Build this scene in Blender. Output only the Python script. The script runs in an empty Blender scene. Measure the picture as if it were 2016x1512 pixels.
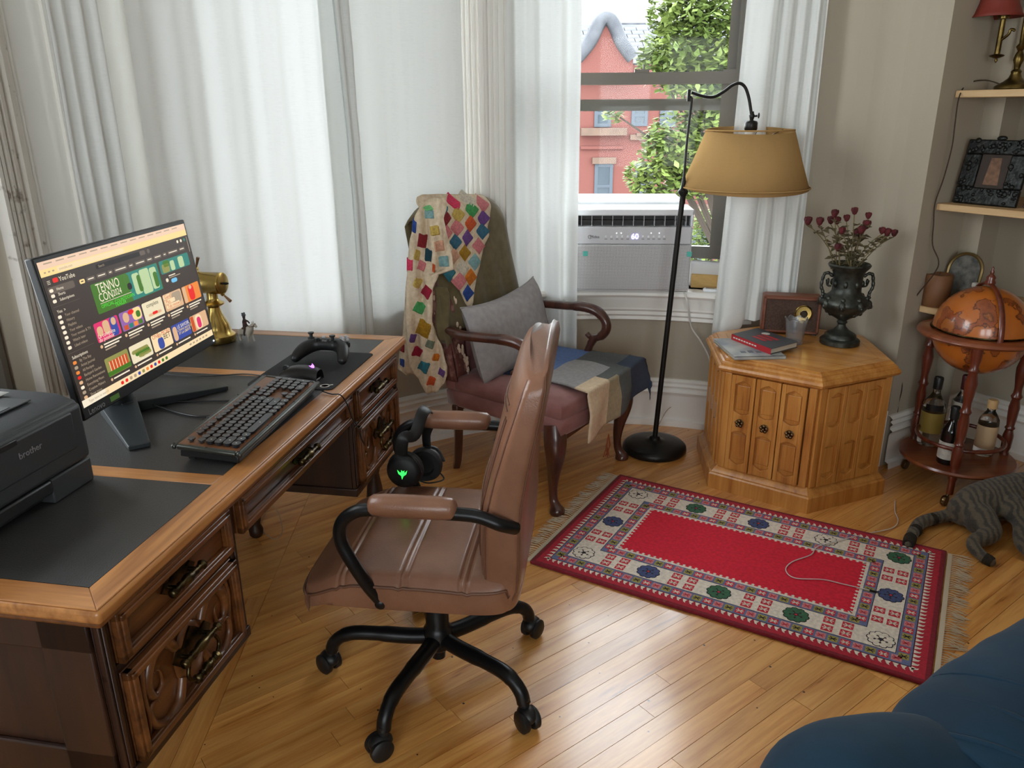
import bpy, bmesh, math, random
from mathutils import Vector, Matrix, noise
random.seed(7)
PI = math.pi
sc = bpy.context.scene
COL = sc.collection

# ---------------------------------------------------------------- camera
F, PITCH, ROLL, CH = 1542.9, 0.33648, -0.00715, 1.46      # focal length in pixels of the 2016x1512 frame
_c, _s = math.cos(PITCH), math.sin(PITCH)
_fw = Vector((0, _c, -_s)); _r0 = Vector((1, 0, 0)); _u0 = _r0.cross(_fw)
_rt = _r0 * math.cos(ROLL) + _u0 * math.sin(ROLL)
_up = -_r0 * math.sin(ROLL) + _u0 * math.cos(ROLL)
cam = bpy.data.cameras.new('camera'); cam_o = bpy.data.objects.new('camera', cam); COL.objects.link(cam_o)
cam.sensor_fit = 'HORIZONTAL'; cam.sensor_width = 36.0; cam.lens = F / 2016 * 36.0
cam.clip_start = 0.05; cam.clip_end = 500
cam_o.matrix_world = Matrix(((_rt.x, _up.x, -_fw.x, 0), (_rt.y, _up.y, -_fw.y, 0), (_rt.z, _up.z, -_fw.z, CH), (0, 0, 0, 1)))
sc.camera = cam_o

# ---------------------------------------------------------------- sky, exposure
w = bpy.data.worlds.new('overcast_sky'); sc.world = w; w.use_nodes = True
nt = w.node_tree; nt.nodes.clear()
_o = nt.nodes.new('ShaderNodeOutputWorld'); _b = nt.nodes.new('ShaderNodeBackground')
_b.inputs[0].default_value = (0.90, 0.95, 1.0, 1); _b.inputs[1].default_value = 4.2
nt.links.new(_b.outputs[0], _o.inputs[0])
sc.view_settings.view_transform = 'Standard'
sc.view_settings.look = 'None'
sc.view_settings.gamma = 1.0
sc.view_settings.use_curve_mapping = False
sc.view_settings.exposure = 1.32
sc.cycles.max_bounces = 12; sc.cycles.diffuse_bounces = 6; sc.cycles.glossy_bounces = 4
sc.cycles.transmission_bounces = 8; sc.cycles.transparent_max_bounces = 16
sc.cycles.sample_clamp_indirect = 6.0
sc.cycles.caustics_reflective = False; sc.cycles.caustics_refractive = False

# ---------------------------------------------------------------- pixel helpers (direction only; distance comes from what is touched)
def ray(x, y):
    return _rt * ((x - 1008) / F) + _up * ((756 - y) / F) + _fw
def atz(x, y, z=0.0):
    v = ray(x, y); t = (z - CH) / v.z
    return Vector((v.x * t, v.y * t, z))
def aty(x, y, Y):
    v = ray(x, y); t = Y / v.y
    return Vector((v.x * t, Y, CH + v.z * t))
def onplane(x, y, P, n):
    v = ray(x, y); o = Vector((0, 0, CH)); t = (Vector(P) - o).dot(n) / v.dot(n)
    return o + v * t

# ---------------------------------------------------------------- materials
MATS = {}
def _nodes(name):
    m = bpy.data.materials.new(name); m.use_nodes = True
    nt = m.node_tree; nt.nodes.clear()
    out = nt.nodes.new('ShaderNodeOutputMaterial'); p = nt.nodes.new('ShaderNodeBsdfPrincipled')
    nt.links.new(p.outputs[0], out.inputs[0])
    MATS[name] = m
    return m, nt, p, out
def lin(c):
    return tuple(((x / 12.92) if x <= .04045 else ((x + .055) / 1.055) ** 2.4) for x in c[:3])
def C(r, g, b):
    return lin((r / 255, g / 255, b / 255))
def mat(name, c, rough=.5, metal=0, c2=None, ns=6, nd=4, bump=0, bs=150, stretch=(1, 1, 1), coat=0, sheen=0,
        trans=0, emit=None, es=1, ior=1.45, alpha=1, spec=.5, contrast=(.35, .65), rand=0, sss=0):
    m, nt, p, out = _nodes(name)
    N, L = nt.nodes.new, nt.links.new
    p.inputs['Base Color'].default_value = (*c, 1); p.inputs['Roughness'].default_value = rough
    p.inputs['Metallic'].default_value = metal; p.inputs['IOR'].default_value = ior
    p.inputs['Specular IOR Level'].default_value = spec
    p.inputs['Coat Weight'].default_value = coat; p.inputs['Coat Roughness'].default_value = .15
    p.inputs['Sheen Weight'].default_value = sheen; p.inputs['Sheen Roughness'].default_value = .4
    p.inputs['Transmission Weight'].default_value = trans; p.inputs['Alpha'].default_value = alpha
    if emit:
        p.inputs['Emission Color'].default_value = (*emit, 1); p.inputs['Emission Strength'].default_value = es
    if c2 or bump:
        tc = N('ShaderNodeTexCoord'); mp = N('ShaderNodeMapping'); mp.inputs['Scale'].default_value = stretch
        L(tc.outputs['Object'], mp.inputs[0])
    col = None
    if c2:
        n = N('ShaderNodeTexNoise'); n.inputs['Scale'].default_value = ns; n.inputs['Detail'].default_value = nd
        L(mp.outputs[0], n.inputs['Vector'])
        cr = N('ShaderNodeValToRGB'); cr.color_ramp.elements[0].position = contrast[0]; cr.color_ramp.elements[1].position = contrast[1]
        cr.color_ramp.elements[0].color = (*c, 1); cr.color_ramp.elements[1].color = (*c2, 1)
        L(n.outputs['Fac'], cr.inputs[0]); L(cr.outputs[0], p.inputs['Base Color']); col = cr.outputs[0]
    if rand and col is not None:
        oi = N('ShaderNodeObjectInfo'); hs = N('ShaderNodeHueSaturation'); mr = N('ShaderNodeMapRange')
        mr.inputs[3].default_value = 1 - rand; mr.inputs[4].default_value = 1 + rand
        L(oi.outputs['Random'], mr.inputs[0]); L(mr.outputs[0], hs.inputs['Value']); L(col, hs.inputs['Color']); L(hs.outputs[0], p.inputs['Base Color'])
    if bump:
        b = N('ShaderNodeTexNoise'); b.inputs['Scale'].default_value = bs; b.inputs['Detail'].default_value = 3
        L(mp.outputs[0], b.inputs['Vector'])
        bn = N('ShaderNodeBump'); bn.inputs['Strength'].default_value = bump; bn.inputs['Distance'].default_value = .002
        L(b.outputs['Fac'], bn.inputs['Height']); L(bn.outputs[0], p.inputs['Normal'])
    return m
def wood(name, c1, c2, axis=0, scale=9, rough=.4, rand=0, bump=.15, coat=0, cdark=None, cr_=.2):
    m, nt, p, out = _nodes(name)
    N, L = nt.nodes.new, nt.links.new
    tc = N('ShaderNodeTexCoord'); mp = N('ShaderNodeMapping')
    st = [1, 1, 1]; st[axis] = .08; mp.inputs['Scale'].default_value = st
    vec = tc.outputs['Object']
    if rand:
        oi = N('ShaderNodeObjectInfo'); ad = N('ShaderNodeVectorMath'); ad.operation = 'MULTIPLY_ADD'
        cx = N('ShaderNodeCombineXYZ')
        for k in range(3): L(oi.outputs['Random'], cx.inputs[k])
        ad.inputs[1].default_value = (37, 53, 71); L(cx.outputs[0], ad.inputs[0]); L(vec, ad.inputs[2]); vec = ad.outputs[0]
    L(vec, mp.inputs[0])
    n = N('ShaderNodeTexNoise'); n.inputs['Scale'].default_value = scale * 4; n.inputs['Detail'].default_value = 6; n.inputs['Distortion'].default_value = .6
    L(mp.outputs[0], n.inputs['Vector'])
    n2 = N('ShaderNodeTexNoise'); n2.inputs['Scale'].default_value = scale * 22; n2.inputs['Detail'].default_value = 3
    L(mp.outputs[0], n2.inputs['Vector'])
    mx = N('ShaderNodeMath'); mx.operation = 'MULTIPLY_ADD'; mx.inputs[1].default_value = .35
    L(n2.outputs['Fac'], mx.inputs[0]); L(n.outputs['Fac'], mx.inputs[2])
    cr = N('ShaderNodeValToRGB'); e = cr.color_ramp.elements
    e[0].position = .5; e[1].position = .82; e[0].color = (*c1, 1); e[1].color = (*c2, 1)
    if cdark:
        x = e.new(.44); x.color = (*cdark, 1)
    L(mx.outputs[0], cr.inputs[0])
    col = cr.outputs[0]
    if rand:
        hs = N('ShaderNodeHueSaturation'); mr = N('ShaderNodeMapRange'); mr.inputs[3].default_value = 1 - rand; mr.inputs[4].default_value = 1 + rand
        L(oi.outputs['Random'], mr.inputs[0]); L(mr.outputs[0], hs.inputs['Value']); L(col, hs.inputs['Color']); col = hs.outputs[0]
    L(col, p.inputs['Base Color'])
    p.inputs['Roughness'].default_value = rough; p.inputs['Coat Weight'].default_value = coat; p.inputs['Coat Roughness'].default_value = cr_
    bn = N('ShaderNodeBump'); bn.inputs['Strength'].default_value = bump; bn.inputs['Distance'].default_value = .001
    L(mx.outputs[0], bn.inputs['Height']); L(bn.outputs[0], p.inputs['Normal'])
    return m
def cloth_translucent(name, c, tr=.5, weave=700):
    m, nt, p, out = _nodes(name)
    N, L = nt.nodes.new, nt.links.new
    nt.nodes.remove(p)
    tc = N('ShaderNodeTexCoord'); mp = N('ShaderNodeMapping'); mp.inputs['Scale'].default_value = (1, 1, 6)
    L(tc.outputs['Object'], mp.inputs[0])
    mp2 = N('ShaderNodeMapping'); mp2.inputs['Scale'].default_value = (3, 3, .12); L(tc.outputs['Object'], mp2.inputs[0])
    n = N('ShaderNodeTexNoise'); n.inputs['Scale'].default_value = 40; n.inputs['Detail'].default_value = 4; L(mp.outputs[0], n.inputs[0])
    n2 = N('ShaderNodeTexNoise'); n2.inputs['Scale'].default_value = 12; n2.inputs['Detail'].default_value = 3; L(mp2.outputs[0], n2.inputs[0])
    ad = N('ShaderNodeMath'); ad.operation = 'ADD'; L(n.outputs['Fac'], ad.inputs[0]); L(n2.outputs['Fac'], ad.inputs[1])
    cr = N('ShaderNodeValToRGB'); cr.color_ramp.elements[0].position = .7; cr.color_ramp.elements[1].position = 1.25
    a = tuple(x * .96 for x in c)
    cr.color_ramp.elements[0].color = (*a, 1); cr.color_ramp.elements[1].color = (*c, 1); L(ad.outputs[0], cr.inputs[0])
    d = N('ShaderNodeBsdfDiffuse'); t = N('ShaderNodeBsdfTranslucent'); mx = N('ShaderNodeMixShader'); mx.inputs[0].default_value = tr
    bn = N('ShaderNodeBump'); bn.inputs['Strength'].default_value = .12; bn.inputs['Distance'].default_value = .002; L(ad.outputs[0], bn.inputs['Height'])
    for s in (d, t): L(cr.outputs[0], s.inputs[0]); L(bn.outputs[0], s.inputs['Normal'])
    L(d.outputs[0], mx.inputs[1]); L(t.outputs[0], mx.inputs[2]); L(mx.outputs[0], out.inputs[0])
    return m
def glass_pane(name, tint=(1, 1, 1), gl=.06):
    m, nt, p, out = _nodes(name)
    N, L = nt.nodes.new, nt.links.new
    nt.nodes.remove(p)
    t = N('ShaderNodeBsdfTransparent'); t.inputs[0].default_value = (*tint, 1)
    g = N('ShaderNodeBsdfGlossy'); g.inputs['Roughness'].default_value = .03
    fr = N('ShaderNodeFresnel'); fr.inputs[0].default_value = 1.22
    mx = N('ShaderNodeMixShader'); L(fr.outputs[0], mx.inputs[0]); L(t.outputs[0], mx.inputs[1]); L(g.outputs[0], mx.inputs[2]); L(mx.outputs[0], out.inputs[0])
    return m

# ---------------------------------------------------------------- mesh helpers
class MB:
    def __init__(s): s.v = []; s.f = []; s.m = []
    def add(s, vs, fs, m=0, M=None):
        n = len(s.v)
        s.v += [tuple(M @ Vector(v)) if M is not None else tuple(v) for v in vs]
        s.f += [[i + n for i in f] for f in fs]; s.m += [m] * len(fs)
        return s
    def box(s, x0, x1, y0, y1, z0, z1, m=0, M=None):
        return s.add([(x0, y0, z0), (x1, y0, z0), (x1, y1, z0), (x0, y1, z0), (x0, y0, z1), (x1, y0, z1), (x1, y1, z1), (x0, y1, z1)],
                     [(0, 3, 2, 1), (4, 5, 6, 7), (0, 1, 5, 4), (1, 2, 6, 5), (2, 3, 7, 6), (3, 0, 4, 7)], m, M)
    def prism(s, poly, z0, z1, m=0, M=None):
        n = len(poly)
        a = sum(poly[i][0] * poly[(i + 1) % n][1] - poly[(i + 1) % n][0] * poly[i][1] for i in range(n))
        if a < 0: poly = list(reversed(poly))
        vs = [(x, y, z0) for x, y in poly] + [(x, y, z1) for x, y in poly]
        fs = [list(range(n))[::-1], list(range(n, 2 * n))] + [(i, (i + 1) % n, n + (i + 1) % n, n + i) for i in range(n)]
        return s.add(vs, fs, m, M)
    def frustum(s, polys, m=0, M=None, cap=True):
        """stack of equal-length closed rings of 3-D points"""
        n = len(polys[0]); vs = [p for r in polys for p in r]; fs = []
        for k in range(len(polys) - 1):
            for i in range(n):
                j = (i + 1) % n
                fs.append((k * n + i, k * n + j, (k + 1) * n + j, (k + 1) * n + i))
        if cap: fs += [list(range(n))[::-1], [(len(polys) - 1) * n + i for i in range(n)]]
        return s.add(vs, fs, m, M)
    def lathe(s, prof, seg=24, m=0, M=None, a0=0, a1=None):
        full = a1 is None
        a1 = 2 * PI if full else a1
        k = seg if full else seg + 1
        vs = []; fs = []
        for (r, z) in prof:
            for i in range(k):
                a = a0 + (a1 - a0) * i / seg
                vs.append((max(r, 1e-5) * math.cos(a), max(r, 1e-5) * math.sin(a), z))
        for j in range(len(prof) - 1):
            for i in range(seg):
                i2 = (i + 1) % k
                fs.append((j * k + i, j * k + i2, (j + 1) * k + i2, (j + 1) * k + i))
        if full:
            if prof[0][0] > 1e-4: fs.append(list(range(k))[::-1])
            if prof[-1][0] > 1e-4: fs.append([(len(prof) - 1) * k + i for i in range(k)])
        return s.add(vs, fs, m, M)
    def tube(s, path, r, seg=8, m=0, M=None, closed=False, cap=True, flat=1.0, upv=None):
        P = [Vector(p) for p in path]; n = len(P)
        rr = r if isinstance(r, (list, tuple)) else [r] * n
        vs = []; fs = []; prev = None
        for i in range(n):
            if closed: t = P[(i + 1) % n] - P[i - 1]
            else: t = P[min(i + 1, n - 1)] - P[max(i - 1, 0)]
            t = t.normalized() if t.length > 1e-9 else Vector((0, 0, 1))
            if prev is None:
                a = Vector(upv) if upv else (Vector((0, 0, 1)) if abs(t.z) < .9 else Vector((1, 0, 0)))
                u = (a - t * a.dot(t)).normalized()
            else:
                u = prev - t * prev.dot(t)
                u = u.normalized() if u.length > 1e-6 else prev
            prev = u; v = t.cross(u)
            for k in range(seg):
                a = 2 * PI * k / seg
                vs.append(P[i] + (u * math.cos(a) + v * math.sin(a) * flat) * rr[i])
        for i in range(n if closed else n - 1):
            j = (i + 1) % n
            for k in range(seg):
                k2 = (k + 1) % seg
                fs.append((i * seg + k, i * seg + k2, j * seg + k2, j * seg + k))
        if cap and not closed:
            fs += [list(range(seg))[::-1], [(n - 1) * seg + k for k in range(seg)]]
        return s.add(vs, fs, m, M)
    def sphere(s, c, r, seg=16, rings=10, m=0, M=None):
        rx, ry, rz = r if isinstance(r, (list, tuple)) else (r, r, r)
        vs = [(c[0], c[1], c[2] - rz)]; fs = []
        for j in range(1, rings):
            b = -PI / 2 + PI * j / rings
            for i in range(seg):
                a = 2 * PI * i / seg
                vs.append((c[0] + rx * math.cos(b) * math.cos(a), c[1] + ry * math.cos(b) * math.sin(a), c[2] + rz * math.sin(b)))
        vs.append((c[0], c[1], c[2] + rz)); e = len(vs) - 1
        for i in range(seg):
            i2 = (i + 1) % seg
            fs.append((0, 1 + i2, 1 + i))
            for j in range(rings - 2):
                o = 1 + j * seg
                fs.append((o + i, o + i2, o + seg + i2, o + seg + i))
            o = 1 + (rings - 2) * seg
            fs.append((o + i, o + i2, e))
        return s.add(vs, fs, m, M)
    def grid(s, fn, nu, nv, m=0, M=None, mf=None):
        n = len(s.v)
        vs = [fn(i / nu, j / nv) for j in range(nv + 1) for i in range(nu + 1)]
        s.v += [tuple(M @ Vector(v)) if M is not None else tuple(v) for v in vs]
        for j in range(nv):
            for i in range(nu):
                a = n + j * (nu + 1) + i
                s.f.append([a, a + 1, a + nu + 2, a + nu + 1]); s.m.append(mf((i + .5) / nu, (j + .5) / nv) if mf else m)
        return s
    def build(s, name, mats, parent=None, smooth=35, bevel=0, sub=0, solid=0, seg=2, off=-1, loc=None, rot=None):
        me = bpy.data.meshes.new(name); me.from_pydata(s.v, [], s.f)
        for x in (mats if isinstance(mats, (list, tuple)) else [mats]): me.materials.append(x)
        if any(s.m): me.polygons.foreach_set('material_index', s.m)
        if smooth:
            me.polygons.foreach_set('use_smooth', [True] * len(me.polygons))
            if smooth < 180: me.set_sharp_from_angle(angle=math.radians(smooth))
        me.update()
        return obj(name, me, parent, bevel, sub, solid, seg, off, loc, rot)
def obj(name, me, parent=None, bevel=0, sub=0, solid=0, seg=2, off=-1, loc=None, rot=None):
    o = bpy.data.objects.new(name, me); COL.objects.link(o)
    if parent: o.parent = parent
    if loc: o.location = loc
    if rot: o.rotation_euler = rot
    if solid:
        d = o.modifiers.new('thick', 'SOLIDIFY'); d.thickness = solid; d.offset = off
    if bevel:
        d = o.modifiers.new('bevel', 'BEVEL'); d.width = bevel; d.segments = seg; d.limit_method = 'ANGLE'; d.angle_limit = math.radians(40)
    if sub:
        d = o.modifiers.new('sub', 'SUBSURF'); d.levels = sub; d.render_levels = sub
    return o
def tag(o, label=None, cat=None, group=None, kind=None):
    if label: o['label'] = label
    if cat: o['category'] = cat
    if group: o['group'] = group
    if kind: o['kind'] = kind
    return o
def thing(name, label, cat, loc=(0, 0, 0), rz=0, group=None, rot=None):
    o = bpy.data.objects.new(name, None); COL.objects.link(o); o.empty_display_size = .05
    o.location = loc; o.rotation_euler = rot if rot else (0, 0, rz)
    return tag(o, label, cat, group)
def struct(o): o['kind'] = 'structure'; return o
def text(s, size, m, parent, M, name='lettering', ext=.0003, align='CENTER', sx=1.0, shear=0):
    cu = bpy.data.curves.new('t', 'FONT'); cu.body = s; cu.size = size; cu.extrude = ext; cu.align_x = align; cu.align_y = 'CENTER'; cu.shear = shear; cu.resolution_u = 2
    to = bpy.data.objects.new('t', cu); COL.objects.link(to)
    me = bpy.data.meshes.new_from_object(to)
    bpy.data.objects.remove(to); bpy.data.curves.remove(cu)
    me.materials.clear(); me.materials.append(m); me.name = name
    o = obj(name, me, parent); o.matrix_local = M @ Matrix.Diagonal((sx, 1, 1, 1))
    return o
def frame(o, x, y, z=None):
    """matrix with origin o, x axis x, y axis about y"""
    x = Vector(x).normalized(); y = Vector(y); z = x.cross(y).normalized(); y = z.cross(x)
    return Matrix(((x.x, y.x, z.x, o[0]), (x.y, y.y, z.y, o[1]), (x.z, y.z, z.z, o[2]), (0, 0, 0, 1)))
def smooth_path(pts, n=6, closed=False):
    P = [Vector(p) for p in pts]; out = []; k = len(P)
    rng = range(k) if closed else range(k - 1)
    for i in rng:
        if closed: a, b, c, d = P[i - 1], P[i], P[(i + 1) % k], P[(i + 2) % k]
        else: a, b, c, d = P[max(i - 1, 0)], P[i], P[i + 1], P[min(i + 2, k - 1)]
        for j in range(n):
            t = j / n
            out.append(.5 * ((2 * b) + (c - a) * t + (2 * a - 5 * b + 4 * c - d) * t * t + (3 * b - a - 3 * c + d) * t ** 3))
    if not closed: out.append(P[-1])
    return out
def lerp(a, b, t): return a + (b - a) * t
def ss(a, b, x):
    t = min(1, max(0, (x - a) / (b - a))); return t * t * (3 - 2 * t)
def copy_tree(o, parent=None):
    c = o.copy(); COL.objects.link(c); c.parent = parent
    for ch in list(o.children): copy_tree(ch, c)
    return c
# ================================================================ ROOM
m_wall = mat('wall_paint', C(174, 164, 146), .7, bump=.05, bs=60)
m_trim = mat('trim_paint', C(238, 235, 229), .4, bump=.03, bs=40)
m_old = mat('peeling_paint', C(206, 200, 190), .6, c2=C(120, 105, 90), ns=22, nd=6, contrast=(.62, .72), bump=.3, bs=60)
m_ceil = mat('ceiling_paint', C(243, 241, 236), .8)
m_back = mat('far_room_paint', C(222, 214, 200), .8)
m_alu = mat('dark_aluminium', C(112, 107, 98), .5, metal=.1)
m_glass = glass_pane('window_glass', (.96, .98, .97))
m_sub = mat('subfloor', C(52, 28, 12), .8)
m_plank = wood('oak_plank', C(198, 130, 60), C(228, 168, 94), axis=0, scale=7, rough=.34, rand=.13, bump=.06, coat=1.0, cr_=.17, cdark=C(160, 98, 42))
m_curt2 = cloth_translucent('dimmed_linen_curtain', C(226, 228, 225), .10)  # darker, less translucent copy of the linen, so its panel looks less lit
m_curt = cloth_translucent('linen_curtain', C(238, 240, 238), .155)

# small dark nail holes in the boards
_nt = m_plank.node_tree; _p = [n for n in _nt.nodes if n.type == 'BSDF_PRINCIPLED'][0]; _src = _p.inputs['Base Color'].links[0].from_socket
_tc = _nt.nodes.new('ShaderNodeTexCoord'); _vo = _nt.nodes.new('ShaderNodeTexVoronoi'); _vo.inputs['Scale'].default_value = 10; _nt.links.new(_tc.outputs['Object'], _vo.inputs['Vector'])
_lt = _nt.nodes.new('ShaderNodeMath'); _lt.operation = 'LESS_THAN'; _lt.inputs[1].default_value = .032; _nt.links.new(_vo.outputs['Distance'], _lt.inputs[0])
_mx = _nt.nodes.new('ShaderNodeMixRGB'); _mx.inputs[2].default_value = (.02, .009, .003, 1); _nt.links.new(_lt.outputs[0], _mx.inputs[0]); _nt.links.new(_src, _mx.inputs[1]); _nt.links.new(_mx.outputs[0], _p.inputs['Base Color'])

# ---- curved bay wall: a polyline with outward normals, s runs from the alcove corner round to the left
BC, BR = Vector((.3956, 2.072)), 1.545
WP = []
for k in range(0, 291):
    th = math.radians(40 + k * .5)
    r = BR + .2 * ss(math.radians(135), math.radians(185), th) + (.115 * math.sin(PI * (k * .5) / 27) if k <= 54 else 0)
    WP.append(BC + Vector((math.cos(th), math.sin(th))) * r)
_d = Vector((-.177, -.984)).normalized()
_l = WP[-1].copy(); t = 0
while _l.y - .1 * .984 > -2.4:
    _l = _l + _d * .1; WP.append(_l.copy())
WS = [0.0]
for a, b in zip(WP, WP[1:]): WS.append(WS[-1] + (b - a).length)
STOT = WS[-1]
import bisect
def wallpt(s, n=0.0, z=0.0):
    """point on the bay wall at arc length s, n outwards, height z"""
    s = min(max(s, 0), STOT - 1e-6); i = min(max(bisect.bisect_right(WS, s) - 1, 0), len(WP) - 2)
    t = (s - WS[i]) / (WS[i + 1] - WS[i]); p = WP[i].lerp(WP[i + 1], t)
    def nrm(k):
        k = min(max(k, 1), len(WP) - 2); d = (WP[k + 1] - WP[k - 1]).normalized(); return Vector((d.y, -d.x))
    q = nrm(i).lerp(nrm(i + 1), t).normalized()
    return Vector((p.x + q.x * n, p.y + q.y * n, z))
def wall_s(x, y, n=0.0):
    """arc length where the vertical plane through a pixel meets the wall (offset n)"""
    v = ray(x, y); a = Vector((v.x, v.y)).normalized(); best = None
    for i in range(0, int(STOT / .005)):
        s = i * .005; p = wallpt(s, n); side = a.x * p.y - a.y * p.x
        if best is not None and best[1] * side <= 0 and p.x * a.x + p.y * a.y > 0: return s
        best = (s, side)
    return 0
def cbox(mb, s0, s1, n0, n1, z0, z1, m=0, step=.05):
    k = max(1, int(math.ceil((s1 - s0) / step))); vs = []; fs = []
    for i in range(k + 1):
        s = s0 + (s1 - s0) * i / k
        vs += [wallpt(s, n0, z0), wallpt(s, n1, z0), wallpt(s, n1, z1), wallpt(s, n0, z1)]
    for i in range(k):
        a = i * 4; b = a + 4
        fs += [(a + q, a + (q + 1) % 4, b + (q + 1) % 4, b + q) for q in range(4)]
    fs += [(3, 2, 1, 0), (k * 4, k * 4 + 1, k * 4 + 2, k * 4 + 3)]
    mb.add(vs, fs, m); return mb
def cprofile(mb, s0, s1, prof, m=0, step=.05):
    """sweep an (n, z) profile along the wall"""
    k = max(1, int(math.ceil((s1 - s0) / step))); q = len(prof); vs = []; fs = []
    for i in range(k + 1):
        s = s0 + (s1 - s0) * i / k
        vs += [wallpt(s, n, z) for n, z in prof]
    for i in range(k):
        for j in range(q - 1):
            fs.append((i * q + j, (i + 1) * q + j, (i + 1) * q + j + 1, i * q + j + 1))
    mb.add(vs, fs, m); return mb

ZS, ZT, ZC = .675, 2.72, 3.15           # sill, head, ceiling
sR0 = wall_s(1483, 0); sR1 = wall_s(998, 0)          # window with the air conditioner
wW = sR1 - sR0
sM1 = wall_s(318, 0); sM0 = wall_s(893, 0)          # wide window behind the curtains
sL0 = wall_s(-95, 0); sL1 = sL0 + 1.30               # window beyond the printer
OPEN = [(sR0, sR1), (sM0, sM1), (sL0, sL1)]

def wall_strip(n, rev=False):
    mb = MB(); cuts = sorted(set([0, STOT] + [c for o in OPEN for c in o])); ss_ = []
    for a, b in zip(cuts, cuts[1:]):
        k = max(1, int((b - a) / .06)); ss_ += [a + (b - a) * i / k for i in range(k)]
    ss_.append(STOT)
    for a, b in zip(ss_, ss_[1:]):
        mid = (a + b) / 2; op = any(o[0] < mid < o[1] for o in OPEN)
        for z0, z1 in (((0, ZS), (ZT, ZC)) if op else ((0, ZC),)):
            mb.add([wallpt(a, n, z0), wallpt(b, n, z0), wallpt(b, n, z1), wallpt(a, n, z1)], [(0, 1, 2, 3)])
    return mb
mb = wall_strip(0)
for f in wall_strip(.30).f: pass
o_ = wall_strip(.30); mb.add(o_.v, o_.f)
for a, b in OPEN:                                     # reveals
    cbox(mb, a - .002, a, 0, .30, ZS, ZT); cbox(mb, b, b + .002, 0, .30, ZS, ZT)
    cbox(mb, a, b, 0, .30, ZS - .002, ZS); cbox(mb, a, b, 0, .30, ZT, ZT + .002)
struct(mb.build('wall_bay', m_wall, smooth=20))

# ---- alcove and the rest of the room
E0 = WP[0].copy(); AD = Vector((.85, .53)).normalized(); AS = Vector((.53, -.85)).normalized()
ALD = .60; ALW = 1.05
def al(t, s, z=0): p = E0 + AD * t + AS * s; return Vector((p.x, p.y, z))
def vwall(name, pts, m, z0=0, z1=ZC):
    mb = MB()
    for a, b in zip(pts, pts[1:]): mb.add([(a[0], a[1], z0), (b[0], b[1], z0), (b[0], b[1], z1), (a[0], a[1], z1)], [(0, 1, 2, 3)])
    return struct(mb.build(name, m, smooth=0))
vwall('wall_alcove', [al(0, 0), al(ALD, 0), al(ALD, ALW), al(0, ALW)], m_wall)
pr = al(0, 3.4); endL = wallpt(STOT - .001)
vwall('wall_right', [al(0, ALW), al(0, ALW + 3.6)], m_wall)
pr = al(0, ALW + 3.6)
YBK = -2.4; FILL_WIN = [(-1.5, -.35), (-.1, 1.05)]; bz0, bz1 = .75, 2.3
mb = MB(); bxs = [endL.x] + [q for o in FILL_WIN for q in o] + [pr.x]
for k, (a, b) in enumerate(zip(bxs, bxs[1:])):
    for z0, z1 in (((0, bz0), (bz1, ZC)) if k % 2 else ((0, ZC),)):
        mb.add([(a, YBK, z0), (b, YBK, z0), (b, YBK, z1), (a, YBK, z1)], [(0, 1, 2, 3)])
mb.add([(pr.x, pr.y, 0), (pr.x, YBK, 0), (pr.x, YBK, ZC), (pr.x, pr.y, ZC)], [(0, 1, 2, 3)])
mb.add([(endL.x, endL.y, 0), (endL.x, YBK, 0), (endL.x, YBK, ZC), (endL.x, endL.y, ZC)], [(0, 1, 2, 3)])
struct(mb.build('wall_back', m_back, smooth=0))
for k, (a, b) in enumerate(FILL_WIN):                     # unseen windows added in the back wall to brighten the room
    wo = bpy.data.objects.new('window_%d' % (4 + k), None); COL.objects.link(wo); struct(wo); wo.location = (a, YBK, bz0)
    f = MB(); W_, H_ = b - a, bz1 - bz0
    for q in ((0, .05, 0, H_), (W_ - .05, W_, 0, H_), (.05, W_ - .05, 0, .05), (.05, W_ - .05, H_ - .05, H_), (.05, W_ - .05, H_ / 2 - .03, H_ / 2 + .03)): f.box(q[0], q[1], -.08, 0, q[2], q[3])
    f.build('fill_window_frame', m_trim, wo, smooth=0); MB().add([(.05, -.04, .05), (W_ - .05, -.04, .05), (W_ - .05, -.04, H_ - .05), (.05, -.04, H_ - .05)], [(0, 1, 2, 3)]).build('pane', m_glass, wo, smooth=0)
    ld = bpy.data.lights.new('window_portal', 'AREA'); ld.shape = 'RECTANGLE'; ld.size = W_; ld.size_y = H_; ld.cycles.is_portal = True
    lo = bpy.data.objects.new('window_portal', ld); COL.objects.link(lo); lo.location = ((a + b) / 2, YBK - .12, (bz0 + bz1) / 2); lo.rotation_euler = (PI / 2, 0, 0)
outline = [(p.x, p.y) for p in [wallpt(s * STOT / 120, .3) for s in range(121)]] + [(endL.x - .4, -2.6), (pr.x, -2.6), (pr.x + .3, pr.y)] + [tuple(al(.7, ALW + .1)[:2]), tuple(al(.7, -.1)[:2])]
mb = MB(); mb.add([(x, y, ZC) for x, y in outline], [list(range(len(outline)))]); mb.add([(x, y, ZC + .1) for x, y in outline], [list(range(len(outline)))])
struct(mb.build('ceiling', m_ceil, smooth=0))
floor = MB().add([(x, y, -.008) for x, y in outline], [list(range(len(outline)))]).build('floor', m_sub, smooth=0); struct(floor)

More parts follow.
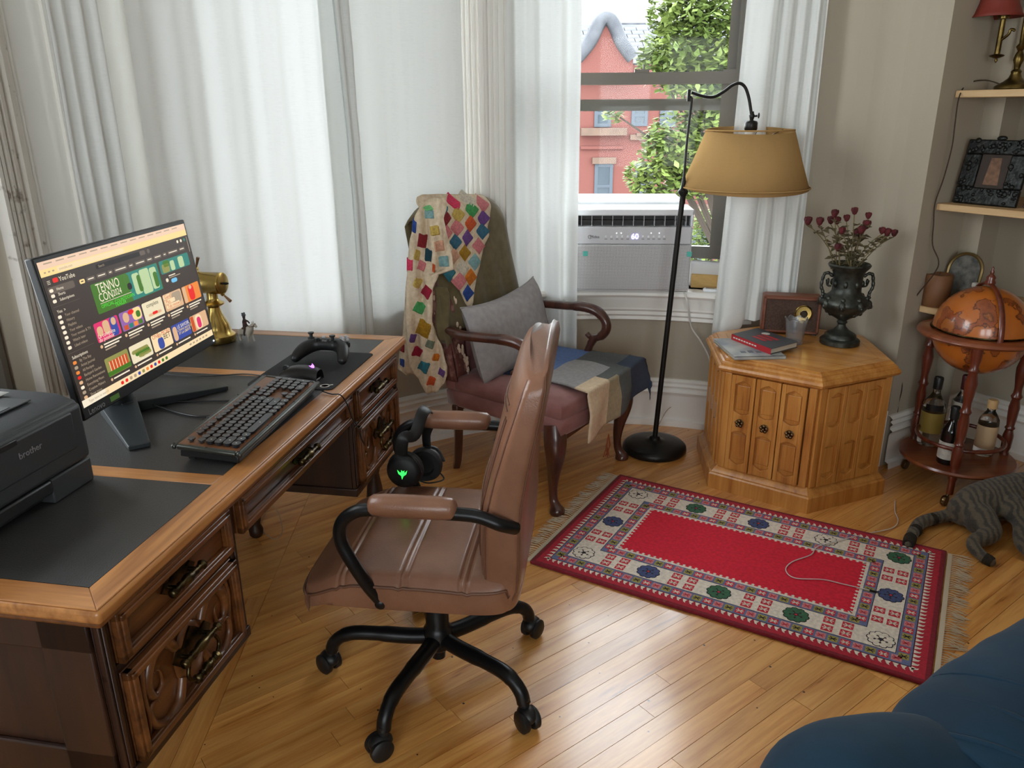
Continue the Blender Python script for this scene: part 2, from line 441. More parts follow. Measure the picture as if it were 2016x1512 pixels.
# ---- floor planks, each its own piece
PA = math.radians(37.2); pd = Vector((math.cos(PA), math.sin(PA))); pn = Vector((-pd.y, pd.x)); PW = .0575
def clip(poly, P, n):                                 # keep the side where (x-P).n >= 0
    out = []
    for i in range(len(poly)):
        a, b = poly[i], poly[(i + 1) % len(poly)]; da, db = (a - P).dot(n), (b - P).dot(n)
        if da >= 0: out.append(a)
        if da * db < 0: out.append(a.lerp(b, da / (da - db)))
    return out
bx0 = Vector((-.7755, 1.80)); bdir = Vector((-.0441, .999)); bnr = Vector((.999, .0441))   # inner edge of the border boards
fan = Vector((.3956, 2.072))
def plank(poly, ang):
    if len(poly) < 3: return
    ar = abs(sum(poly[i].x * poly[(i + 1) % len(poly)].y - poly[(i + 1) % len(poly)].x * poly[i].y for i in range(len(poly)))) / 2
    if ar < .00015: return
    c = sum(poly, Vector((0, 0))) / len(poly); R = Matrix.Rotation(-ang, 2)
    # gap: pull every edge in by half a millimetre
    loc = [R @ (q - c) for q in poly]
    n = len(loc); a2 = sum(loc[i].x * loc[(i + 1) % n].y - loc[(i + 1) % n].x * loc[i].y for i in range(n))
    if a2 < 0: loc.reverse()
    ins = []
    for i in range(n):
        p0, p1, p2 = loc[i - 1], loc[i], loc[(i + 1) % n]; d1 = (p1 - p0); d2 = (p2 - p1)
        if d1.length < 1e-5 or d2.length < 1e-5: continue
        n1 = Vector((-d1.y, d1.x)).normalized(); n2 = Vector((-d2.y, d2.x)).normalized(); bi = (n1 + n2)
        if bi.length < .3:
            ins.append(p1); continue
        bi.normalize(); ins.append(p1 + bi * (.0006 / max(.3, bi.dot(n1))))
    if len(ins) < 3: return
    dz = random.uniform(-.0004, .0004)
    MB().prism([(p.x, p.y) for p in ins], -.008, dz).build('plank', m_plank, floor, smooth=0, loc=(c.x, c.y, 0), rot=(0, 0, ang))
random.seed(11)
hull_c = BC
def inside(poly):
    """keep only the part of a board inside the bay and alcove"""
    for k in range(0, 24):
        pass
    return poly
for row in range(-24, 56):
    o = row * PW; pos = -2.4 + random.uniform(-.9, 0)
    while pos < 3.6:
        ln = random.uniform(.7, 1.9); a, b = pos, pos + ln; pos = b
        base = Vector((0.0, .75))
        q = [base + pd * a + pn * o, base + pd * b + pn * o, base + pd * b + pn * (o + PW), base + pd * a + pn * (o + PW)]
        c = sum(q, Vector((0, 0))) / 4
        if c.y < .7 or c.x < -1.9 or c.x > 2.9 or c.y > 4.3: continue
        # visible wedge only
        if max(abs(p.x) - .78 * p.y for p in q) > .9 and min(abs(p.x) - .80 * p.y for p in q) > .75: continue
        if min((p - BC).length for p in q) > 1.75 and min((p - Vector((2.2, 2.8))).length for p in q) > 1.1 and min(p.y for p in q) > 2.0: continue
        pa = clip(q, bx0, bnr)
        plank(pa, PA)
        pb = clip(clip(q, bx0, -bnr), Vector((-.79, 2.15)), Vector((-.35, .94)))
        plank(pb, PA)
ba = math.atan2(bdir.y, bdir.x)
for j in range(16):
    pos = -.3 - random.uniform(0, .8)
    while pos < 2.3:
        ln = random.uniform(1.0, 1.9); a, b = pos, pos + ln; pos = b
        o0 = bx0 - bnr * (.0545 * j); o1 = bx0 - bnr * (.0545 * (j + 1))
        q = [o0 + bdir * (a - 1.8), o1 + bdir * (a - 1.8), o1 + bdir * (b - 1.8), o0 + bdir * (b - 1.8)]
        plank(clip(q, Vector((-.79, 2.15)), Vector((.35, -.94))), ba)

# ---- baseboard, window casings, sills
bp = [(0, .235), (-.012, .235), (-.026, .225), (-.018, .212), (-.03, .203), (-.02, .19), (-.02, .18), (-.033, .172), (-.022, .158), (-.02, .15), (-.02, .032), (-.036, .026), (-.04, 0)]
mb = MB(); cprofile(mb, 0.0, STOT - .1, bp)
struct(mb.build('baseboard_bay', m_trim, smooth=25))
mb = MB()
for (t0, s0, t1, s1) in ((ALD, 0, ALD, ALW), (0, 0, ALD, 0)):
    A, B = al(t0, s0), al(t1, s1); d = (B - A).normalized(); nn = Vector((-AD.x, -AD.y, 0)) if s1 else Vector((AS.x, AS.y, 0))
    for (na, za), (nb, zb) in zip(bp, bp[1:]):
        mb.add([A - nn * na + Vector((0, 0, za)), B - nn * na + Vector((0, 0, za)), B - nn * nb + Vector((0, 0, zb)), A - nn * nb + Vector((0, 0, zb))], [(0, 1, 2, 3)])
struct(mb.build('baseboard_alcove', m_trim, smooth=25))
pl = MB(); cbox(pl, -.0, .10, -.035, 0, 0, .255); pl.build('corner_plinth', m_trim, bpy.data.objects['baseboard_alcove'], smooth=20)

def window(idx, a, b, old=False, ac=False, single=False):
    tr = m_old if old else m_trim
    root = bpy.data.objects.new('window_%d' % idx, None); COL.objects.link(root); struct(root); root.location = wallpt((a + b) / 2, 0, ZS)
    off = -Vector(root.location)
    def part(name, mb, m, sm=25):
        mb.v = [tuple(Vector(v) + off) for v in mb.v]; return mb.build(name, m, root, smooth=sm)
    cw = .115
    for s0, s1 in ((a - cw, a), (b, b + cw)):
        mb = MB(); cbox(mb, s0, s1, -.018, 0, ZS - .02, ZT + .1)
        for f0, f1, d in ((.0, .18, .034), (.3, .4, .026), (.5, .6, .026), (.7, .8, .026), (.88, 1, .03)):
            cbox(mb, lerp(s0, s1, f0), lerp(s0, s1, f1), -d, -.018, ZS - .02, ZT + .1)
        part('side_casing', mb, tr)
    mb = MB(); cbox(mb, a - cw, b + cw, -.03, 0, ZT, ZT + .13); part('head_casing', mb, tr)
    mb = MB(); cprofile(mb, a - cw - .03, b + cw + .03, [(.12, ZS), (-.075, ZS), (-.088, ZS - .008), (-.09, ZS - .02), (-.08, ZS - .032), (-.03, ZS - .036)]); part('sill', mb, tr)
    mb = MB(); cprofile(mb, a - cw, b + cw, [(-.03, ZS - .036), (-.034, ZS - .06), (-.028, ZS - .09), (-.03, ZS - .1), (-.022, ZS - .11), (-.026, ZS - .125), (-.016, ZS - .135), (-.02, ZS - .15), (0, ZS - .16)]); part('apron', mb, tr)
    fw = .052
    mb = MB()
    cbox(mb, a, a + fw, .085, .21, ZS, ZT); cbox(mb, b - fw, b, .085, .21, ZS, ZT)
    cbox(mb, a + .015, a + .035, .055, .085, ZS, ZT); cbox(mb, b - .035, b - .015, .055, .085, ZS, ZT)
    cbox(mb, a, b, .085, .21, ZT - .05, ZT)
    if not ac: cbox(mb, a, b, .085, .21, ZS, ZS + .05)
    part('outer_frame', mb, m_alu, 20)
    a2, b2 = a + fw, b - fw; sw = .052
    zlow = .80 if ac else ZS + .04
    if single:
        k = 14
        vs = []
        for i in range(k + 1):
            q = lerp(a2, b2, i / k); vs += [wallpt(q, .14, ZS + .05), wallpt(q, .14, ZT - .05)]
        part('pane', MB().add(vs, [(2 * i, 2 * i + 2, 2 * i + 3, 2 * i + 1) for i in range(k)]), m_glass, 60)
        return root
    zm_top, zm_bot = (1.612, 1.452) if ac else (1.60, 1.56)
    # lower sash (inner track)
    lo = MB(); cbox(lo, a2, a2 + sw, .10, .135, zlow, zm_top); cbox(lo, b2 - sw, b2, .10, .135, zlow, zm_top)
    cbox(lo, a2, b2, .10, .135, zlow, zlow + .055); cbox(lo, a2, b2, .095, .135, zm_top - .05, zm_top)
    L_ = part('lower_sash', lo, m_alu, 20)
    g = MB(); k = 14
    def pane(n, z0, z1):
        vs = []; 
        for i in range(k + 1):
            s = lerp(a2 + sw, b2 - sw, i / k); vs += [wallpt(s, n, z0), wallpt(s, n, z1)]
        return MB().add(vs, [(2 * i, 2 * i + 2, 2 * i + 3, 2 * i + 1) for i in range(k)])
    part('pane', pane(.118, zlow + .055, zm_top - .05), m_glass, 60).parent = root
    up = MB(); cbox(up, a2, a2 + sw * .8, .15, .185, zm_bot, ZT - .05); cbox(up, b2 - sw * .8, b2, .15, .185, zm_bot, ZT - .05)
    cbox(up, a2, b2, .15, .185, zm_bot, zm_bot + .05); cbox(up, a2, b2, .146, .15, zm_bot + .01, zm_bot + .022); cbox(up, a2, b2, .15, .185, ZT - .1, ZT - .05)
    part('upper_sash', up, m_alu, 20)
    part('pane', pane(.168, zm_bot + .05, ZT - .1), m_glass, 60)
    if ac:
        la = MB(); sm = wall_s(1266, 137); cbox(la, sm - .03, sm + .03, .09, .125, zm_top, zm_top + .012); cbox(la, sm - .012, sm - .004, .09, .11, zm_top + .012, zm_top + .03)
        part('sash_lock', la, m_alu, 20)
        lb = MB(); cbox(lb, a2, a2 + .05, .085, .12, zm_top - .052, zm_top + .006); part('tilt_latch', lb, m_alu, 20)
    return root
window(1, *OPEN[0], ac=True); window(2, *OPEN[1], single=True); window(3, *OPEN[2], old=True)

mb = MB(); ta, tb_ = sM1 + .115, sL0 - .115           # painted panelling between the two left windows
cbox(mb, ta, tb_, -.012, 0, .23, ZT + .1)
for f0, f1 in ((0, .05), (.30, .34), (.62, .66), (.95, 1)): cbox(mb, lerp(ta, tb_, f0), lerp(ta, tb_, f1), -.024, -.012, .23, ZT + .1)
struct(mb.build('trim_1', m_trim, smooth=20))
# ---- daylight portals in the three openings (they add no light, they only steer sampling)
for i, (a, b) in enumerate(OPEN):
    ld = bpy.data.lights.new('window_portal', 'AREA'); ld.shape = 'RECTANGLE'; p = wallpt((a + b) / 2, .24, (ZS + ZT) / 2); q = wallpt((a + b) / 2, 0, (ZS + ZT) / 2)
    ld.size = (wallpt(b, .24) - wallpt(a, .24)).length; ld.size_y = ZT - ZS; ld.cycles.is_portal = True
    lo = bpy.data.objects.new('window_portal', ld); COL.objects.link(lo); lo.location = p
    lo.rotation_euler = (q - p).to_track_quat('-Z', 'Y').to_euler()
# ================================================================ CURTAINS
def curtain(label, s0, s1, folds, amp, seed, n0=-.085, z0=.42, cloth=None, z1=2.9, s0b=None, s1b=None, edge=0, nfun=None, bunch=None, hemf=None):
    """linen panel hung along the wall; s0..s1 at the top, s0b..s1b at the hem"""
    s0b = s0 if s0b is None else s0b; s1b = s1 if s1b is None else s1b
    rnd = random.Random(seed); ph = [rnd.uniform(0, 6.28) for _ in range(6)]
    nu = max(24, int((s1 - s0) / .006)); nv = 46
    root_p = wallpt((s0 + s1) / 2, n0, z0)
    def fn(u, v):
        z = lerp(z0 + (hemf(u) if hemf else 0), z1, v); k = 1 - v
        a, b = lerp(s0b, s0, v), lerp(s1b, s1, v)
        uu = u + .010 * math.sin(7 * u + 5 * k + ph[0]) + .02 * k * math.sin(3.1 * u + ph[1])
        if bunch: uu = bunch(u, v)
        s = lerp(a, b, uu)
        w = folds * 2 * PI * (u + .025 * math.sin(5 * u + ph[2]) + .03 * k * math.sin(2.5 * k + 6 * u + ph[3]))
        f = math.sin(w + ph[4]) + .35 * math.sin(2.1 * w + ph[5] + 1.5 * k)
        A = amp * (.55 + .45 * math.sin(4.2 * u + ph[1]) ** 2) * (.75 + .35 * k)
        n = n0 + A * f
        if nfun: n += nfun(u, v)
        p = wallpt(s, 0, 0)
        # cloth wrinkles
        wr = noise.noise(Vector((s * 9 + seed, z * 2.3, ph[0]))) * .007 + noise.noise(Vector((s * 30 + z * 6, z * 5 - s * 6, ph[1]))) * .0022
        zz = z + (.006 * math.sin(9 * u + ph[2]) if v < .02 else 0)
        q = wallpt(s, min(n + wr, -.030), zz)
        return q - root_p
    mb = MB().grid(fn, nu, nv)
    cloth = cloth or m_curt
    o = mb.build('curtain', cloth, smooth=180, loc=root_p); tag(o, label, 'curtain', 'white linen curtains in the bay')
    hm = MB().grid(lambda u, v: (Vector(fn(u, v * .045)) + (BC.to_3d() - root_p - Vector(fn(u, v * .045))).normalized() * Vector((.004, .004, 0)).length), nu, 2)
    hm.build('hem', cloth, o, smooth=180)
    return o
cs_ = lambda x, y=0: wall_s(x, y, -.115)
def pleat(c, wd, back=.0):
    return lambda u, v: 0
curtain('narrow crumpled white curtain beside the peeling window frame', cs_(190), cs_(80), 3.2, .018, 3, n0=-.11)
# broad panel behind the monitor, with a dark gathered fold along its window-side edge
cur2 = curtain('broad sheer white curtain behind the monitor with a gathered dark fold', cs_(672), cs_(238), 5.0, .014, 5, n0=-.13,
        nfun=lambda u, v: -.02 * math.exp(-((u - .04) / .045) ** 2))
curtain('sheer white curtain between the gathered fold and the armchair', cs_(905), cs_(622), 2.6, .010, 8, n0=-.112, cloth=m_curt2)
curtain('bunched white curtain hanging beside the air conditioner behind the armchair', cs_(1137), cs_(1001), 2.6, .028, 12, n0=-.085, s0b=cs_(1137) - .015, nfun=lambda u, v: -.085 * ss(.55, 0, u))
curtain('white curtain behind the lampshade and the wooden radio', cs_(1632), cs_(1502), 4.2, .022, 21, n0=-.122, z0=.44, hemf=lambda u: .135 * ss(.95, .72, u), s1b=cs_(1502) + .055, s0b=cs_(1632) - .0)

# the gathered edge of the broad panel, several layers of cloth folded together
c2p = Vector(cur2.location)
for lay in range(2):
    def gf(u, v):
        z = lerp(.44, 2.9, v); k = 1 - v
        a, b = cs_(lerp(676, 660, v)), cs_(lerp(650, 622, v) + 8 * math.sin(5 * v))
        return wallpt(lerp(a, b, u), -.165 - .016 * lay + .012 * math.sin(u * 9 + lay * 2 + 2 * v), z) - c2p
    _ca = {}
    def gfc(u, v):
        return gf(u, v)
    MB().grid(gfc, 10, 24).build('gathered_fold', m_curt, cur2, smooth=180)
# ================================================================ STREET OUTSIDE
m_brick = mat('red_brick', C(96, 54, 47), .85, c2=C(84, 46, 40), ns=30, bump=.2, bs=30)
m_stone = mat('brownstone_trim', C(80, 64, 54), .85, c2=C(92, 74, 62), ns=3)
m_slate = mat('grey_slate', C(78, 80, 84), .8, c2=C(60, 62, 67), ns=2)
m_oglass = mat('far_window_glass', C(40, 50, 58), .2)
m_oframe = mat('far_window_frame', C(54, 62, 70), .6)
m_leaf = mat('tree_leaves', C(66, 84, 32), .6, c2=C(98, 112, 52), ns=1.2, sss=0)
m_bark = mat('bark', C(44, 36, 28), .9)
m_street = mat('street', C(110, 108, 104), .9)
GZ = -8.5
g = MB().box(-60, 80, 4.2, 90, GZ - .2, GZ).build('street_ground', m_street, smooth=0); struct(g)
YB = 30.0
def bp_(x, y): return aty(x, y, YB)
bl = thing('brick_row_house', 'red brick row house with a stone-edged gable across the street', 'building', (bp_(1190, 200).x, YB, GZ))
bo = Vector(bl.location)
def bpart(name, mb, m, parent=bl, sm=0):
    mb.v = [tuple(Vector(v) - bo) for v in mb.v]; return mb.build(name, m, parent, smooth=sm)
xl, xr = bp_(1050, 200).x, bp_(1520, 200).x
ztop = bp_(1200, 128).z
x0, x1 = bp_(1128, 150).x, bp_(1250, 150).x
wmb = MB().box(xl, xr, YB, YB + 8, GZ, ztop); bpart('wall', wmb, m_brick)
# gable with curved stone coping
gp = [bp_(*q) for q in ((1134, 118), (1160, 86), (1178, 50), (1192, 40), (1206, 52), (1222, 88), (1244, 118))]
poly = [(p.x, p.z) for p in gp] + [(gp[-1].x, ztop - .5), (gp[0].x, ztop - .5)]
Mx = Matrix(((1, 0, 0, 0), (0, 0, -1, YB + .5), (0, 1, 0, 0), (0, 0, 0, 1)))
bpart('gable', MB().prism(poly, 0, .8, 0, Mx), m_brick)
bpart('gable_coping', MB().tube([p + Vector((0, -.3, .05)) for p in smooth_path(gp, 5)], .24, 8), m_slate, sm=60)
# decorative corbel bricks under the gable
for r in range(3):
    for k in range(9):
        c = bp_(1172 + k * 6 - (r % 2) * 3, 110 + r * 5)
        MB().box(-.09, .09, -.12, .1, -.045, .045).build('corbel_brick', m_stone, bl, smooth=0, loc=c - bo)
# slate roof behind the gable
rz0, rz1 = ztop, bp_(1250, 45).z
rf = MB(); rf.add([(xl, YB + .3, rz0), (xr, YB + .3, rz0), (xr, YB + 5, rz1 + .4), (xl, YB + 5, rz1 + .4), (xr, YB + 8, rz0), (xl, YB + 8, rz0)], [(0, 1, 2, 3), (3, 2, 4, 5)])
roof = bpart('roof', rf, m_slate)
sl = (Vector((0, 4.7, rz1 + .4 - rz0))).normalized()
me_s = None
for r in range(9):
    for k in range(18):
        if r * 18 + k > 160: break
        xx = bp_(1085, 100).x + (k + (r % 2) * .5) * .48
        c = Vector((xx, YB + .3, rz0)) + sl * (.25 + r * .5) - bo + Vector((0, -.04, .03))
        if me_s is None:
            ob = MB().box(-.225, .225, -.24, .24, -.02, .03).build('slate', m_slate, roof, smooth=0); me_s = ob.data
        else:
            ob = bpy.data.objects.new('slate', me_s); COL.objects.link(ob); ob.parent = roof
        ob.location = c; ob.rotation_euler = (math.atan2(sl.z, sl.y), 0, 0)
# stone band, lintels, sills
def band(xa, ya, xb, yb, d, name, m):
    a, b = bp_(xa, ya), bp_(xb, yb); return bpart(name, MB().box(a.x, b.x, YB - d, YB + .1, b.z, a.z), m)
band(1143, 252, 1232, 266, .35, 'stone_band', m_stone)
band(1143, 288, 1226, 293, .12, 'brick_course', m_brick)
band(1252, 262, 1290, 268, .2, 'stone_band', m_stone)
def win(xa, ya, xb, yb, sash=True):
    a, b = bp_(xa, ya), bp_(xb, yb)
    f = MB()
    for q in ((a.x, a.x + .12, b.z + .12, a.z - .12), (b.x - .12, b.x, b.z + .12, a.z - .12), (a.x, b.x, a.z - .12, a.z), (a.x, b.x, b.z, b.z + .12), (a.x + .12, b.x - .12, (a.z + b.z) / 2 - .05, (a.z + b.z) / 2 + .05)):
        f.box(q[0], q[1], YB - .06, YB + .05, q[2], q[3])
    fo = bpart('window', f, m_oframe)
    bpart('pane', MB().box(a.x + .06, b.x - .06, YB - .03, YB + .02, b.z + .06, a.z - .06), m_oglass, fo)
win(1171, 196, 1202, 250); win(1244, 205, 1274, 248); win(1171, 322, 1204, 410); win(1252, 320, 1282, 400); win(1356, 450, 1392, 530); win(1300, 205, 1330, 250)
band(1166, 310, 1212, 322, .15, 'lintel', m_stone); band(1240, 265, 1276, 275, .15, 'lintel', m_stone)
band(1350, 402, 1400, 414, .2, 'lintel', m_stone)
# low stoop pediment glimpsed beside the air conditioner
bpart('pediment', MB().tube(smooth_path([bp_(1356, 425) - Vector((0, .4, 0)), bp_(1370, 412) - Vector((0, .4, 0)), bp_(1384, 420) - Vector((0, .4, 0)), bp_(1396, 432) - Vector((0, .4, 0))], 4), .16, 6), m_stone)
# taller buildings behind
m_brick2 = mat('pale_brick', C(104, 80, 72), .85, c2=C(92, 70, 62), ns=4)
b2 = thing('apartment_house', 'pale brick apartment house rising behind the gabled roof', 'building', (aty(1230, 50, 48).x, 48, GZ))
a, b = aty(1180, -40, 48), aty(1320, 80, 48)
MB().box(a.x - b2.location.x, b.x - b2.location.x, 0, 8, 0, a.z - GZ - 2.8).build('wall', m_brick2, b2, smooth=0)
MB().box(a.x - b2.location.x - .3, b.x - b2.location.x + .3, -.4, 8, a.z - GZ - 2.8, a.z - GZ - 2.2).build('cornice', m_slate, b2, smooth=0)
for k in range(3):
    MB().box(2.6 + k * 1.5 - 3, 3.5 + k * 1.5 - 3, -.08, .05, a.z - GZ - 6.2, a.z - GZ - 4.4).build('window', m_oglass, b2, smooth=0)
b3 = thing('white_house', 'white painted house at the far end of the street', 'building', (aty(1140, 20, 62).x, 62, GZ))
a, b = aty(1090, -20, 62), aty(1172, 80, 62)
MB().box(a.x - b3.location.x, b.x - b3.location.x, 0, 8, 0, a.z - GZ).build('wall', mat('white_render', C(150, 150, 152), .8), b3, smooth=0)
MB().box(a.x - b3.location.x - .3, b.x - b3.location.x + .3, -.3, 8.3, a.z - GZ, a.z - GZ + .5).build('roof_edge', m_slate, b3, smooth=0)

# ---- street trees
def tree(name, label, base, blobs, seed, nleaf, lsize):
    rnd = random.Random(seed); root = thing(name, label, 'tree', base, group='trees in the street')
    bv = Vector(base)
    tr = MB(); c0 = blobs[0][0] - bv
    tr.tube(smooth_path([(0, 0, 0), (.1, .1, 3), (c0.x * .5, c0.y * .5, c0.z * .6), tuple(c0)], 5), [.13 - .006 * k for k in range(16)], 8)
    for c, r in blobs:
        c = c - bv; tr.tube([Vector((c0.x * .5, c0.y * .5, c0.z * .55)), c * .5 + c0 * .35 + Vector((0, 0, .2)), c], [.05, .035, .015], 5)
    tr.build('trunk', m_bark, root, smooth=60)
    vs = []; fs = []
    for c, r in blobs:
        n = int(nleaf * r * r)
        for _ in range(n):
            d = Vector((rnd.gauss(0, 1), rnd.gauss(0, 1), rnd.gauss(0, .8))).normalized() * r * (rnd.random() ** .35)
            p = c + d - bv; a = Vector((rnd.uniform(-1, 1), rnd.uniform(-1, 1), rnd.uniform(-.5, .5))).normalized(); b_ = a.cross(Vector((rnd.uniform(-.4, .4), rnd.uniform(-.6, .2), 1))).normalized()
            s = lsize * rnd.uniform(.6, 1.3); k = len(vs)
            vs += [p - a * s, p + b_ * s * .55, p + a * s, p - b_ * s * .55]; fs.append((k, k + 1, k + 2, k + 3))
    f = MB().add(vs, fs).build('foliage', m_leaf, root, smooth=0); f['kind'] = 'stuff'
YT = 17.0
def tb(x, y, r, Y=YT): return (aty(x, y, Y), r)
tree('street_tree', 'bright green leafy tree filling the window beyond the lampshade', (aty(1560, 400, YT).x, YT, GZ),
     [tb(1380, 60, 1.0), tb(1330, 105, .72), tb(1430, 110, .9), tb(1290, 125, .4), tb(1390, 150, .8), tb(1410, 10, .9), tb(1340, 20, .7), tb(1440, 180, .7), tb(1330, 150, .45), tb(1395, 225, .6), tb(1325, 270, .55), tb(1350, 305, .6), tb(1400, 270, .55), tb(1290, 320, .42), tb(1255, 345, .3), tb(1320, 355, .5), tb(1290, 275, .28), tb(1370, 350, .5), tb(1290, 395, .3), tb(1210, 224, .22), tb(1265, 372, .28), tb(1430, 240, .5)], 4, 1500, .095)
tree('street_tree', 'low pale green tree beside the brick stoop', (aty(1470, 520, 20).x, 20, GZ),
     [tb(1392, 440, .4, 20), tb(1375, 470, .35, 20), tb(1420, 425, .35, 20), tb(1390, 495, .4, 20), tb(1360, 495, .3, 20), tb(1420, 470, .3, 20)], 9, 1600, .075)

# ================================================================ DESK
D0 = Vector((-.6187, .9891)); DA = 1.3927; DL, DD, DZ = 1.5237, .68, .76
du = Vector((math.cos(DA), math.sin(DA), 0)); dv = Vector((-math.sin(DA), math.cos(DA), 0))
def dk(u, v, z=DZ): return Vector((D0.x, D0.y, 0)) + du * u + dv * v + Vector((0, 0, z))
def duv(x, y, z=DZ):
    p = atz(x, y, z) - Vector((D0.x, D0.y, 0)); return p.dot(du), p.dot(dv)
m_dtop = wood('desk_walnut_top', C(140, 88, 44), C(184, 126, 70), axis=0, scale=6, rough=.38, coat=.2, cdark=C(112, 66, 30))
m_dtopy = wood('desk_walnut_cross', C(140, 88, 44), C(184, 126, 70), axis=1, scale=6, rough=.38, coat=.2, cdark=C(112, 66, 30))
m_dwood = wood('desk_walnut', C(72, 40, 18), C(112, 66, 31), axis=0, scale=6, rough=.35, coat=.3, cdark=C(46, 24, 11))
m_dside = wood('desk_walnut_shaded', C(34, 17, 9), C(54, 29, 15), axis=2, scale=5, rough=.45)  # dark walnut, darkened further to stand for shade on sides and kneehole
m_leather = mat('black_desk_leather', C(50, 49, 48), .40, bump=.35, bs=420)
m_brassd = mat('dark_brass', C(92, 78, 50), .32, metal=1, c2=C(40, 33, 22), ns=40)
desk = thing('desk', 'dark walnut pedestal desk with black leather inset top', 'desk', (D0.x, D0.y, 0), DA)
mg = .0553; S2, S3, S4, S5 = .417, .459, 1.063, 1.105
MB().box(0, DL, 0, DD, .733, .757).build('top_slab', m_dtop, desk, bevel=.007, seg=3)
MB().box(.010, DL - .010, .010, DD - .010, .718, .734).build('top_moulding', m_dwood, desk, bevel=.006, seg=3)
def strip(poly, m): MB().prism(poly, .7565, DZ).build('top_board', m, desk, smooth=0, bevel=.0012, seg=1)
e = .004
strip([(e, e), (DL - e, e), (DL - mg, mg), (mg, mg)], m_dtop); strip([(e, DD - e), (DL - e, DD - e), (DL - mg, DD - mg), (mg, DD - mg)], m_dtop)
strip([(e, e + .0006), (mg - .0006, mg), (mg - .0006, DD - mg), (e, DD - e)], m_dtopy); strip([(DL - e, e + .0006), (DL - mg + .0006, mg), (DL - mg + .0006, DD - mg), (DL - e, DD - e)], m_dtopy)
strip([(S2, mg), (S3, mg), (S3, DD - mg), (S2, DD - mg)], m_dtopy); strip([(S4, mg), (S5, mg), (S5, DD - mg), (S4, DD - mg)], m_dtopy)
for a, b in ((mg, S2), (S3, S4), (S5, DL - mg)):
    MB().box(a + .0008, b - .0008, mg + .0008, DD - mg - .0008, .752, .7592).build('leather_panel', m_leather, desk, smooth=0)
PB = .402
P1, P2 = (.030, .435), (1.090, 1.495); fv, bv = .045, DD - .03
for a, b in (P1, P2):
    mb = MB().box(a, b, fv, bv, PB, .718)
    for s in (a, b - .022): mb.box(s, s + .022, fv - .012, fv, PB, .716)
    mb.box(a, b, fv - .010, fv, .600, .614); mb.box(a - .006, b + .006, fv - .016, bv + .004, PB - .012, PB + .012)
    mb.box(a + .004, a + .012, fv - .016, fv - .012, PB + .02, .71); mb.box(b - .012, b - .004, fv - .016, fv - .012, PB + .02, .71)
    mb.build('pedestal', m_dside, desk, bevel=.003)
    # recessed panel frame on the outer end
    xs = a if a < .5 else b
    fr = MB(); d = -.010 if a < .5 else .010
    lo, hi = min(xs, xs + d), max(xs, xs + d)
    for q in ((fv, fv + .09, PB, .716), (bv - .09, bv, PB, .716), (fv, bv, PB, PB + .06), (fv, bv, .66, .716), ((fv + bv) / 2 - .04, (fv + bv) / 2 + .04, PB, .716)):
        fr.box(lo, hi, *q)
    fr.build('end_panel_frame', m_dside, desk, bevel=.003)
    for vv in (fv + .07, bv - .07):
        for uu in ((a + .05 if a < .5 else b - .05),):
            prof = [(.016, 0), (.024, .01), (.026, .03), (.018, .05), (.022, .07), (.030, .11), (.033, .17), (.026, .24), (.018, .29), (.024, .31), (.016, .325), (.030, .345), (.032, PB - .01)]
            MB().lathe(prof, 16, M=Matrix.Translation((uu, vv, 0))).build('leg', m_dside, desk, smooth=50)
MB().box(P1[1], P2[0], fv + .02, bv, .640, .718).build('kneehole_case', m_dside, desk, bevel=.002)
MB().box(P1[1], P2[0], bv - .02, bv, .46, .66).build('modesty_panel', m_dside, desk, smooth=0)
def bail(parent, u, v, z, w=.085, drop=False):
    """turned bar pull on a pierced back plate, pointing towards -v"""
    mb = MB()
    plate = [(-w * .62, 0), (-w * .45, .012), (-w * .3, .008), (-w * .12, .020), (0, .026), (w * .12, .020), (w * .3, .008), (w * .45, .012), (w * .62, 0), (w * .45, -.012), (w * .3, -.008), (w * .1, -.018), (0, -.024), (-w * .1, -.018), (-w * .3, -.008), (-w * .45, -.012)]
    if drop: plate = [(x, y * 1.5) for x, y in plate]
    Mp = Matrix(((1, 0, 0, u), (0, 0, 1, v), (0, 1, 0, z), (0, 0, 0, 1)))
    mb.prism(plate, -.004, 0, 0, Mp)
    r = [(.004, -w * .62), (.008, -w * .6), (.010, -w * .54), (.005, -w * .48), (.007, -w * .42), (.005, -w * .36), (.008, -w * .28), (.006, -w * .2), (.009, -w * .1), (.0105, 0), (.009, w * .1), (.006, w * .2), (.008, w * .28), (.005, w * .36), (.007, w * .42), (.005, w * .48), (.010, w * .54), (.008, w * .6), (.004, w * .62)]
    Mb = Matrix(((0, 0, 1, u), (0, 1, 0, v - .022), (1, 0, 0, z), (0, 0, 0, 1)))
    mb.lathe(r, 12, 0, Mb)
    for s in (-1, 1): mb.tube([(u + s * w * .36, v, z), (u + s * w * .36, v - .022, z)], .0045, 8)
    if drop:
        p = [(u - w * .36, v - .02, z), (u - w * .52, v - .022, z - .03), (u - w * .36, v - .024, z - .048), (u, v - .026, z - .05), (u + w * .36, v - .024, z - .048), (u + w * .52, v - .022, z - .03), (u + w * .36, v - .02, z)]
        mb.tube(smooth_path(p, 5), .004, 8)
        Mb2 = Matrix(((0, 0, 1, u), (0, 1, 0, v - .026), (1, 0, 0, z - .05), (0, 0, 0, 1)))
        mb.lathe([(a * 1.05, b * .62) for a, b in r], 12, 0, Mb2)
    return mb.build('handle', m_brassd, parent, smooth=50)
def scroll(mb, pts, r0, r1, v):
    p = smooth_path([(x, v, z) for x, z in pts], 6); n = len(p)
    mb.tube(p, [lerp(r0, r1, abs(2 * k / (n - 1) - .45)) for k in range(n)], 8, flat=1.0)
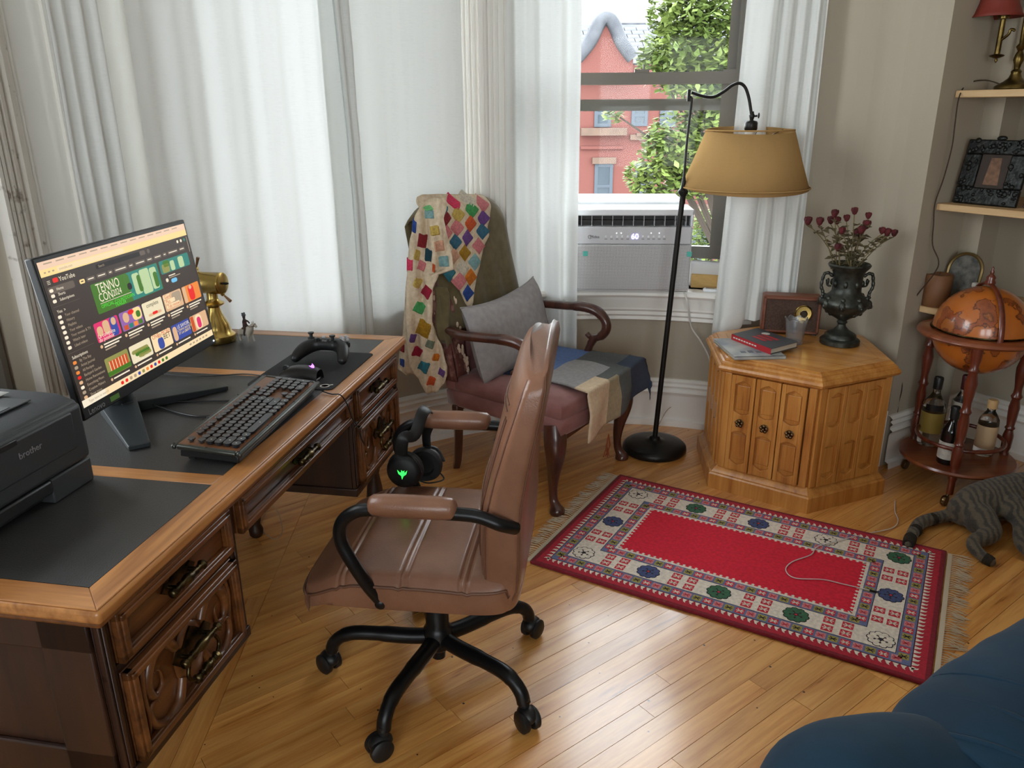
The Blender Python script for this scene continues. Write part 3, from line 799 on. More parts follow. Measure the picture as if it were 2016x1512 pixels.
def drawer(a, b, z0, z1, carve=False):
    f = fv - .012; mb = MB()
    mb.box(a, b, f, fv + .3, z0, z1)
    bw = .016
    for k, (ins, dep) in enumerate(((0, .014), (.007, .018), (.013, .012))):
        A, B, Z0, Z1 = a + ins, b - ins, z0 + ins, z1 - ins
        for q in ((A, A + bw - ins * .6, Z0, Z1), (B - bw + ins * .6, B, Z0, Z1), (A, B, Z0, Z0 + bw - ins * .6), (A, B, Z1 - bw + ins * .6, Z1)):
            mb.box(q[0], q[1], f - dep, f, q[2], q[3])
    d = mb.build('drawer', m_dwood, desk, bevel=.0022)
    c = (a + b) / 2; zc = (z0 + z1) / 2
    if carve:
        cv = MB(); w_ = (b - a); h = (z1 - z0)
        for s in (-1, 1):
            X = lambda t: c + s * t * w_
            scroll(cv, [(X(.12), zc + .04), (X(.20), zc + .075), (X(.30), zc + .07), (X(.36), zc + .03), (X(.33), zc - .005), (X(.26), zc + .0), (X(.26), zc + .03), (X(.30), zc + .035)], .013, .004, f - .004)
            scroll(cv, [(X(.10), zc - .03), (X(.16), zc - .07), (X(.27), zc - .078), (X(.36), zc - .055), (X(.37), zc - .02), (X(.31), zc - .018), (X(.29), zc - .045)], .012, .004, f - .004)
            scroll(cv, [(X(.38), zc + .07), (X(.40), zc + .02), (X(.385), zc - .03), (X(.40), zc - .07)], .008, .004, f - .003)
        cv.sphere((c, f - .002, zc), (.05, .010, .062), 16, 10)
        cv.build('carving', m_dwood, d, smooth=60)
        bail(d, c, f - .008, zc + .018, .10, True)
    else: bail(d, c, f - .002, zc + .002, .085)
    return d
for a, b in (P1, P2):
    drawer(a + .026, b - .026, .617, .712); drawer(a + .026, b - .026, .415, .598, True)
drawer(P1[1] + .012, P2[0] - .012, .632, .712)
# ================================================================ OFFICE CHAIR
m_lea = mat('brown_leather', C(114, 78, 59), .33, c2=C(130, 91, 70), ns=9, bump=.22, bs=260, coat=.1)
m_leas = mat('brown_leather_stitched', C(98, 66, 50), .5, bump=.2, bs=260)
m_thread = mat('tan_thread', C(150, 110, 78), .8)
m_blk = mat('black_metal', C(22, 22, 23), .35, metal=.4)
m_blkp = mat('black_plastic', C(20, 20, 21), .45)
CC = Vector((-.2035, 1.7637, 0)); CRZ = math.radians(83)
chair = thing('office_chair', 'brown leather swivel office chair with black metal base', 'office chair', CC, CRZ)
cf = Vector((-math.sin(CRZ), math.cos(CRZ), 0)); cr_ = Vector((math.cos(CRZ), math.sin(CRZ), 0))
def c_loc(P): d = P - CC; return Vector((d.dot(cr_), d.dot(cf), d.z))
def c_px(x, y, lx):                                  # pixel onto the vertical plane local x = lx
    return c_loc(onplane(x, y, CC + cr_ * lx, cr_))
def cushion(mb, outline, top, bot, edge=.02, rings=10, m=0, M=None):
    """closed cushion: outline(a)->(x,y) unit ring; top(x,y), bot(x,y) heights"""
    n = 72; ring = [outline(2 * PI * i / n) for i in range(n)]
    layers = []
    ks = [(j / rings) for j in range(1, rings)] + [.97, 1.0]
    vs = [(0, 0, top(0, 0))]; fs = []
    rows = []
    for k in ks:
        rows.append([(x * k, y * k, top(x * k, y * k) - (edge * .35 if k == .97 else (edge if k == 1.0 else 0))) for x, y in ring])
    rows.append([(x * 1.004, y * 1.004, (top(x, y) - edge + bot(x, y) + edge) / 2) for x, y in ring])
    rows.append([(x, y, bot(x, y) + edge) for x, y in ring]); rows.append([(x * .96, y * .96, bot(x, y)) for x, y in ring]); rows.append([(x * .5, y * .5, bot(x * .5, y * .5)) for x, y in ring])
    for r in rows: vs += r
    for i in range(n): fs.append((0, 1 + i, 1 + (i + 1) % n))
    for j in range(len(rows) - 1):
        for i in range(n):
            a = 1 + j * n
            fs.append((a + i, a + n + i, a + n + (i + 1) % n, a + (i + 1) % n))
    b0 = 1 + (len(rows) - 1) * n; vs.append((0, 0, bot(0, 0))); e = len(vs) - 1
    for i in range(n): fs.append((e, b0 + (i + 1) % n, b0 + i))
    mb.add(vs, fs, m, M)
def rrect(hx, hy, p=6):
    def f(a):
        c, s = math.cos(a), math.sin(a); r = (abs(c) ** p + abs(s) ** p) ** (-1 / p)
        return hx * c * r, hy * s * r
    return f
SY = .018
seams = (.165, .02, -.12)
def s_top(x, y):
    y2 = y + SY; z = .468 - .055 * ss(.13, .30, y2) - .018 * (y2 / .25) ** 2 * (1 if y2 < 0 else .2) - .010 * (x / .24) ** 4 + .012 * ss(-.1, -.25, y2)
    for s in seams:
        for o in (-.008, .008): z -= .0045 * math.exp(-((y2 - s - o) / .0035) ** 2)
        z += .0015 * math.exp(-((y2 - s) / .006) ** 2)
    return z
# seat as a fine height field so that the stitched seams show
mb = MB(); NX, NY = 40, 150
ol = rrect(.242, .262, 7)
def seat_pt(u, v):
    a, b = 2 * u - 1, 2 * v - 1
    # square to rounded rectangle
    x, y = a * .242, b * .262
    k = 1 - .05 * (abs(a) ** 6) * (abs(b) ** 6) * 2
    x *= k; y *= k
    e = max(abs(a), abs(b)); drop = .022 * ss(.93, 1.0, abs(a)) + .022 * ss(.955, 1.0, abs(b))
    return (x, y + SY, s_top(x, y) - drop)
mb.grid(seat_pt, NX, NY)
bnd = [seat_pt(i / NX, 0) for i in range(NX)] + [seat_pt(1, j / NY) for j in range(0, NY, 3)] + [seat_pt(1 - i / NX, 1) for i in range(NX)] + [seat_pt(0, 1 - j / NY) for j in range(0, NY, 3)]
r0 = bnd; r1 = [(x * 1.012, (y - SY) * 1.012 + SY, z - .03) for x, y, z in bnd]; r2 = [(x * .99, (y - SY) * .99 + SY, .375 - .02 * ss(.2, .3, y)) for x, y, z in bnd]; r3 = [(x * .8, (y - SY) * .8 + SY, .368) for x, y, z in bnd]
mb.frustum([list(reversed(r)) for r in (r0, r1, r2, r3)], 0, None, cap=False); mb.f.append([len(mb.v) - len(bnd) + i for i in range(len(bnd))]); mb.m.append(0)
seat = mb.build('seat', m_lea, chair, smooth=60)
pip = [(x * 1.006, (y - SY) * 1.006 + SY, z + .001) for x, y, z in bnd]
MB().tube(pip, .0035, 6, closed=True).build('piping', m_leas, seat, smooth=80)
MB().box(-.12, .12, -.16, .14, .345, .372).box(-.04, .04, -.06, .06, .32, .35).tube([(.04, .02, .345), (.16, .03, .345), (.21, .03, .335)], .006, 8).build('seat_plate', m_blkp, chair, bevel=.004)
# backrest: lofted leather shell
def ringb(y, z, hw, ht, tilt, p=7, crown=0):
    out = []
    for i in range(56):
        a = 2 * PI * i / 56; c, s = math.cos(a), math.sin(a); r = (abs(c) ** p + abs(s) ** p) ** (-1 / p)
        x = hw * c * r; t = ht * s * r
        t += .024 * max(0, 1 - (x / .23) ** 2) if s > 0 else 0      # front cushion bulges
        out.append((x, y + t * math.cos(tilt), z + t * math.sin(tilt) + .048 * max(0, 1 - (x / hw) ** 2) * ss(.70, .94, z)))
    return out
st = [(-.150,.395,.175,.012,1.2),(-.175,.385,.205,.028,1.0),(-.195,.40,.215,.038,.7),(-.205,.44,.222,.045,.3),(-.207,.50,.226,.047,.1),(-.208,.57,.228,.047,.0),(-.214,.64,.23,.046,-.12),(-.230,.72,.231,.044,-.2),(-.250,.80,.231,.040,-.22),(-.268,.87,.229,.034,-.22),(-.279,.915,.224,.029,-.22),(-.284,.938,.212,.021,-.22),(-.286,.948,.19,.01,-.22)]
fine = []
for i in range(len(st) - 1):
    for k in range(3): fine.append(tuple(lerp(a, b, k / 3) for a, b in zip(st[i], st[i + 1])))
fine.append(st[-1])
mb = MB().frustum([ringb(*q) for q in fine])
back = mb.build('backrest', m_lea, chair, smooth=70)
# raised front pads with arched seams, and stitched edge lines
def bfront(x, z, off=.0):
    for a, b in zip(st, st[1:]):
        if a[1] <= z <= b[1] and a[1] < b[1] and a[0] <= -.194:
            t = (z - a[1]) / (b[1] - a[1]); y = lerp(a[0], b[0], t); h = lerp(a[3], b[3], t); tl = lerp(a[4], b[4], t); w_ = lerp(a[2], b[2], t)
            s = (max(0, 1 - (abs(x) / w_) ** 7)) ** (1 / 7)
            tt = h * s + .024 * max(0, 1 - (x / .23) ** 2)
            return Vector((x, y + tt * math.cos(tl) + off, z + tt * math.sin(tl) + .048 * max(0, 1 - (x / w_) ** 2) * ss(.70, .94, z)))
    return Vector((x, -.25 + off, z))
sm_ = MB()
for s in (-1, 1):
    for dx in (0, .014):
        sm_.tube([bfront(s * (.185 - dx - .05 * ss(.62, .45, z) - .0 * z), z, .0015) for z in [.455 + .02 * k for k in range(20)]], .0022, 6)
for dz in (0, .016):
    sm_.tube([bfront(-.17 + .34 * k / 24, .60 + dz + .045 * math.sin(PI * k / 24), .0015) for k in range(25)], .0022, 6)
    sm_.tube([bfront(-.17 + .34 * k / 24, .845 + dz * .8 - .02 * math.sin(PI * k / 24), .0015) for k in range(25)], .0020, 6)
sm_.build('seam', m_leas, back, smooth=80)
for s in (-1, 1):
    for o, hh in ((-.78, 0), (.80, 0)):
        pts = []
        for (y, z, hw, ht, tl) in fine[3:-2]:
            t = ht * o; x = s * hw * (1 - abs(o) ** 7) ** (1 / 7) if abs(o) < 1 else hw
            t2 = t + (.024 * max(0, 1 - (x / .23) ** 2) if o > 0 else 0)
            pts.append((x * 1.004, y + t2 * math.cos(tl), z + t2 * math.sin(tl)))
        MB().tube(pts, .0022, 5).build('edge_stitching', m_leas, back, smooth=80)
# arms
for s in (-1, 1):
    lx = -.252
    raw = [(745, 1196), (722, 1160), (695, 1110), (672, 1068), (670, 1035), (690, 1012), (725, 1003), (800, 1007), (900, 1012), (945, 1018), (985, 1033), (1012, 1052)]
    P = [c_px(x, y, lx) for x, y in raw]; P = [Vector((-s * abs(lx) * (1 if True else 1), p.y, p.z)) for p in P]
    P[-1].x = -s * .225; P[0].x = -s * .228; P[1].x = -s * .24
    pth = smooth_path(P, 5)
    arm = MB().tube(pth, .0150, 12).build('armrest', m_blk, chair, smooth=60)
    a, b = P[6], P[8]; a = a + (a - b).normalized() * -.0; pr = [a.lerp(b, t) + Vector((0, 0, .012)) for t in (0, .02, .06, .2, .5, .8, .94, .98, 1)]
    MB().tube(pr, [.008, .018, .024, .0262, .0268, .0262, .024, .018, .008], 16, flat=.95).build('arm_pad', m_lea, arm, smooth=70)
    MB().sphere(tuple(P[0]), .019, 12, 8).build('arm_bracket', m_blk, arm)
# base
MB().lathe([(.010, .062), (.018, .064), (.020, .09), (.030, .095), (.038, .105), (.038, .155), (.034, .16), (.031, .17), (.031, .30), (.027, .305), (.027, .36)], 24).build('column', m_blk, chair, smooth=40)
for k in range(5):
    th = math.radians(32.5 + 72 * k) - CRZ; c, s = math.cos(th), math.sin(th)
    prof = [(.025, .128), (.08, .126), (.16, .130), (.225, .130), (.262, .118), (.286, .095), (.294, .07)]
    leg = MB().tube(smooth_path([(r * c, r * s, z) for r, z in prof], 4), [.0215] * 8 + [.0195] * 8 + [.018] * 9, 12).build('leg', m_blk, chair, smooth=60)
    M = Matrix.Translation((.298 * c, .298 * s, 0)) @ Matrix.Rotation(th + random.uniform(-.9, .9), 4, 'Z')
    mb = MB()
    for sgn in (-1, 1):
        Mw = M @ Matrix(((1, 0, 0, .012), (0, 0, 1, sgn * .006), (0, 1, 0, .0290), (0, 0, 0, 1)))
        mb.lathe([(.006, 0), (.026, 0), (.029, .004 * sgn), (.029, .016 * sgn), (.022, .021 * sgn), (.006, .022 * sgn)], 20, 0, Mw)
    mb.build('caster_wheel', m_blkp, leg, smooth=50)
    MB().sphere((0, 0, 0), (.031, .024, .022), 14, 8, 0, M @ Matrix.Translation((.008, 0, .042))).tube([(0, 0, .045), (0, 0, .085)], .012, 10, 0, M).build('caster_fork', m_blkp, leg, smooth=60)

# ---- headset hung over the far arm pad
m_hp = mat('headset_black', C(14, 14, 15), .5); m_hpc = mat('headset_cushion', C(18, 18, 18), .8)
m_green = mat('green_led', (.02, .8, .05), .4, emit=(.02, 1, .06), es=1.3)
hpN = aty(797, 925, 1.925); hpF = aty(838, 912, 2.03); hpT = aty(836, 818, 1.985)
hs = thing('headset', 'black gaming headset with a green emblem hung over the chair arm', 'headset', (hpT.x, hpT.y, hpN.z - .06))
ho = Vector(hs.location)
nax = (hpF - hpN); nax.z = 0; nax = nax.normalized(); nax = (nax + Vector((-.25, 0, 0))).normalized()
band = smooth_path([hpN - nax * .012 + Vector((-.004, 0, .05)), hpN + Vector((.004, -.018, .10)), hpT + Vector((-.022, -.055, -.032)), hpT + Vector((-.004, -.02, .012)), hpT + Vector((.006, .02, .012)), hpT + Vector((.012, .05, -.03)), hpF + Vector((.004, .016, .085)), hpF + nax * .01 + Vector((.004, 0, .04))], 6)
MB().tube([p - ho for p in band], .0165, 10, flat=.2, upv=(1, 0, 0)).build('headband', m_hp, hs, smooth=70)
for c, sgn in ((hpN, -1), (hpF, 1)):
    Mc = frame(c - ho, nax.cross(Vector((0, 0, 1))), (0, 0, 1))
    zz = Mc.col[2].to_3d(); k = sgn if zz.dot(nax) > 0 else -sgn
    cup = MB().lathe([(.004, k * .022), (.034, k * .022), (.046, k * .014), (.049, k * .004), (.049, -k * .002)], 32, 0, Mc).build('ear_cup', m_hp, hs, smooth=50)
    MB().lathe([(.049, -k * .002), (.051, -k * .010), (.046, -k * .022), (.03, -k * .022), (.026, -k * .010)], 32, 0, Mc).build('ear_cushion', m_hpc, cup, smooth=60)
    yk = smooth_path([c - ho + Vector((0, 0, .052)) - nax * 0, c - ho + nax * sgn * .012 + Vector((.03, 0, .04)), c - ho + nax * sgn * .012 + Vector((.05, 0, 0))], 4)
    MB().tube(yk, .004, 6).build('yoke', m_hp, cup, smooth=60)
    if sgn == -1:
        lg = [(-.002, -.014), (.002, -.004), (.010, .002), (.013, .013), (.007, .006), (.004, .008), (.006, .013), (.001, .009), (-.003, .013), (-.003, .007), (-.008, .006), (-.014, .013), (-.011, .002), (-.004, -.003)]
        Ml = Mc @ Matrix.Translation((0, -.004, k * .0222))
        if k < 0: Ml = Ml @ Matrix.Rotation(PI, 4, 'Y')
        MB().prism(lg, 0, .0008, 0, Ml).build('emblem', m_green, cup, smooth=0)
MB().tube([p - ho for p in smooth_path([hpN + Vector((.03, .02, -.04)), hpN + Vector((.06, .03, -.055)), hpF + Vector((.05, .0, -.05)), hpF + Vector((.03, 0, -.02))], 6)], .0022, 6).build('cable', m_hp, hs, smooth=60)
# ================================================================ ARMCHAIR with its textiles
m_mah = wood('mahogany', C(58, 30, 24), C(86, 48, 36), axis=2, scale=6, rough=.28, coat=.4)
m_rose = mat('rose_velvet', C(150, 102, 98), .8, c2=C(132, 86, 82), ns=14, sheen=.3, bump=.2, bs=200)
m_torn = mat('scratched_velvet', C(112, 66, 60), .9, c2=C(150, 108, 98), ns=30, nd=6, contrast=(.5, .62), bump=.6, bs=90)
m_pad = mat('cream_wadding', C(214, 190, 168), .95)
AO = Vector((.3085, 2.925, 0)); ARZ = math.atan2(.843, .537)
ax_ = Vector((math.cos(ARZ), math.sin(ARZ), 0)); ay_ = Vector((-math.sin(ARZ), math.cos(ARZ), 0))
def a_w(x, y, z): return AO + ax_ * x + ay_ * y + Vector((0, 0, z))
def a_l(P): d = Vector(P) - AO; return Vector((d.dot(ax_), d.dot(ay_), d.z))
arm = thing('armchair', 'rose upholstered mahogany armchair with crook arms by the window', 'armchair', AO, ARZ)
def trap(y):                                          # half width of the seat
    return lerp(.315, .245, (y + .04) / .56)
rings = []
for z, o in ((.325, -.012), (.335, 0), (.39, .004), (.396, -.004), (.402, .003), (.435, .002), (.452, -.012)):
    r = []
    pts = []
    for k in range(13): t = k / 12; y = -.045 - .03 * math.sin(PI * t); pts.append((lerp(-trap(-.04), trap(-.04), t), y))
    for k in range(1, 9): y = lerp(-.045, .52, k / 8); pts.append((trap(y), y))
    for k in range(1, 12): t = k / 12; pts.append((lerp(trap(.52), -trap(.52), t), .52))
    for k in range(0, 8): y = lerp(.52, -.045, k / 8); pts.append((-trap(y), y))
    for x, y in pts:
        d = Vector((x, y - .24)).normalized() * o; r.append((x + d.x, y + d.y, z))
    rings.append(r)
cx0 = [(x * .7, (y - .24) * .7 + .24, .462) for x, y, z in rings[-1]]; rings.append(cx0)
MB().frustum(rings).build('seat', m_rose, arm, smooth=60)
# back
def by(z): return lerp(.475, .60, (z - .45) / .65)
def bhw(z): return .255 if z < .95 else .255 * math.sqrt(max(.02, 1 - ((z - .95) / .19) ** 2.6))
rb = []
for k in range(22):
    z = .40 + .70 * k / 21; hw = bhw(z); y = by(z); r = []
    th = .042 if z < 1.05 else .042 - .03 * (z - 1.05) / .05
    for i in range(36):
        a = 2 * PI * i / 36; c, s = math.cos(a), math.sin(a); q = (abs(c) ** 5 + abs(s) ** 5) ** (-.2)
        r.append((hw * c * q, y + .03 + th * s * q, z))
    rb.append(r)
MB().frustum(rb, mf := 0).build('back', m_rose, arm, smooth=60)
# scratched near side of the back, with tufts of wadding pulled out
tp = MB().grid(lambda u, v: (-.262 - .004 * math.sin(9 * v), by(.44 + .36 * v) + lerp(-.02, .085, u), .44 + .36 * v), 8, 16)
tp.build('torn_panel', m_torn, arm, smooth=60, solid=.008)
tp = MB().grid(lambda u, v: (lerp(-.262, -.17, u), by(.46 + .30 * v) - .022 - .006 * math.sin(3 * u + 7 * v), .46 + .30 * v), 8, 12); tp.build('torn_panel', m_torn, arm, smooth=60, solid=.006)
rt = random.Random(5)
for k in range(16):
    v = rt.random(); z = .44 + .33 * v
    mb = MB(); p0 = Vector((-.266, by(z) + rt.uniform(-.02, .06), z)) if k % 2 else Vector((rt.uniform(-.26, -.19), by(z) - .028, z))
    for j in range(4): mb.sphere(tuple(p0 + Vector((rt.uniform(-.006, .006), rt.uniform(-.008, .008), rt.uniform(-.016, .016)))), (.005, .006, rt.uniform(.006, .015)), 8, 6)
    mb.build('wadding_tuft', m_pad, arm, smooth=60)
for s in (-1, 1):
    hx = .302
    p = [(s * .25, .53, .645), (s * .275, .48, .652), (s * hx, .40, .650), (s * hx, .28, .655), (s * hx, .19, .660), (s * hx, .125, .648), (s * hx, .085, .612), (s * hx, .083, .570), (s * hx, .112, .538), (s * hx, .150, .530), (s * hx, .172, .545)]
    a = MB().tube(smooth_path(p, 5), [.016] * 6 + [.0185] * 12 + [.021] * 10 + [.020] * 12 + [.016] * 6 + [.011] * 5, 12, flat=1.15).build('arm', m_mah, arm, smooth=70)
    MB().tube(smooth_path([(s * hx, .130, .535), (s * hx, .150, .505), (s * (hx - .006), .165, .46), (s * (hx - .012), .18, .40)], 5), [.018] * 6 + [.0165] * 5 + [.019] * 5, 10, flat=1.2).build('arm_support', m_mah, a, smooth=70)
    # front cabriole leg
    lp = [(s * .285, .0, .36), (s * .298, -.012, .30), (s * .300, -.014, .25), (s * .292, -.006, .19), (s * .286, .002, .12), (s * .286, .0, .06), (s * .290, -.012, .03), (s * .292, -.02, .012), (s * .292, -.022, 0)]
    MB().tube(smooth_path(lp, 4), [.040, .041, .042, .043, .043, .042, .041, .040, .038, .036, .034, .032, .029, .026, .024, .022, .020, .018, .017, .0165, .0165, .017, .018, .019, .021, .024, .027, .029, .030, .030, .029, .028, .027], 12).build('leg', m_mah, arm, smooth=70)
    rp = [(s * .215, .49, .36), (s * .205, .50, .25), (s * .190, .515, .14), (s * .172, .535, .05), (s * .160, .555, 0)]
    MB().tube(smooth_path(rp, 4), [.027 - .0006 * k for k in range(17)], 4).build('leg', m_mah, arm, smooth=30)
MB().box(-.26, .26, -.035, .0, .295, .33).box(-.25, .25, .47, .5, .30, .33).build('seat_rail', m_mah, arm, bevel=.006)
MB().tube([(-.25, .56, .655), (.25, .56, .655)], .018, 8).build('back_rail', m_mah, arm, smooth=60)

# ---- olive blanket over the back
m_olive = mat('olive_wool', C(96, 84, 56), .9, c2=C(108, 95, 66), ns=30, sheen=.25, bump=.3, bs=300)
def blank(u, v, off=.014):
    # v: 0 front hem .. 1 back hem ; u across
    a = 2 * u - 1; L1 = .44; tot = 2 * L1 + .12; d = v * tot
    ztop = 1.104
    if d < L1: z = ztop - .035 - (L1 - d); side = -1
    elif d > L1 + .12: z = ztop - .035 - (d - L1 - .12); side = 1
    else: z = None
    hwf = lambda z: .262 + .030 * ss(1.0, .66, z)
    crn = .055 * abs(a) ** 6
    if z is not None:
        y = by(z) + .03 + side * (.042 + off); x = a * hwf(z)
        y += side * .004 * math.sin(14 * a + 4 * z) * ss(1.0, .7, z) - (.0 if side < 0 else 0)
        zz = z - crn - (.012 * math.sin(3 * a + 1) if d < .01 else 0)
        return (x, y, zz)
    t = (d - L1) / .12 * PI; z = ztop - .035 + (.035 + off) * math.sin(t); y = by(ztop) + .03 - (.042 + off) * math.cos(t)
    return (a * hwf(1.07), y, z - crn)
bo_ = a_w(0, .5, .60); bl_ = MB().grid(blank, 28, 46)
blk = thing('wool_blanket', 'plain olive wool blanket draped over the armchair back', 'blanket', bo_, ARZ)
bl_.v = [tuple(Vector(v) - Vector((0, .5, .60))) for v in bl_.v]
bl_.build('blanket_cloth', m_olive, blk, smooth=180, solid=.006, off=1)
fl = MB().grid(lambda u, v: (-.268 - .012 * math.sin(6 * v) - .02 * u, .47 + .05 * u + .02 * v, lerp(.60, .82, v)), 6, 10); fl.v = [tuple(Vector(q) - Vector((0, .5, .60))) for q in fl.v]
fl.build('folded_edge', m_olive, blk, smooth=180, solid=.006)

# ---- crochet afghan
m_cro = mat('cream_crochet', C(224, 206, 180), .95, c2=C(204, 184, 156), ns=60, bump=.9, bs=240)
GC = {'pk': C(214, 128, 132), 'hp': C(226, 62, 100), 'gr': C(74, 160, 92), 'ye': C(206, 176, 92), 'or': C(214, 92, 46), 'pu': C(112, 74, 142), 'dr': C(140, 36, 44), 'bl': C(58, 108, 134), 'te': C(52, 122, 138), 'mu': C(172, 128, 30), 'lb': C(136, 176, 178), 'wh': C(214, 204, 186), 'na': C(44, 76, 152), 'pe': C(216, 164, 136), 'cr': C(160, 28, 56), 'dt': C(36, 74, 86), 'og': C(214, 120, 30), 'gg': C(120, 132, 110), 'mg': C(120, 200, 130)}
GM = {k: mat('yarn_' + k, v, .95, c2=tuple(x * .72 for x in v), ns=120, bump=.9, bs=300) for k, v in GC.items()}
nrm_l = Vector((0, -.98, .196)); nrm_w = (ax_ * nrm_l.x + ay_ * nrm_l.y + Vector((0, 0, nrm_l.z))).normalized()
pf = a_w(0, by(.8) + .03 - .042 - .026, .8)           # plane just in front of the blanket
vn = Vector((-.06, 1, 0)).normalized()
pe_w = a_w(-.325, .50, .8)                             # hanging plane beside the near edge of the back
af = thing('crochet_afghan', 'cream crochet afghan of bright granny squares over the armchair corner', 'blanket', a_w(-.3, .5, .46), 0)
afo = Vector(af.location)
def rows_fn(rows):
    def f(u, v):
        y = lerp(rows[0][0], rows[-1][0], v)
        for (y0, l0, r0), (y1, l1, r1) in zip(rows, rows[1:]):
            if y0 <= y <= y1:
                t = (y - y0) / (y1 - y0); t = t * t * (3 - 2 * t) * .5 + t * .5; return lerp(lerp(l0, l1, t), lerp(r0, r1, t), u), y
        return rows[-1][1], y
    return f
def f_front(x, y):
    p = onplane(x, y, pf, nrm_w); lz = a_l(p).z
    over = ss(1.075, 1.15, lz); p = p + (-nrm_w) * .05 * over + Vector((0, 0, .012)) * over + nrm_w * (.003 * math.sin(x * .11 + y * .06) + .002 * math.sin(x * .23))
    return p
def f_left(x, y):
    p = onplane(x, y, pe_w, vn); t = ss(460, 395, y)
    p = p + vn * (.012 * math.sin(x * .16 + y * .012) + .007 * math.sin(x * .31 - y * .03))
    return p + vn * .06 * t * t
fr_rows = [(385, 852, 958), (390, 842, 964), (400, 838, 967), (430, 838, 963), (448, 846, 958), (462, 858, 961), (490, 868, 950), (520, 878, 945), (550, 893, 937), (575, 905, 933), (595, 916, 931), (604, 922, 928)]
lf_rows = [(393, 846, 872), (400, 836, 876), (412, 824, 880), (430, 816, 872), (450, 812, 876), (480, 807, 884), (510, 804, 890), (530, 802, 893), (541, 801, 862), (570, 801, 852), (600, 800, 851), (630, 799, 850), (660, 802, 858), (690, 803, 872), (720, 806, 880), (735, 814, 880), (750, 826, 876), (765, 836, 866), (774, 842, 858)]
rr_rows = [(520, 801, 818), (600, 797, 816), (660, 792, 818), (700, 786, 820), (735, 782, 836), (742, 800, 834)]
for rows, fn, nu, nv, dep in ((fr_rows, f_front, 22, 48, 0), (lf_rows, f_left, 22, 70, 0), (rr_rows, f_left, 8, 30, .035)):
    rf_ = rows_fn(rows)
    mb = MB().grid(lambda u, v: fn(*rf_(u, v)) + vn * dep - afo, nu, nv)
    mb.build('crochet_panel', m_cro, af, smooth=180, solid=.006, off=0)
def granny(px, py, hw, hh, rot, key, fn, dep=0, out=None):
    c, s = math.cos(rot), math.sin(rot)
    toward = nrm_w if fn is f_front else -vn
    def g(u, v):
        a, b = 2 * u - 1, 2 * v - 1
        x = px + (a * c - b * s) * hw; y = py + (a * s + b * c) * hh
        e = max(abs(a), abs(b)); h = .0095 if e < .9 else -.001
        if abs(a) < .01 and abs(b) < .01: h = .006
        return fn(x, y) + vn * dep + toward * h - afo
    MB().grid(g, 6, 6).build('granny_square', GM[key], af, smooth=50)
q4 = PI / 4
S = 6.3
for cx, cy, k in ((955, 140, 'pk'), (805, 210, 'gr'), (640, 125, 'hp'), (640, 268, 'ye'), (785, 382, 'or'), (950, 312, 'pu'), (475, 315, 'dr'), (620, 432, 'pk'), (750, 556, 'pu'), (937, 475, 'bl'), (597, 612, 'bl'), (886, 658, 'pk'), (722, 742, 'mu'), (836, 858, 'lb'), (582, 785, 'pe'), (690, 930, 'wh'), (655, 1092, 'pk'), (787, 1045, 'og'), (758, 1240, 'na'), (458, 182, 'te'), (815, 92, 'wh'), (490, 490, 'pk'), (540, 985, 'te')):
    granny(800 + cx / S, 380 + cy / S, 10.6, 14.2, q4, k, f_front)
for cx, cy, k, hw, hh, ro in ((280, 275, 'lb', 10, 8, -.1), (265, 205, 'mg', 9, 5, -.5), (350, 462, 'ye', 10, 10, -.15), (410, 655, 'pe', 10, 11, -.12), (462, 850, 'lb', 10.5, 11, -.1), (200, 592, 'dr', 9, 14, .2), (275, 772, 'dt', 7.5, 13, .1), (135, 765, 'ye', 5.5, 11, .4), (187, 905, 'pk', 8, 10, .4), (45, 890, 'hp', 6, 12, 0), (140, 1112, 'ye', 8, 10, .5), (250, 1225, 'cr', 9, 12, .6), (165, 1425, 'gr', 11, 11, .5), (100, 415, 'na', 4, 12, .2), (340, 920, 'or', 3, 8, .2)):
    granny(800 + cx / S, 380 + cy / S, hw * 1.12, hh * 1.12, ro, k, f_left)
for cx, cy, k, hw, hh in ((335, 535, 'pu', 7, 10), (387, 712, 'cr', 11, 11), (550, 608, 'gg', 10, 9), (620, 782, 'og', 8, 8), (470, 887, 'te', 12, 12), (560, 1072, 'or', 9, 10), (690, 962, 'pu', 7, 9), (470, 420, 'mu', 15, 18)):
    granny(760 + cx / S, 580 + cy / S, hw, hh, .35, k, f_left)
for cx, cy, k in ((190, 690, 'dr'), (190, 870, 'na'), (275, 60, 'hp')):
    granny(760 + cx / S, 580 + cy / S, 6, 9, 0, k, f_left, .035)

# ---- grey pillow
m_pil = mat('grey_linen', C(156, 152, 153), .9, c2=C(168, 164, 164), ns=40, bump=.3, bs=400)
pc = a_w(.010, .375, .597)
pil = thing('pillow', 'grey linen cushion leaning on the armchair back', 'pillow', pc - Vector((0, 0, .13)), 0)
X = (ax_ * .96 + Vector((0, 0, .045))).normalized(); Yv = (ay_ * .30 + Vector((0, 0, .95))).normalized(); Mp = frame(pc - Vector(pil.location), X, Yv)
def pfn(side):
    def f(u, v):
        a, b = 2 * u - 1, 2 * v - 1
        k = (1 - a ** 4) * (1 - b ** 4); th = .062 * max(0, k) ** .5
        pin = 1 - .07 * (1 - a * a) * abs(b) ** 2 * 0
        x = a * .275 * (1 - .06 * (1 - abs(b)) ** 0 * (1 - b * b) * (abs(a) > .0)); y = b * .158 * (1 - .10 * (1 - a * a) * (1 if b > 0 else .6))
        z = side * th + .004 * math.sin(7 * a + 3 * b)
        return (x, y + .012 * a * a, z)
    return f
mb = MB().grid(pfn(1), 26, 20, 0, Mp).grid(lambda u, v: pfn(-1)(1 - u, v), 26, 20, 0, Mp); mb.build('cushion_cover', m_pil, pil, smooth=80)
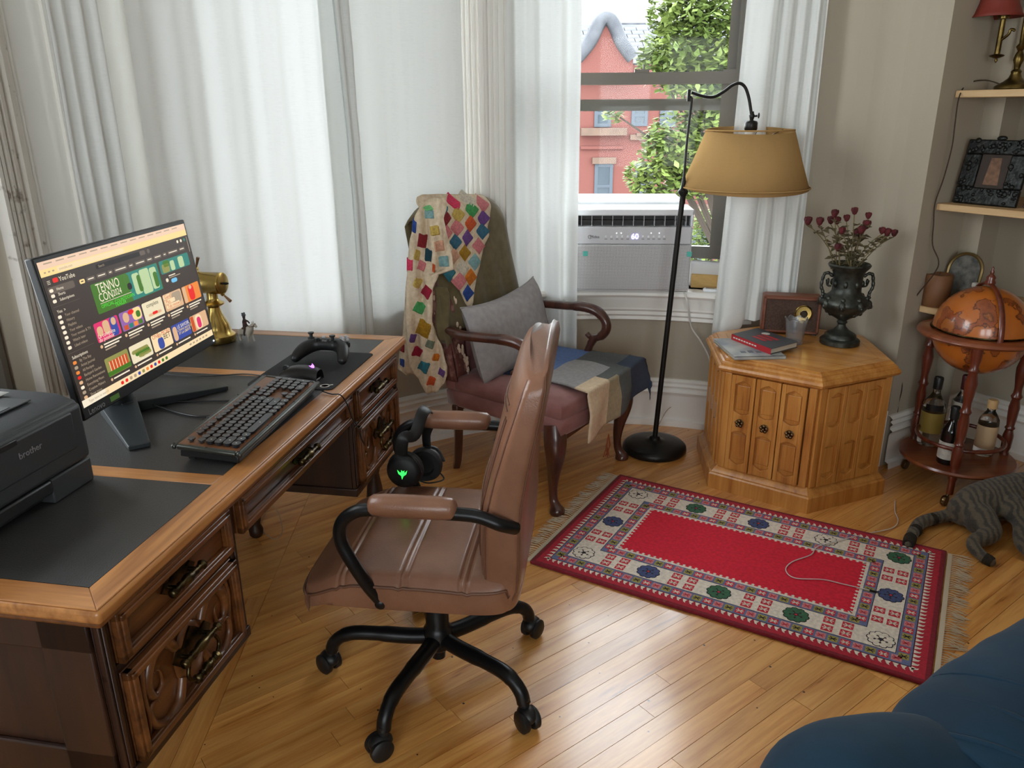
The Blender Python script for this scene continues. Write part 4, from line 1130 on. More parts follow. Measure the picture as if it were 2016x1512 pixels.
MB().tube([Mp @ Vector(pfn(0)(*q)) for q in [(k / 20, 1) for k in range(21)]], .003, 6).build('seam_edge', m_pil, pil, smooth=80)

# ---- plaid throw on the seat
pcol = {'navy': C(44, 56, 84), 'blue': C(98, 124, 174), 'grey': C(156, 154, 154), 'tan': C(214, 190, 160), 'olive': C(92, 95, 94), 'slate': C(58, 68, 86), 'khaki': C(160, 146, 118)}
pm = [mat('throw_' + k, v, .95, c2=tuple(x * .85 for x in v), ns=80, bump=.35, bs=350) for k, v in pcol.items()]
PN = list(pcol)
th_o = a_w(.2, .1, .46)
thr = thing('plaid_throw', 'blue grey and tan plaid throw with cream fringe on the armchair seat', 'blanket', th_o, 0)
rw = random.Random(2)
def throw(u, v):
    a = lerp(-.15, .40, u); b = lerp(0, .64, v) * (1 - .10 * u * ss(.5, 1, v)) 
    yb = .36 - b * (1 + .0 * u); ed = -.085 ; x = a + .10 * (v - .35) * (1 - u) * -1.0
    x = a - .09 * ss(.2, 1, v) * (1 - u) + .02 * math.sin(3 * v)
    sx = trap(min(max(yb, -.04), .5)) + .012
    zx = max(0, x - sx); x2 = min(x, sx + .012 * ss(0, .08, zx))
    zf = max(0, ed - yb); y2 = max(yb, ed - .016 * ss(0, .1, zf))
    z = .474 - zx * .95 - zf * .95 + .006 * math.sin(11 * a + 7 * b) * .6 + noise.noise(Vector((a * 9, b * 9, 3))) * .008
    if zf > 0: y2 += .012 * math.sin(26 * a + 3 * b) * ss(0, .1, zf) - .008
    if zx > 0: x2 += .010 * math.sin(22 * b) * ss(0, .06, zx) + .006
    z = max(z, .24)
    return a_w(x2, y2, z) - th_o
def pmf(u, v):
    if v < .24: return PN.index('navy') if u < .38 else PN.index('blue')
    if v < .34: return PN.index('navy') if u < .18 else PN.index('blue')
    if v < .60: return PN.index('grey') if u < .52 else PN.index('olive')
    return PN.index('tan') if u < .30 else (PN.index('khaki') if u < .44 and v > .7 else (PN.index('olive') if u < .62 else PN.index('slate')))
MB().grid(throw, 44, 60, mf=pmf).build('throw_cloth', pm, thr, smooth=180, solid=.006, off=1)
fm = MB()
for k in range(60):
    v = .02 + .55 * k / 60; p = Vector(throw(1, v)); d = (ax_ * rw.uniform(.6, 1) + ay_ * rw.uniform(-.3, .6)) * .01
    fm.tube([p, p + d + Vector((0, 0, .004)), p + d * 2.2 + Vector((0, 0, -.018))], .0012, 4)
for k in range(30):
    u = .35 + .6 * k / 30; p = Vector(throw(u, 0)); d = ay_ * .012
    fm.tube([p, p + d + Vector((0, 0, .006)), p + d * 1.6 + ax_ * rw.uniform(-.006, .006)], .0012, 4)
fo = fm.build('fringe', m_pad, thr, smooth=0); fo['kind'] = 'stuff'
m_tas = mat('rust_tassel', C(140, 70, 40), .9)
ts = MB(); tp0 = atz(1150, 868, .20) ; tp0 = a_w(-.035, -.105, .255) - th_o
for k in range(6): ts.tube([tp0, tp0 + Vector((rw.uniform(-.01, .01), rw.uniform(-.008, .008), -.05)), tp0 + Vector((rw.uniform(-.02, .02), rw.uniform(-.01, .01), -.095))], .0022, 5)
ts.build('tassel', m_tas, thr, smooth=0)
# ================================================================ FLOOR LAMP
m_iron = mat('black_iron', C(38, 36, 34), .38, metal=.6)
m_shade = cloth_translucent('tan_shade', C(182, 146, 96), .14)
LB = Vector((.642, 3.254, 0)); lamp = thing('floor_lamp', 'black iron floor lamp with a tan fabric shade on a swing arm', 'floor lamp', LB)
MB().lathe([(.120, 0), (.138, .002), (.143, .010), (.141, .026), (.130, .036), (.10, .043), (.05, .050), (.028, .054), (.024, .060), (.022, .066), (.012, .07)], 48).build('base', m_iron, lamp, smooth=50)
Lp = lambda x, y, Y=3.25: aty(x, y, Y) - LB
pF = Lp(1345, 376); pB = Lp(1359, 190)
MB().tube([(0, 0, .06), Vector((0, 0, .06)).lerp(pF, .5), pF], [.0115, .0115, .0115], 12).build('pole', m_iron, lamp, smooth=60)
MB().lathe([(.0115, -.05), (.012, -.02), (.021, -.006), (.021, .002), (.012, .010), (.009, .03), (.006, .055)], 14, M=Matrix.Translation(pF)).build('pole_finial', m_iron, lamp, smooth=40)
MB().tube(smooth_path([pF + Vector((0, 0, .04)), pF.lerp(pB, .5), pB + Vector((.006, 0, -.02)), pB + Vector((.004, 0, -.004)), pB + Vector((-.006, 0, .0))], 5), .0052, 8).build('upper_rod', m_iron, lamp, smooth=60)
MB().box(-.006, .006, -.006, .006, -.022, .022, M=Matrix.Translation(pB + Vector((-.006, 0, .004)))).build('swivel_bracket', m_iron, lamp, bevel=.002)
ap = [Lp(1361, 182), Lp(1382, 189), Lp(1404, 191), Lp(1424, 181), Lp(1442, 168), Lp(1456, 164), Lp(1467, 172), Lp(1474, 192), Lp(1478, 216), Lp(1479, 226)]
MB().tube(smooth_path(ap, 5), .0062, 10).build('swing_arm', m_iron, lamp, smooth=70)
sc_ = Lp(1479, 243)
MB().lathe([(.006, .045), (.008, .036), (.012, .028), (.009, .02), (.007, .012), (.022, .008), (.025, .002), (.025, -.022), (.02, -.03)], 18, M=Matrix.Translation(sc_)).tube([sc_ + Vector((0, 0, .026)), sc_ + Vector((.02, -.006, .028))], .004, 8).sphere(tuple(sc_ + Vector((.025, -.006, .029))), (.004, .004, .011), 8, 6).build('socket', m_iron, lamp, smooth=50)
mlab = mat('label_paper', C(210, 208, 200), .7)
MB().lathe([(.0205, -.03), (.0205, -.055)], 18, M=Matrix.Translation(sc_)).build('socket_label', mlab, lamp, smooth=60)
cT = Lp(1477, 256); cB = Lp(1467, 366)
cx_ = (cT.x + cB.x) / 2; zt_, zb_ = cT.z, cB.z - .004
zmid = (zt_ + zb_) / 2; Msh = Matrix.Translation((cx_, 0, zmid)) @ Matrix.Rotation(math.radians(4.0), 4, 'X') @ Matrix.Translation((0, 0, -zmid))
shd = MB().lathe([(.250, zb_), (.212, lerp(zb_, zt_, .45)), (.169, zt_)], 64, 0, Msh)
shd.f = [f for f in shd.f if len(f) == 4]; shd.m = [0] * len(shd.f)
shade = shd.build('lamp_shade', m_shade, lamp, smooth=80, solid=.0025)
rim = MB().tube([(cx_ + .2505 * math.cos(2 * PI * k / 64), .2505 * math.sin(2 * PI * k / 64), zb_) for k in range(64)], .003, 6, closed=True).tube([(cx_ + .1695 * math.cos(2 * PI * k / 64), .1695 * math.sin(2 * PI * k / 64), zt_) for k in range(64)], .003, 6, closed=True)
rim.build('shade_trim', m_shade, shade, smooth=80)['kind'] = 'stuff'
sp = MB()
for k in range(3):
    a = 2 * PI * k / 3 + .4; sp.tube([(cx_, 0, zt_ - .035), (cx_ + .09 * math.cos(a), .09 * math.sin(a), zt_ - .03), (cx_ + .168 * math.cos(a), .168 * math.sin(a), zt_)], .0016, 6)
sp.lathe([(.02, zt_ - .033), (.026, zt_ - .033)], 16, 0, Matrix.Translation((cx_, 0, 0))); sp.build('shade_spider', m_iron, shade)['kind'] = 'stuff'
m_bulb = mat('frosted_bulb', C(240, 240, 235), .5)
MB().lathe([(.012, zt_ - .05), (.014, zt_ - .075), (.028, zt_ - .11), (.03, zt_ - .13), (.018, zt_ - .155), (.001, zt_ - .16)], 16, 0, Matrix.Translation((cx_, 0, 0))).build('bulb', m_bulb, lamp, smooth=80)
cd = MB().tube([p - LB for p in smooth_path([atz(1297, 836, .06) , atz(1312, 820, .06) + Vector((0, .0, .03)), atz(1330, 813, .05) + Vector((0, 0, .04)), atz(1350, 818, .04) + Vector((0, 0, .02)), atz(1373, 838, .003), atz(1395, 842, .003)], 6)], .0016, 6); cd.build('cord', mat('tan_cord', C(176, 156, 130), .7), lamp, smooth=60)

# ================================================================ AIR CONDITIONER
m_acw = mat('white_plastic', C(232, 234, 238), .4); m_acs = mat('silver_plastic', C(206, 206, 210), .38); m_acd = mat('vent_dark', C(70, 66, 64), .6)
m_disp = mat('violet_led', (.25, .22, 1), .4, emit=(.42, .36, 1), es=3.0)
m_led = mat('white_led', (1, 1, 1), .4, emit=(.9, .95, 1), es=2.5)
def grille_mat():
    m, nt, p, out = _nodes('perforated_grille'); N, L = nt.nodes.new, nt.links.new
    tc = N('ShaderNodeTexCoord'); mp = N('ShaderNodeMapping'); mp.inputs['Scale'].default_value = (170, 1, 170); L(tc.outputs['Object'], mp.inputs[0])
    v = N('ShaderNodeTexVoronoi'); v.inputs['Scale'].default_value = 1; v.inputs['Randomness'].default_value = .1; L(mp.outputs[0], v.inputs[0])
    cr = N('ShaderNodeValToRGB'); cr.color_ramp.elements[0].position = .25; cr.color_ramp.elements[1].position = .34
    cr.color_ramp.elements[0].color = (*C(100, 98, 98), 1); cr.color_ramp.elements[1].color = (*C(206, 205, 206), 1)
    L(v.outputs['Distance'], cr.inputs[0]); L(cr.outputs[0], p.inputs['Base Color']); p.inputs['Roughness'].default_value = .5
    return m
m_gri = grille_mat()
a0 = aty(1357, 566, 3.475); ACW = .52
acrz = math.radians(-4.0); adx = Vector((math.cos(acrz), math.sin(acrz), 0)); ady = Vector((-math.sin(acrz), math.cos(acrz), 0))
aco = a0 - adx * (ACW / 2); aco.z = ZS + .004
ac = thing('air_conditioner', 'white window air conditioner with a lit digital display on the sill', 'air conditioner', aco, acrz)
hw = ACW / 2; zh = a0.z - aco.z; AH = .352
def acp(px, py, dy=0):
    q = onplane(px, py, aco + ady * dy, ady) - aco; return Vector((q.dot(adx), dy, q.z))
zv0, zv1 = acp(1250, 447).z, acp(1250, 425).z; zc0 = acp(1250, 481).z; ztop_ = acp(1250, 418).z
body = MB()
body.box(-hw, hw, .012, .20, 0, zv0); body.box(-hw, hw, .10, .20, zv0, ztop_ + .01); body.box(-hw, -hw + .012, .0, .20, zv0, ztop_ + .01); body.box(hw - .012, hw, .0, .20, zv0, ztop_ + .01); body.box(-hw, hw, 0, .20, zv1, ztop_ + .012)
body.build('housing', m_acw, ac, bevel=.008, seg=3)
MB().box(-hw + .005, hw - .005, .0, .02, zc0, zv0).build('control_panel', m_acs, ac, bevel=.004)
MB().box(-hw + .006, hw - .006, -.004, .014, .008, zc0 - .002).build('front_grille', m_gri, ac, bevel=.004)
MB().box(-hw + .012, hw - .012, .07, .10, zv0, zv1).build('vent_recess', m_acd, ac, smooth=0)
for k in range(11):
    x = lerp(-hw + .03, hw - .03, k / 10); MB().box(x - .001, x + .001, .02, .07, zv0 + .002, zv1 - .002).build('louver', m_acs, ac, smooth=0)
MB().box(-hw + .02, hw - .02, .03, .06, (zv0 + zv1) / 2 - .002, (zv0 + zv1) / 2 + .001).build('louver_bar', m_acd, ac, smooth=0)
MB().box(-hw, hw, .30, .62, -.02, AH + .02).build('outdoor_housing', m_acw, ac, bevel=.012, seg=3)
MB().box(-hw + .05, hw - .05, .20, .30, -.01, .06).build('bridge', m_acw, ac, smooth=0)
for k in range(18):
    x = lerp(-.1, hw - .05, k / 17); MB().box(x, x + .005, .36, .40, AH + .019, AH + .0225).build('top_slot', m_acs, ac, smooth=0)
for k in range(10):
    MB().box(lerp(-.1, hw - .05, k / 9), lerp(-.1, hw - .05, k / 9) + .006, .11, .13, ztop_ + .0115, ztop_ + .0135).build('top_slot', m_acs, ac, smooth=0)
Mtxt = lambda v: Matrix(((1, 0, 0, v.x), (0, 0, -1, v.y), (0, 1, 0, v.z), (0, 0, 0, 1)))
text('60', .034, m_disp, ac, Mtxt(acp(1250, 466, -.001)), 'display_digits', .0006)
text('Midea', .017, mat('logo_grey', C(60, 62, 66), .5), ac, Mtxt(acp(1171, 466.5, -.001)), 'logo', .0004)
MB().tube([acp(1161.5, 466.5, -.0006) + Vector((.008 * math.cos(t * .3), 0, .008 * math.sin(t * .3))) for t in range(3, 20)], .0008, 5).build('logo_ring', MATS['logo_grey'], ac)
for x in (1193, 1204, 1215, 1225, 1236, 1266, 1277, 1287, 1298, 1308):
    c = acp(x, 466); MB().lathe([(.0052, 0), (.0052, .0015), (.0038, .0022), (.0001, .0022)], 14, 0, Mtxt(Vector((c.x, 0, c.z)))).build('button', m_acw, ac, smooth=40)
    MB().box(c.x - .006, c.x + .006, -.0006, 0, c.z - .0115, c.z - .0095).build('button_caption', MATS['logo_grey'], ac, smooth=0)
for x, y in ((1214, 459), (1223, 459), (1282, 459), (1298, 459)):
    c = acp(x, y); MB().sphere((c.x, -.0005, c.z), .0017, 8, 6).build('indicator_light', m_led, ac)
m_tape = mat('teal_tape', C(90, 190, 176), .5)
for x, y in ((1153, 499), (1357, 500)):
    c = acp(x, y); MB().box(c.x - .012, c.x + .010, -.0055, -.0042, c.z - .011, c.z + .011).build('tape', m_tape, ac, smooth=0)
m_cordw = mat('white_cord', C(222, 220, 214), .5)
wl = lambda x, y, n=-.04: (lambda s: (lambda P: aty(x, y, P.y))(wallpt(s, n)))(wall_s(x, y, n))
cp_ = [acp(1345, 568, .05) + aco * 0] ; cpw = [aco + adx * acp(1347, 566).x + ady * .05 + Vector((0, 0, .0)), wl(1350, 584, -.105), wl(1355, 605, -.105), wl(1358, 630, -.06), wl(1363, 648, -.03), wl(1377, 668, -.03), wl(1390, 690, -.03), wl(1398, 712, -.03), wl(1402, 760, -.03), wl(1404, 800, -.05)]
MB().tube([(p - aco).to_3d() for p in [Vector(((q - aco).dot(adx), (q - aco).dot(ady), (q - aco).z)) + aco for q in smooth_path(cpw, 5)]], .0042, 8).build('power_cord', m_cordw, ac, smooth=70)
# board, foam block and remote on the sill
def on_sill(name, label, cat, xa, xb, n0, n1, z0, z1, m, bev=.002):
    s1, s0 = wall_s(xa, 560, (n0 + n1) / 2), wall_s(xb, 560, (n0 + n1) / 2)
    c = wallpt((s0 + s1) / 2, (n0 + n1) / 2, z0); mb = cbox(MB(), s0, s1, n0, n1, z0, z1); mb.v = [tuple(Vector(v) - c) for v in mb.v]
    return tag(mb.build(name, m, None, smooth=20, bevel=bev, loc=c), label, cat)
on_sill('wood_board', 'bare pine board wedged on the sill beside the air conditioner', 'board', 1362, 1441, .03, .05, ZS, ZS + .062, wood('raw_pine', C(204, 162, 92), C(222, 184, 116), axis=0, scale=5, rough=.6))
on_sill('foam_block', 'white foam block wrapped in clear plastic on the window sill', 'block', 1358, 1420, .052, .095, ZS, ZS + .118, mat('foam_white', C(226, 226, 226), .45, bump=.5, bs=30), .008)
rp = wallpt(wall_s(1417, 583, -.03), -.03, ZS)
rem = thing('remote_control', 'white remote control lying on the window sill', 'remote control', rp, math.radians(-22))
MB().box(-.072, .062, -.018, .018, 0, .014).build('shell', m_acw, rem, bevel=.005, seg=3)
MB().box(-.060, -.022, -.013, .013, .0138, .0148).build('screen', mat('lcd_grey', C(150, 146, 140), .3), rem, smooth=0)
for k in range(4): MB().box(-.012 + k * .014, -.004 + k * .014, -.008, .008, .0138, .0155).build('button', m_acs, rem, smooth=0)

# ================================================================ HEXAGONAL CABINET TABLE
m_oak = wood('honey_oak', C(168, 106, 44), C(200, 140, 70), axis=2, scale=6, rough=.38, coat=.25, cdark=C(150, 92, 40))
m_oakt = wood('honey_oak_top', C(188, 124, 56), C(216, 156, 82), axis=0, scale=5, rough=.28, coat=.35, cdark=C(160, 100, 46))
m_oakd = mat('oak_groove', C(66, 38, 16), .6)
HX = Vector((1.1597, 3.043, 0)); HA = -.6327; HR, HZ, HB = .391, .553, .3966
hexo = thing('hexagonal_table', 'honey oak hexagonal cabinet table with carved doors', 'side table', HX, HA)
def hx(R, z): return [(R * math.cos(k * PI / 3), R * math.sin(k * PI / 3), z) for k in range(6)]
MB().frustum([hx(.358, .490), hx(.372, .494), hx(.386, .502), hx(.392, .512), hx(.388, .521), hx(.379, .525), hx(.379, .529), hx(.373, .536), hx(.364, .538), hx(.364, .542), hx(.358, .547), hx(.349, .549), hx(.349, HZ - .002)]).build('top_edge', m_oak, hexo, smooth=0)
for k in range(6):
    a, b = k * PI / 3, (k + 1) * PI / 3
    P = lambda R, t: (R * math.cos(t), R * math.sin(t))
    MB().prism([P(.348, a), P(.348, b), P(.305, b), P(.305, a)], HZ - .0025, HZ - .0004).build('border_veneer', m_oakt, hexo, smooth=0)
    MB().prism([(0, 0), P(.3035, a), P(.3035, b)], HZ - .0025, HZ).build('top_veneer', m_oakt, hexo, smooth=0, rot=(0, 0, 0))
MB().frustum([hx(.352, .075), hx(.352, .50)]).build('carcass', m_oak, hexo, smooth=0)
MB().frustum([hx(HB, 0), hx(HB, .062), hx(.392, .068), hx(.384, .070), hx(.378, .078), hx(.372, .084), hx(.366, .088), hx(.36, .094)]).build('plinth', m_oak, hexo, smooth=30)
apo = .352 * math.cos(PI / 6); fwid = .352
m_knob = mat('antique_brass', C(112, 92, 66), .3, metal=1)
for k in range(6):
    th = (k + .5) * PI / 3; X = Vector((-math.sin(th), math.cos(th), 0)); Nn = Vector((math.cos(th), math.sin(th), 0))
    Mf = frame(Nn * apo, X, (0, 0, 1))                 # local x along face, y up, z outward
    for x in (-.175, .147):
        MB().box(x, x + .028, .092, .492, 0, .014, 0, Mf).build('corner_stile', m_oak, hexo, smooth=0, bevel=.002)
    MB().box(-.147, .147, .092, .492, .0005, .0015, 0, Mf).build('shadow_gap', m_oakd, hexo, smooth=0)
    for j in range(3):
        x0 = -.1445 + j * .097; x1 = x0 + .093; xm = (x0 + x1) / 2; D = .020
        d = MB().box(x0, x1, .094, .490, .001, .004, 0, Mf)
        d.box(x0, x0 + .016, .094, .490, .004, D, 0, Mf); d.box(x1 - .016, x1, .094, .490, .004, D, 0, Mf)
        a, b = x0 + .0155, x1 - .0155
        d.prism([(a, .490), (b, .490), (b, .452), (b - .010, .460), (xm, .470), (a + .010, .460), (a, .452)], .004, D - .002, 0, Mf)
        d.prism([(a, .094), (b, .094), (b, .136), (b - .010, .128), (xm, .118), (a + .010, .128), (a, .136)], .004, D - .002, 0, Mf)
        d.prism([(a, .345), (a + .010, .337), (xm, .331), (b - .010, .337), (b, .345), (b, .250), (b - .010, .258), (xm, .264), (a + .010, .258), (a, .250)], .004, D - .002, 0, Mf)
        do = d.build('door' if k == 4 else 'side_panel', m_oak, hexo, smooth=0, bevel=.0012, seg=1)
        for q0, q1 in ((.140, .246), (.349, .448)): MB().box(a + .005, b - .005, q0, q1, .004, .0085, 0, Mf).build('inset_panel', m_oak, do, smooth=0, bevel=.003)
        if k == 4:
            kb = MB(); kb.lathe([(.016, .018), (.0165, .021), (.010, .023)], 16, 0, Mf @ Matrix.Translation((xm, .298, 0)))
            for q in range(5):
                t = 2 * PI * q / 5 + .3; kb.sphere((xm + .011 * math.cos(t), .298 + .011 * math.sin(t), .027), (.007, .007, .006), 10, 6, 0, Mf)
            kb.sphere((xm, .298, .032), .006, 10, 6, 0, Mf); kb.build('knob', m_knob, do, smooth=60)
HT = HZ
def ht(x, y, z=HT): return atz(x, y, z)
# ---- radio
m_rad = wood('radio_walnut', C(104, 56, 38), C(128, 74, 52), axis=0, scale=5, rough=.45)
m_radg = mat('radio_cloth', C(66, 46, 38), .8, c2=C(84, 62, 50), ns=160, bump=.5, bs=500)
rl, rr_ = ht(1477, 660), ht(1600, 668); rc = (rl + rr_) / 2; rrz = math.radians(-14); rw_ = .235
rc = Vector((1.175, 3.200, HT))
radio = thing('table_radio', 'brown wooden table radio with a round brass dial', 'radio', rc, rrz)
rh = aty(1540, 581, 3.23).z - HT
MB().box(-rw_ / 2, rw_ / 2, 0, .09, .004, rh).build('case', m_rad, radio, bevel=.012, seg=4)
fr_ = MB()
for q in ((-rw_ / 2 + .004, -rw_ / 2 + .014, .008, rh - .004), (rw_ / 2 - .014, rw_ / 2 - .004, .008, rh - .004), (-rw_ / 2 + .004, rw_ / 2 - .004, .008, .018), (-rw_ / 2 + .004, rw_ / 2 - .004, rh - .014, rh - .004)): fr_.box(q[0], q[1], -.006, .002, q[2], q[3])
fr_.build('front_rim', m_rad, radio, bevel=.003)
MB().box(-rw_ / 2 + .012, rw_ / 2 - .012, -.002, .001, .016, rh - .012).build('speaker_cloth', m_radg, radio, smooth=0)
Mr = Matrix(((1, 0, 0, .048), (0, 0, -1, -.002), (0, 1, 0, rh * .58), (0, 0, 0, 1)))
m_br = mat('polished_brass', C(196, 168, 100), .22, metal=1)
dial = MB().lathe([(.036, 0), (.036, .004), (.033, .007), (.030, .004)], 36, 0, Mr).build('dial_ring', m_br, radio, smooth=40)
MB().lathe([(.030, .003), (.001, .003)], 36, 0, Mr).build('dial_face', mat('dial_green', C(128, 138, 108), .4), dial)
MB().lathe([(.015, .003), (.015, .012), (.011, .016), (.0001, .016)], 24, 0, Mr).build('dial_knob', mat('dark_knob', C(54, 44, 34), .3, metal=.6), dial, smooth=40)
for x in (-.1, .1):
    MB().box(x - .01, x + .01, .01, .08, 0, .005).build('foot', m_blkp, radio, smooth=0)
text('TIVOLI'[:0] or 'RETRO'[:0] or ' ', .008, m_br, radio, Mr) if False else None
# ---- books
def book(name, label, corners, z0, h, m_cov, m_page, spine=0):
    c = sum(corners, Vector()) / 4; c.z = z0
    o = thing(name, label, 'book', c)
    L = [(p.x - c.x, p.y - c.y) for p in corners]
    MB().prism(L, 0, .002).prism(L, h - .002, h).prism([L[spine], L[(spine + 1) % 4], tuple(Vector(L[(spine + 1) % 4]) * .97), tuple(Vector(L[spine]) * .97)], 0, h).build('cover', m_cov, o, smooth=0)
    MB().prism([(x * .965, y * .965) for x, y in L], .002, h - .002).build('pages', m_page, o, smooth=0)
    return o
m_page = mat('pages', C(196, 188, 172), .9, c2=C(176, 168, 150), ns=300, stretch=(1, 1, 30))
A, B = ht(1446, 709), ht(1547, 707); dx_ = (B - A).normalized(); back_ = ht(1419, 668) - A
back_ = back_.normalized() * .262
Dd = A + Vector((-.02, .255, 0)); Cc_ = B + Vector((-.02, .255, 0))
m_b1 = mat('pale_cover', C(176, 176, 170), .5, c2=C(120, 126, 132), ns=9)
bk1 = book('paperback_book', 'pale grey paperback with a printed landscape under the red book', [A, B, Cc_, Dd], HT, .013, m_b1, m_page, 0)
z2 = HT + .013
S0, S1, S2_ = atz(1440, 668, z2), atz(1517, 698, z2), atz(1570, 684, z2)
S3_ = S0 + (S2_ - S1)
m_b2 = mat('charcoal_cover', C(66, 68, 72), .45); m_red = mat('red_cover', C(176, 42, 50), .45)
bk2 = book('paperback_book', 'charcoal paperback with red title and red spine on top of the pale book', [S0, S1, S2_, S3_], z2, .023, m_b2, m_page, 0)
c2_ = Vector(bk2.location); sd = (S1 - S0).normalized(); nd_ = Vector((sd.y, -sd.x, 0))
MB().box(0, (S1 - S0).length, -.0012, .0002, 0, .023, M=frame(S0 - c2_, sd, Vector((-nd_.x, -nd_.y, 0)))).build('spine', m_red, bk2, smooth=0)
Mt = frame((S0 + S1 + S2_ + S3_) / 4 - c2_ + Vector((0, 0, .0232)), sd, (S3_ - S0))
for k, (s_, sz, m_) in enumerate((('ZE HOU', .012, mlab), ('MICHAEL', .022, m_red), ('CENTRAL', .022, m_red), ('PARKERS', .022, m_red))[1:]):
    text(('GUIDE', 'BRIGHT', 'WATERS')[k], .030, m_red, bk2, Mt @ Matrix.Translation((.006, .03 - k * .027, 0)), 'title', .0002) if False else MB().box(-.045 + .004 * k, .05 - .006 * k, .018 - k * .026, .034 - k * .026, 0, .0004, 0, Mt).build('title_line', m_red, bk2, smooth=0)
MB().lathe([(.017, 0), (.017, .0004), (.0001, .0004)], 20, 0, Mt @ Matrix.Translation((-.045, .045, 0))).build('cover_seal', mlab, bk2)
for k in range(9): MB().box(.012 + k * .016, .023 + k * .016, -.0018, -.001, .009, .014, M=frame(S0 - c2_, sd, Vector((-nd_.x, -nd_.y, 0)))).build('spine_letter', mlab, bk2, smooth=0)
for k in range(4): MB().box(-.05 + k * .03, -.03 + k * .03, -.08, -.06 + .01 * (k % 2), .0132, .0136).build('cover_print', mat('print_grey', C(90, 96, 104), .6) if 'print_grey' not in MATS else MATS['print_grey'], bk1, smooth=0)
# ---- cut glass tumbler
m_cry = mat('cut_crystal', (.9, .92, .95), .10, trans=.88, ior=1.5, bump=.7, bs=60)
g0 = ht(1563, 676); gz = .105
gl = MB(); prof = [(.030, 0), (.033, .004), (.035, .03), (.038, .06), (.043, gz - .008), (.046, gz), (.042, gz), (.039, gz - .01), (.034, .06), (.031, .03), (.028, .014), (.001, .012)]
for_ = []
gl.lathe(prof, 40)
gl.v = [(x * (1 + .05 * math.sin(8 * math.atan2(y, x)) * (z > .09)), y * (1 + .05 * math.sin(8 * math.atan2(y, x)) * (z > .09)), z + (.004 * math.sin(8 * math.atan2(y, x)) if z > gz - .009 else 0)) for x, y, z in gl.v]
tag(gl.build('crystal_tumbler', m_cry, None, smooth=40, loc=g0), 'cut crystal tumbler with a scalloped rim in front of the radio', 'glass')
# ---- urn
m_pew = mat('dark_pewter', C(84, 86, 80), .42, metal=.75, c2=C(50, 52, 48), ns=24, bump=.6, bs=70)
u0 = ht(1652, 676)
urn = thing('pewter_urn', 'dark pewter urn with serpent handles holding dried roses', 'urn', u0)
UP = [(.066, 0), (.076, .003), (.077, .018), (.070, .024), (.062, .027), (.060, .040), (.052, .046), (.030, .058), (.018, .072), (.015, .082), (.021, .090), (.016, .098), (.030, .108), (.056, .122), (.078, .142), (.092, .162), (.094, .176), (.084, .190), (.064, .206), (.056, .216), (.055, .235), (.056, .275), (.060, .292), (.064, .300), (.076, .314), (.080, .322), (.076, .328), (.066, .324), (.056, .30)]
MB().lathe(UP, 40).build('body', m_pew, urn, smooth=50)
for k in range(8):
    a = 2 * PI * k / 8 + .3; c, s = math.cos(a), math.sin(a)
    mb = MB()
    mb.sphere((.088 * c, .088 * s, .170), (.014, .014, .019), 10, 8); mb.sphere((.098 * c, .098 * s, .163), (.006, .006, .009), 8, 6)
    mb.sphere((.08 * c, .08 * s, .193), (.010, .010, .010), 8, 6); mb.sphere((.062 * c, .062 * s, .135), (.010, .010, .014), 8, 6)
    mb.build('mask_relief', m_pew, urn, smooth=60)
    MB().sphere((.056 * c, .056 * s, .25), (.009, .009, .014), 8, 6).build('medallion', m_pew, urn, smooth=60)
hd = math.radians(-8)
for s in (-1, 1):
    q = [(.058, .275), (.075, .288), (.090, .285), (.096, .262), (.098, .235), (.090, .215), (.088, .200), (.092, .188)]
    mb = MB().tube(smooth_path([(s * r * math.cos(hd), s * r * math.sin(hd), z) for r, z in q], 5), [.005 + .0022 * abs(math.sin(k * .8)) for k in range(36)], 8)
    mb.sphere((s * .074 * math.cos(hd), s * .074 * math.sin(hd), .255), (.006, .006, .014), 8, 6)
    mb.tube(smooth_path([(s * .06 * math.cos(hd), s * .06 * math.sin(hd), .236), (s * .074 * math.cos(hd), s * .074 * math.sin(hd), .24), (s * .08 * math.cos(hd), s * .08 * math.sin(hd), .262)], 4), .004, 6)
    mb.build('handle', m_pew, urn, smooth=60)
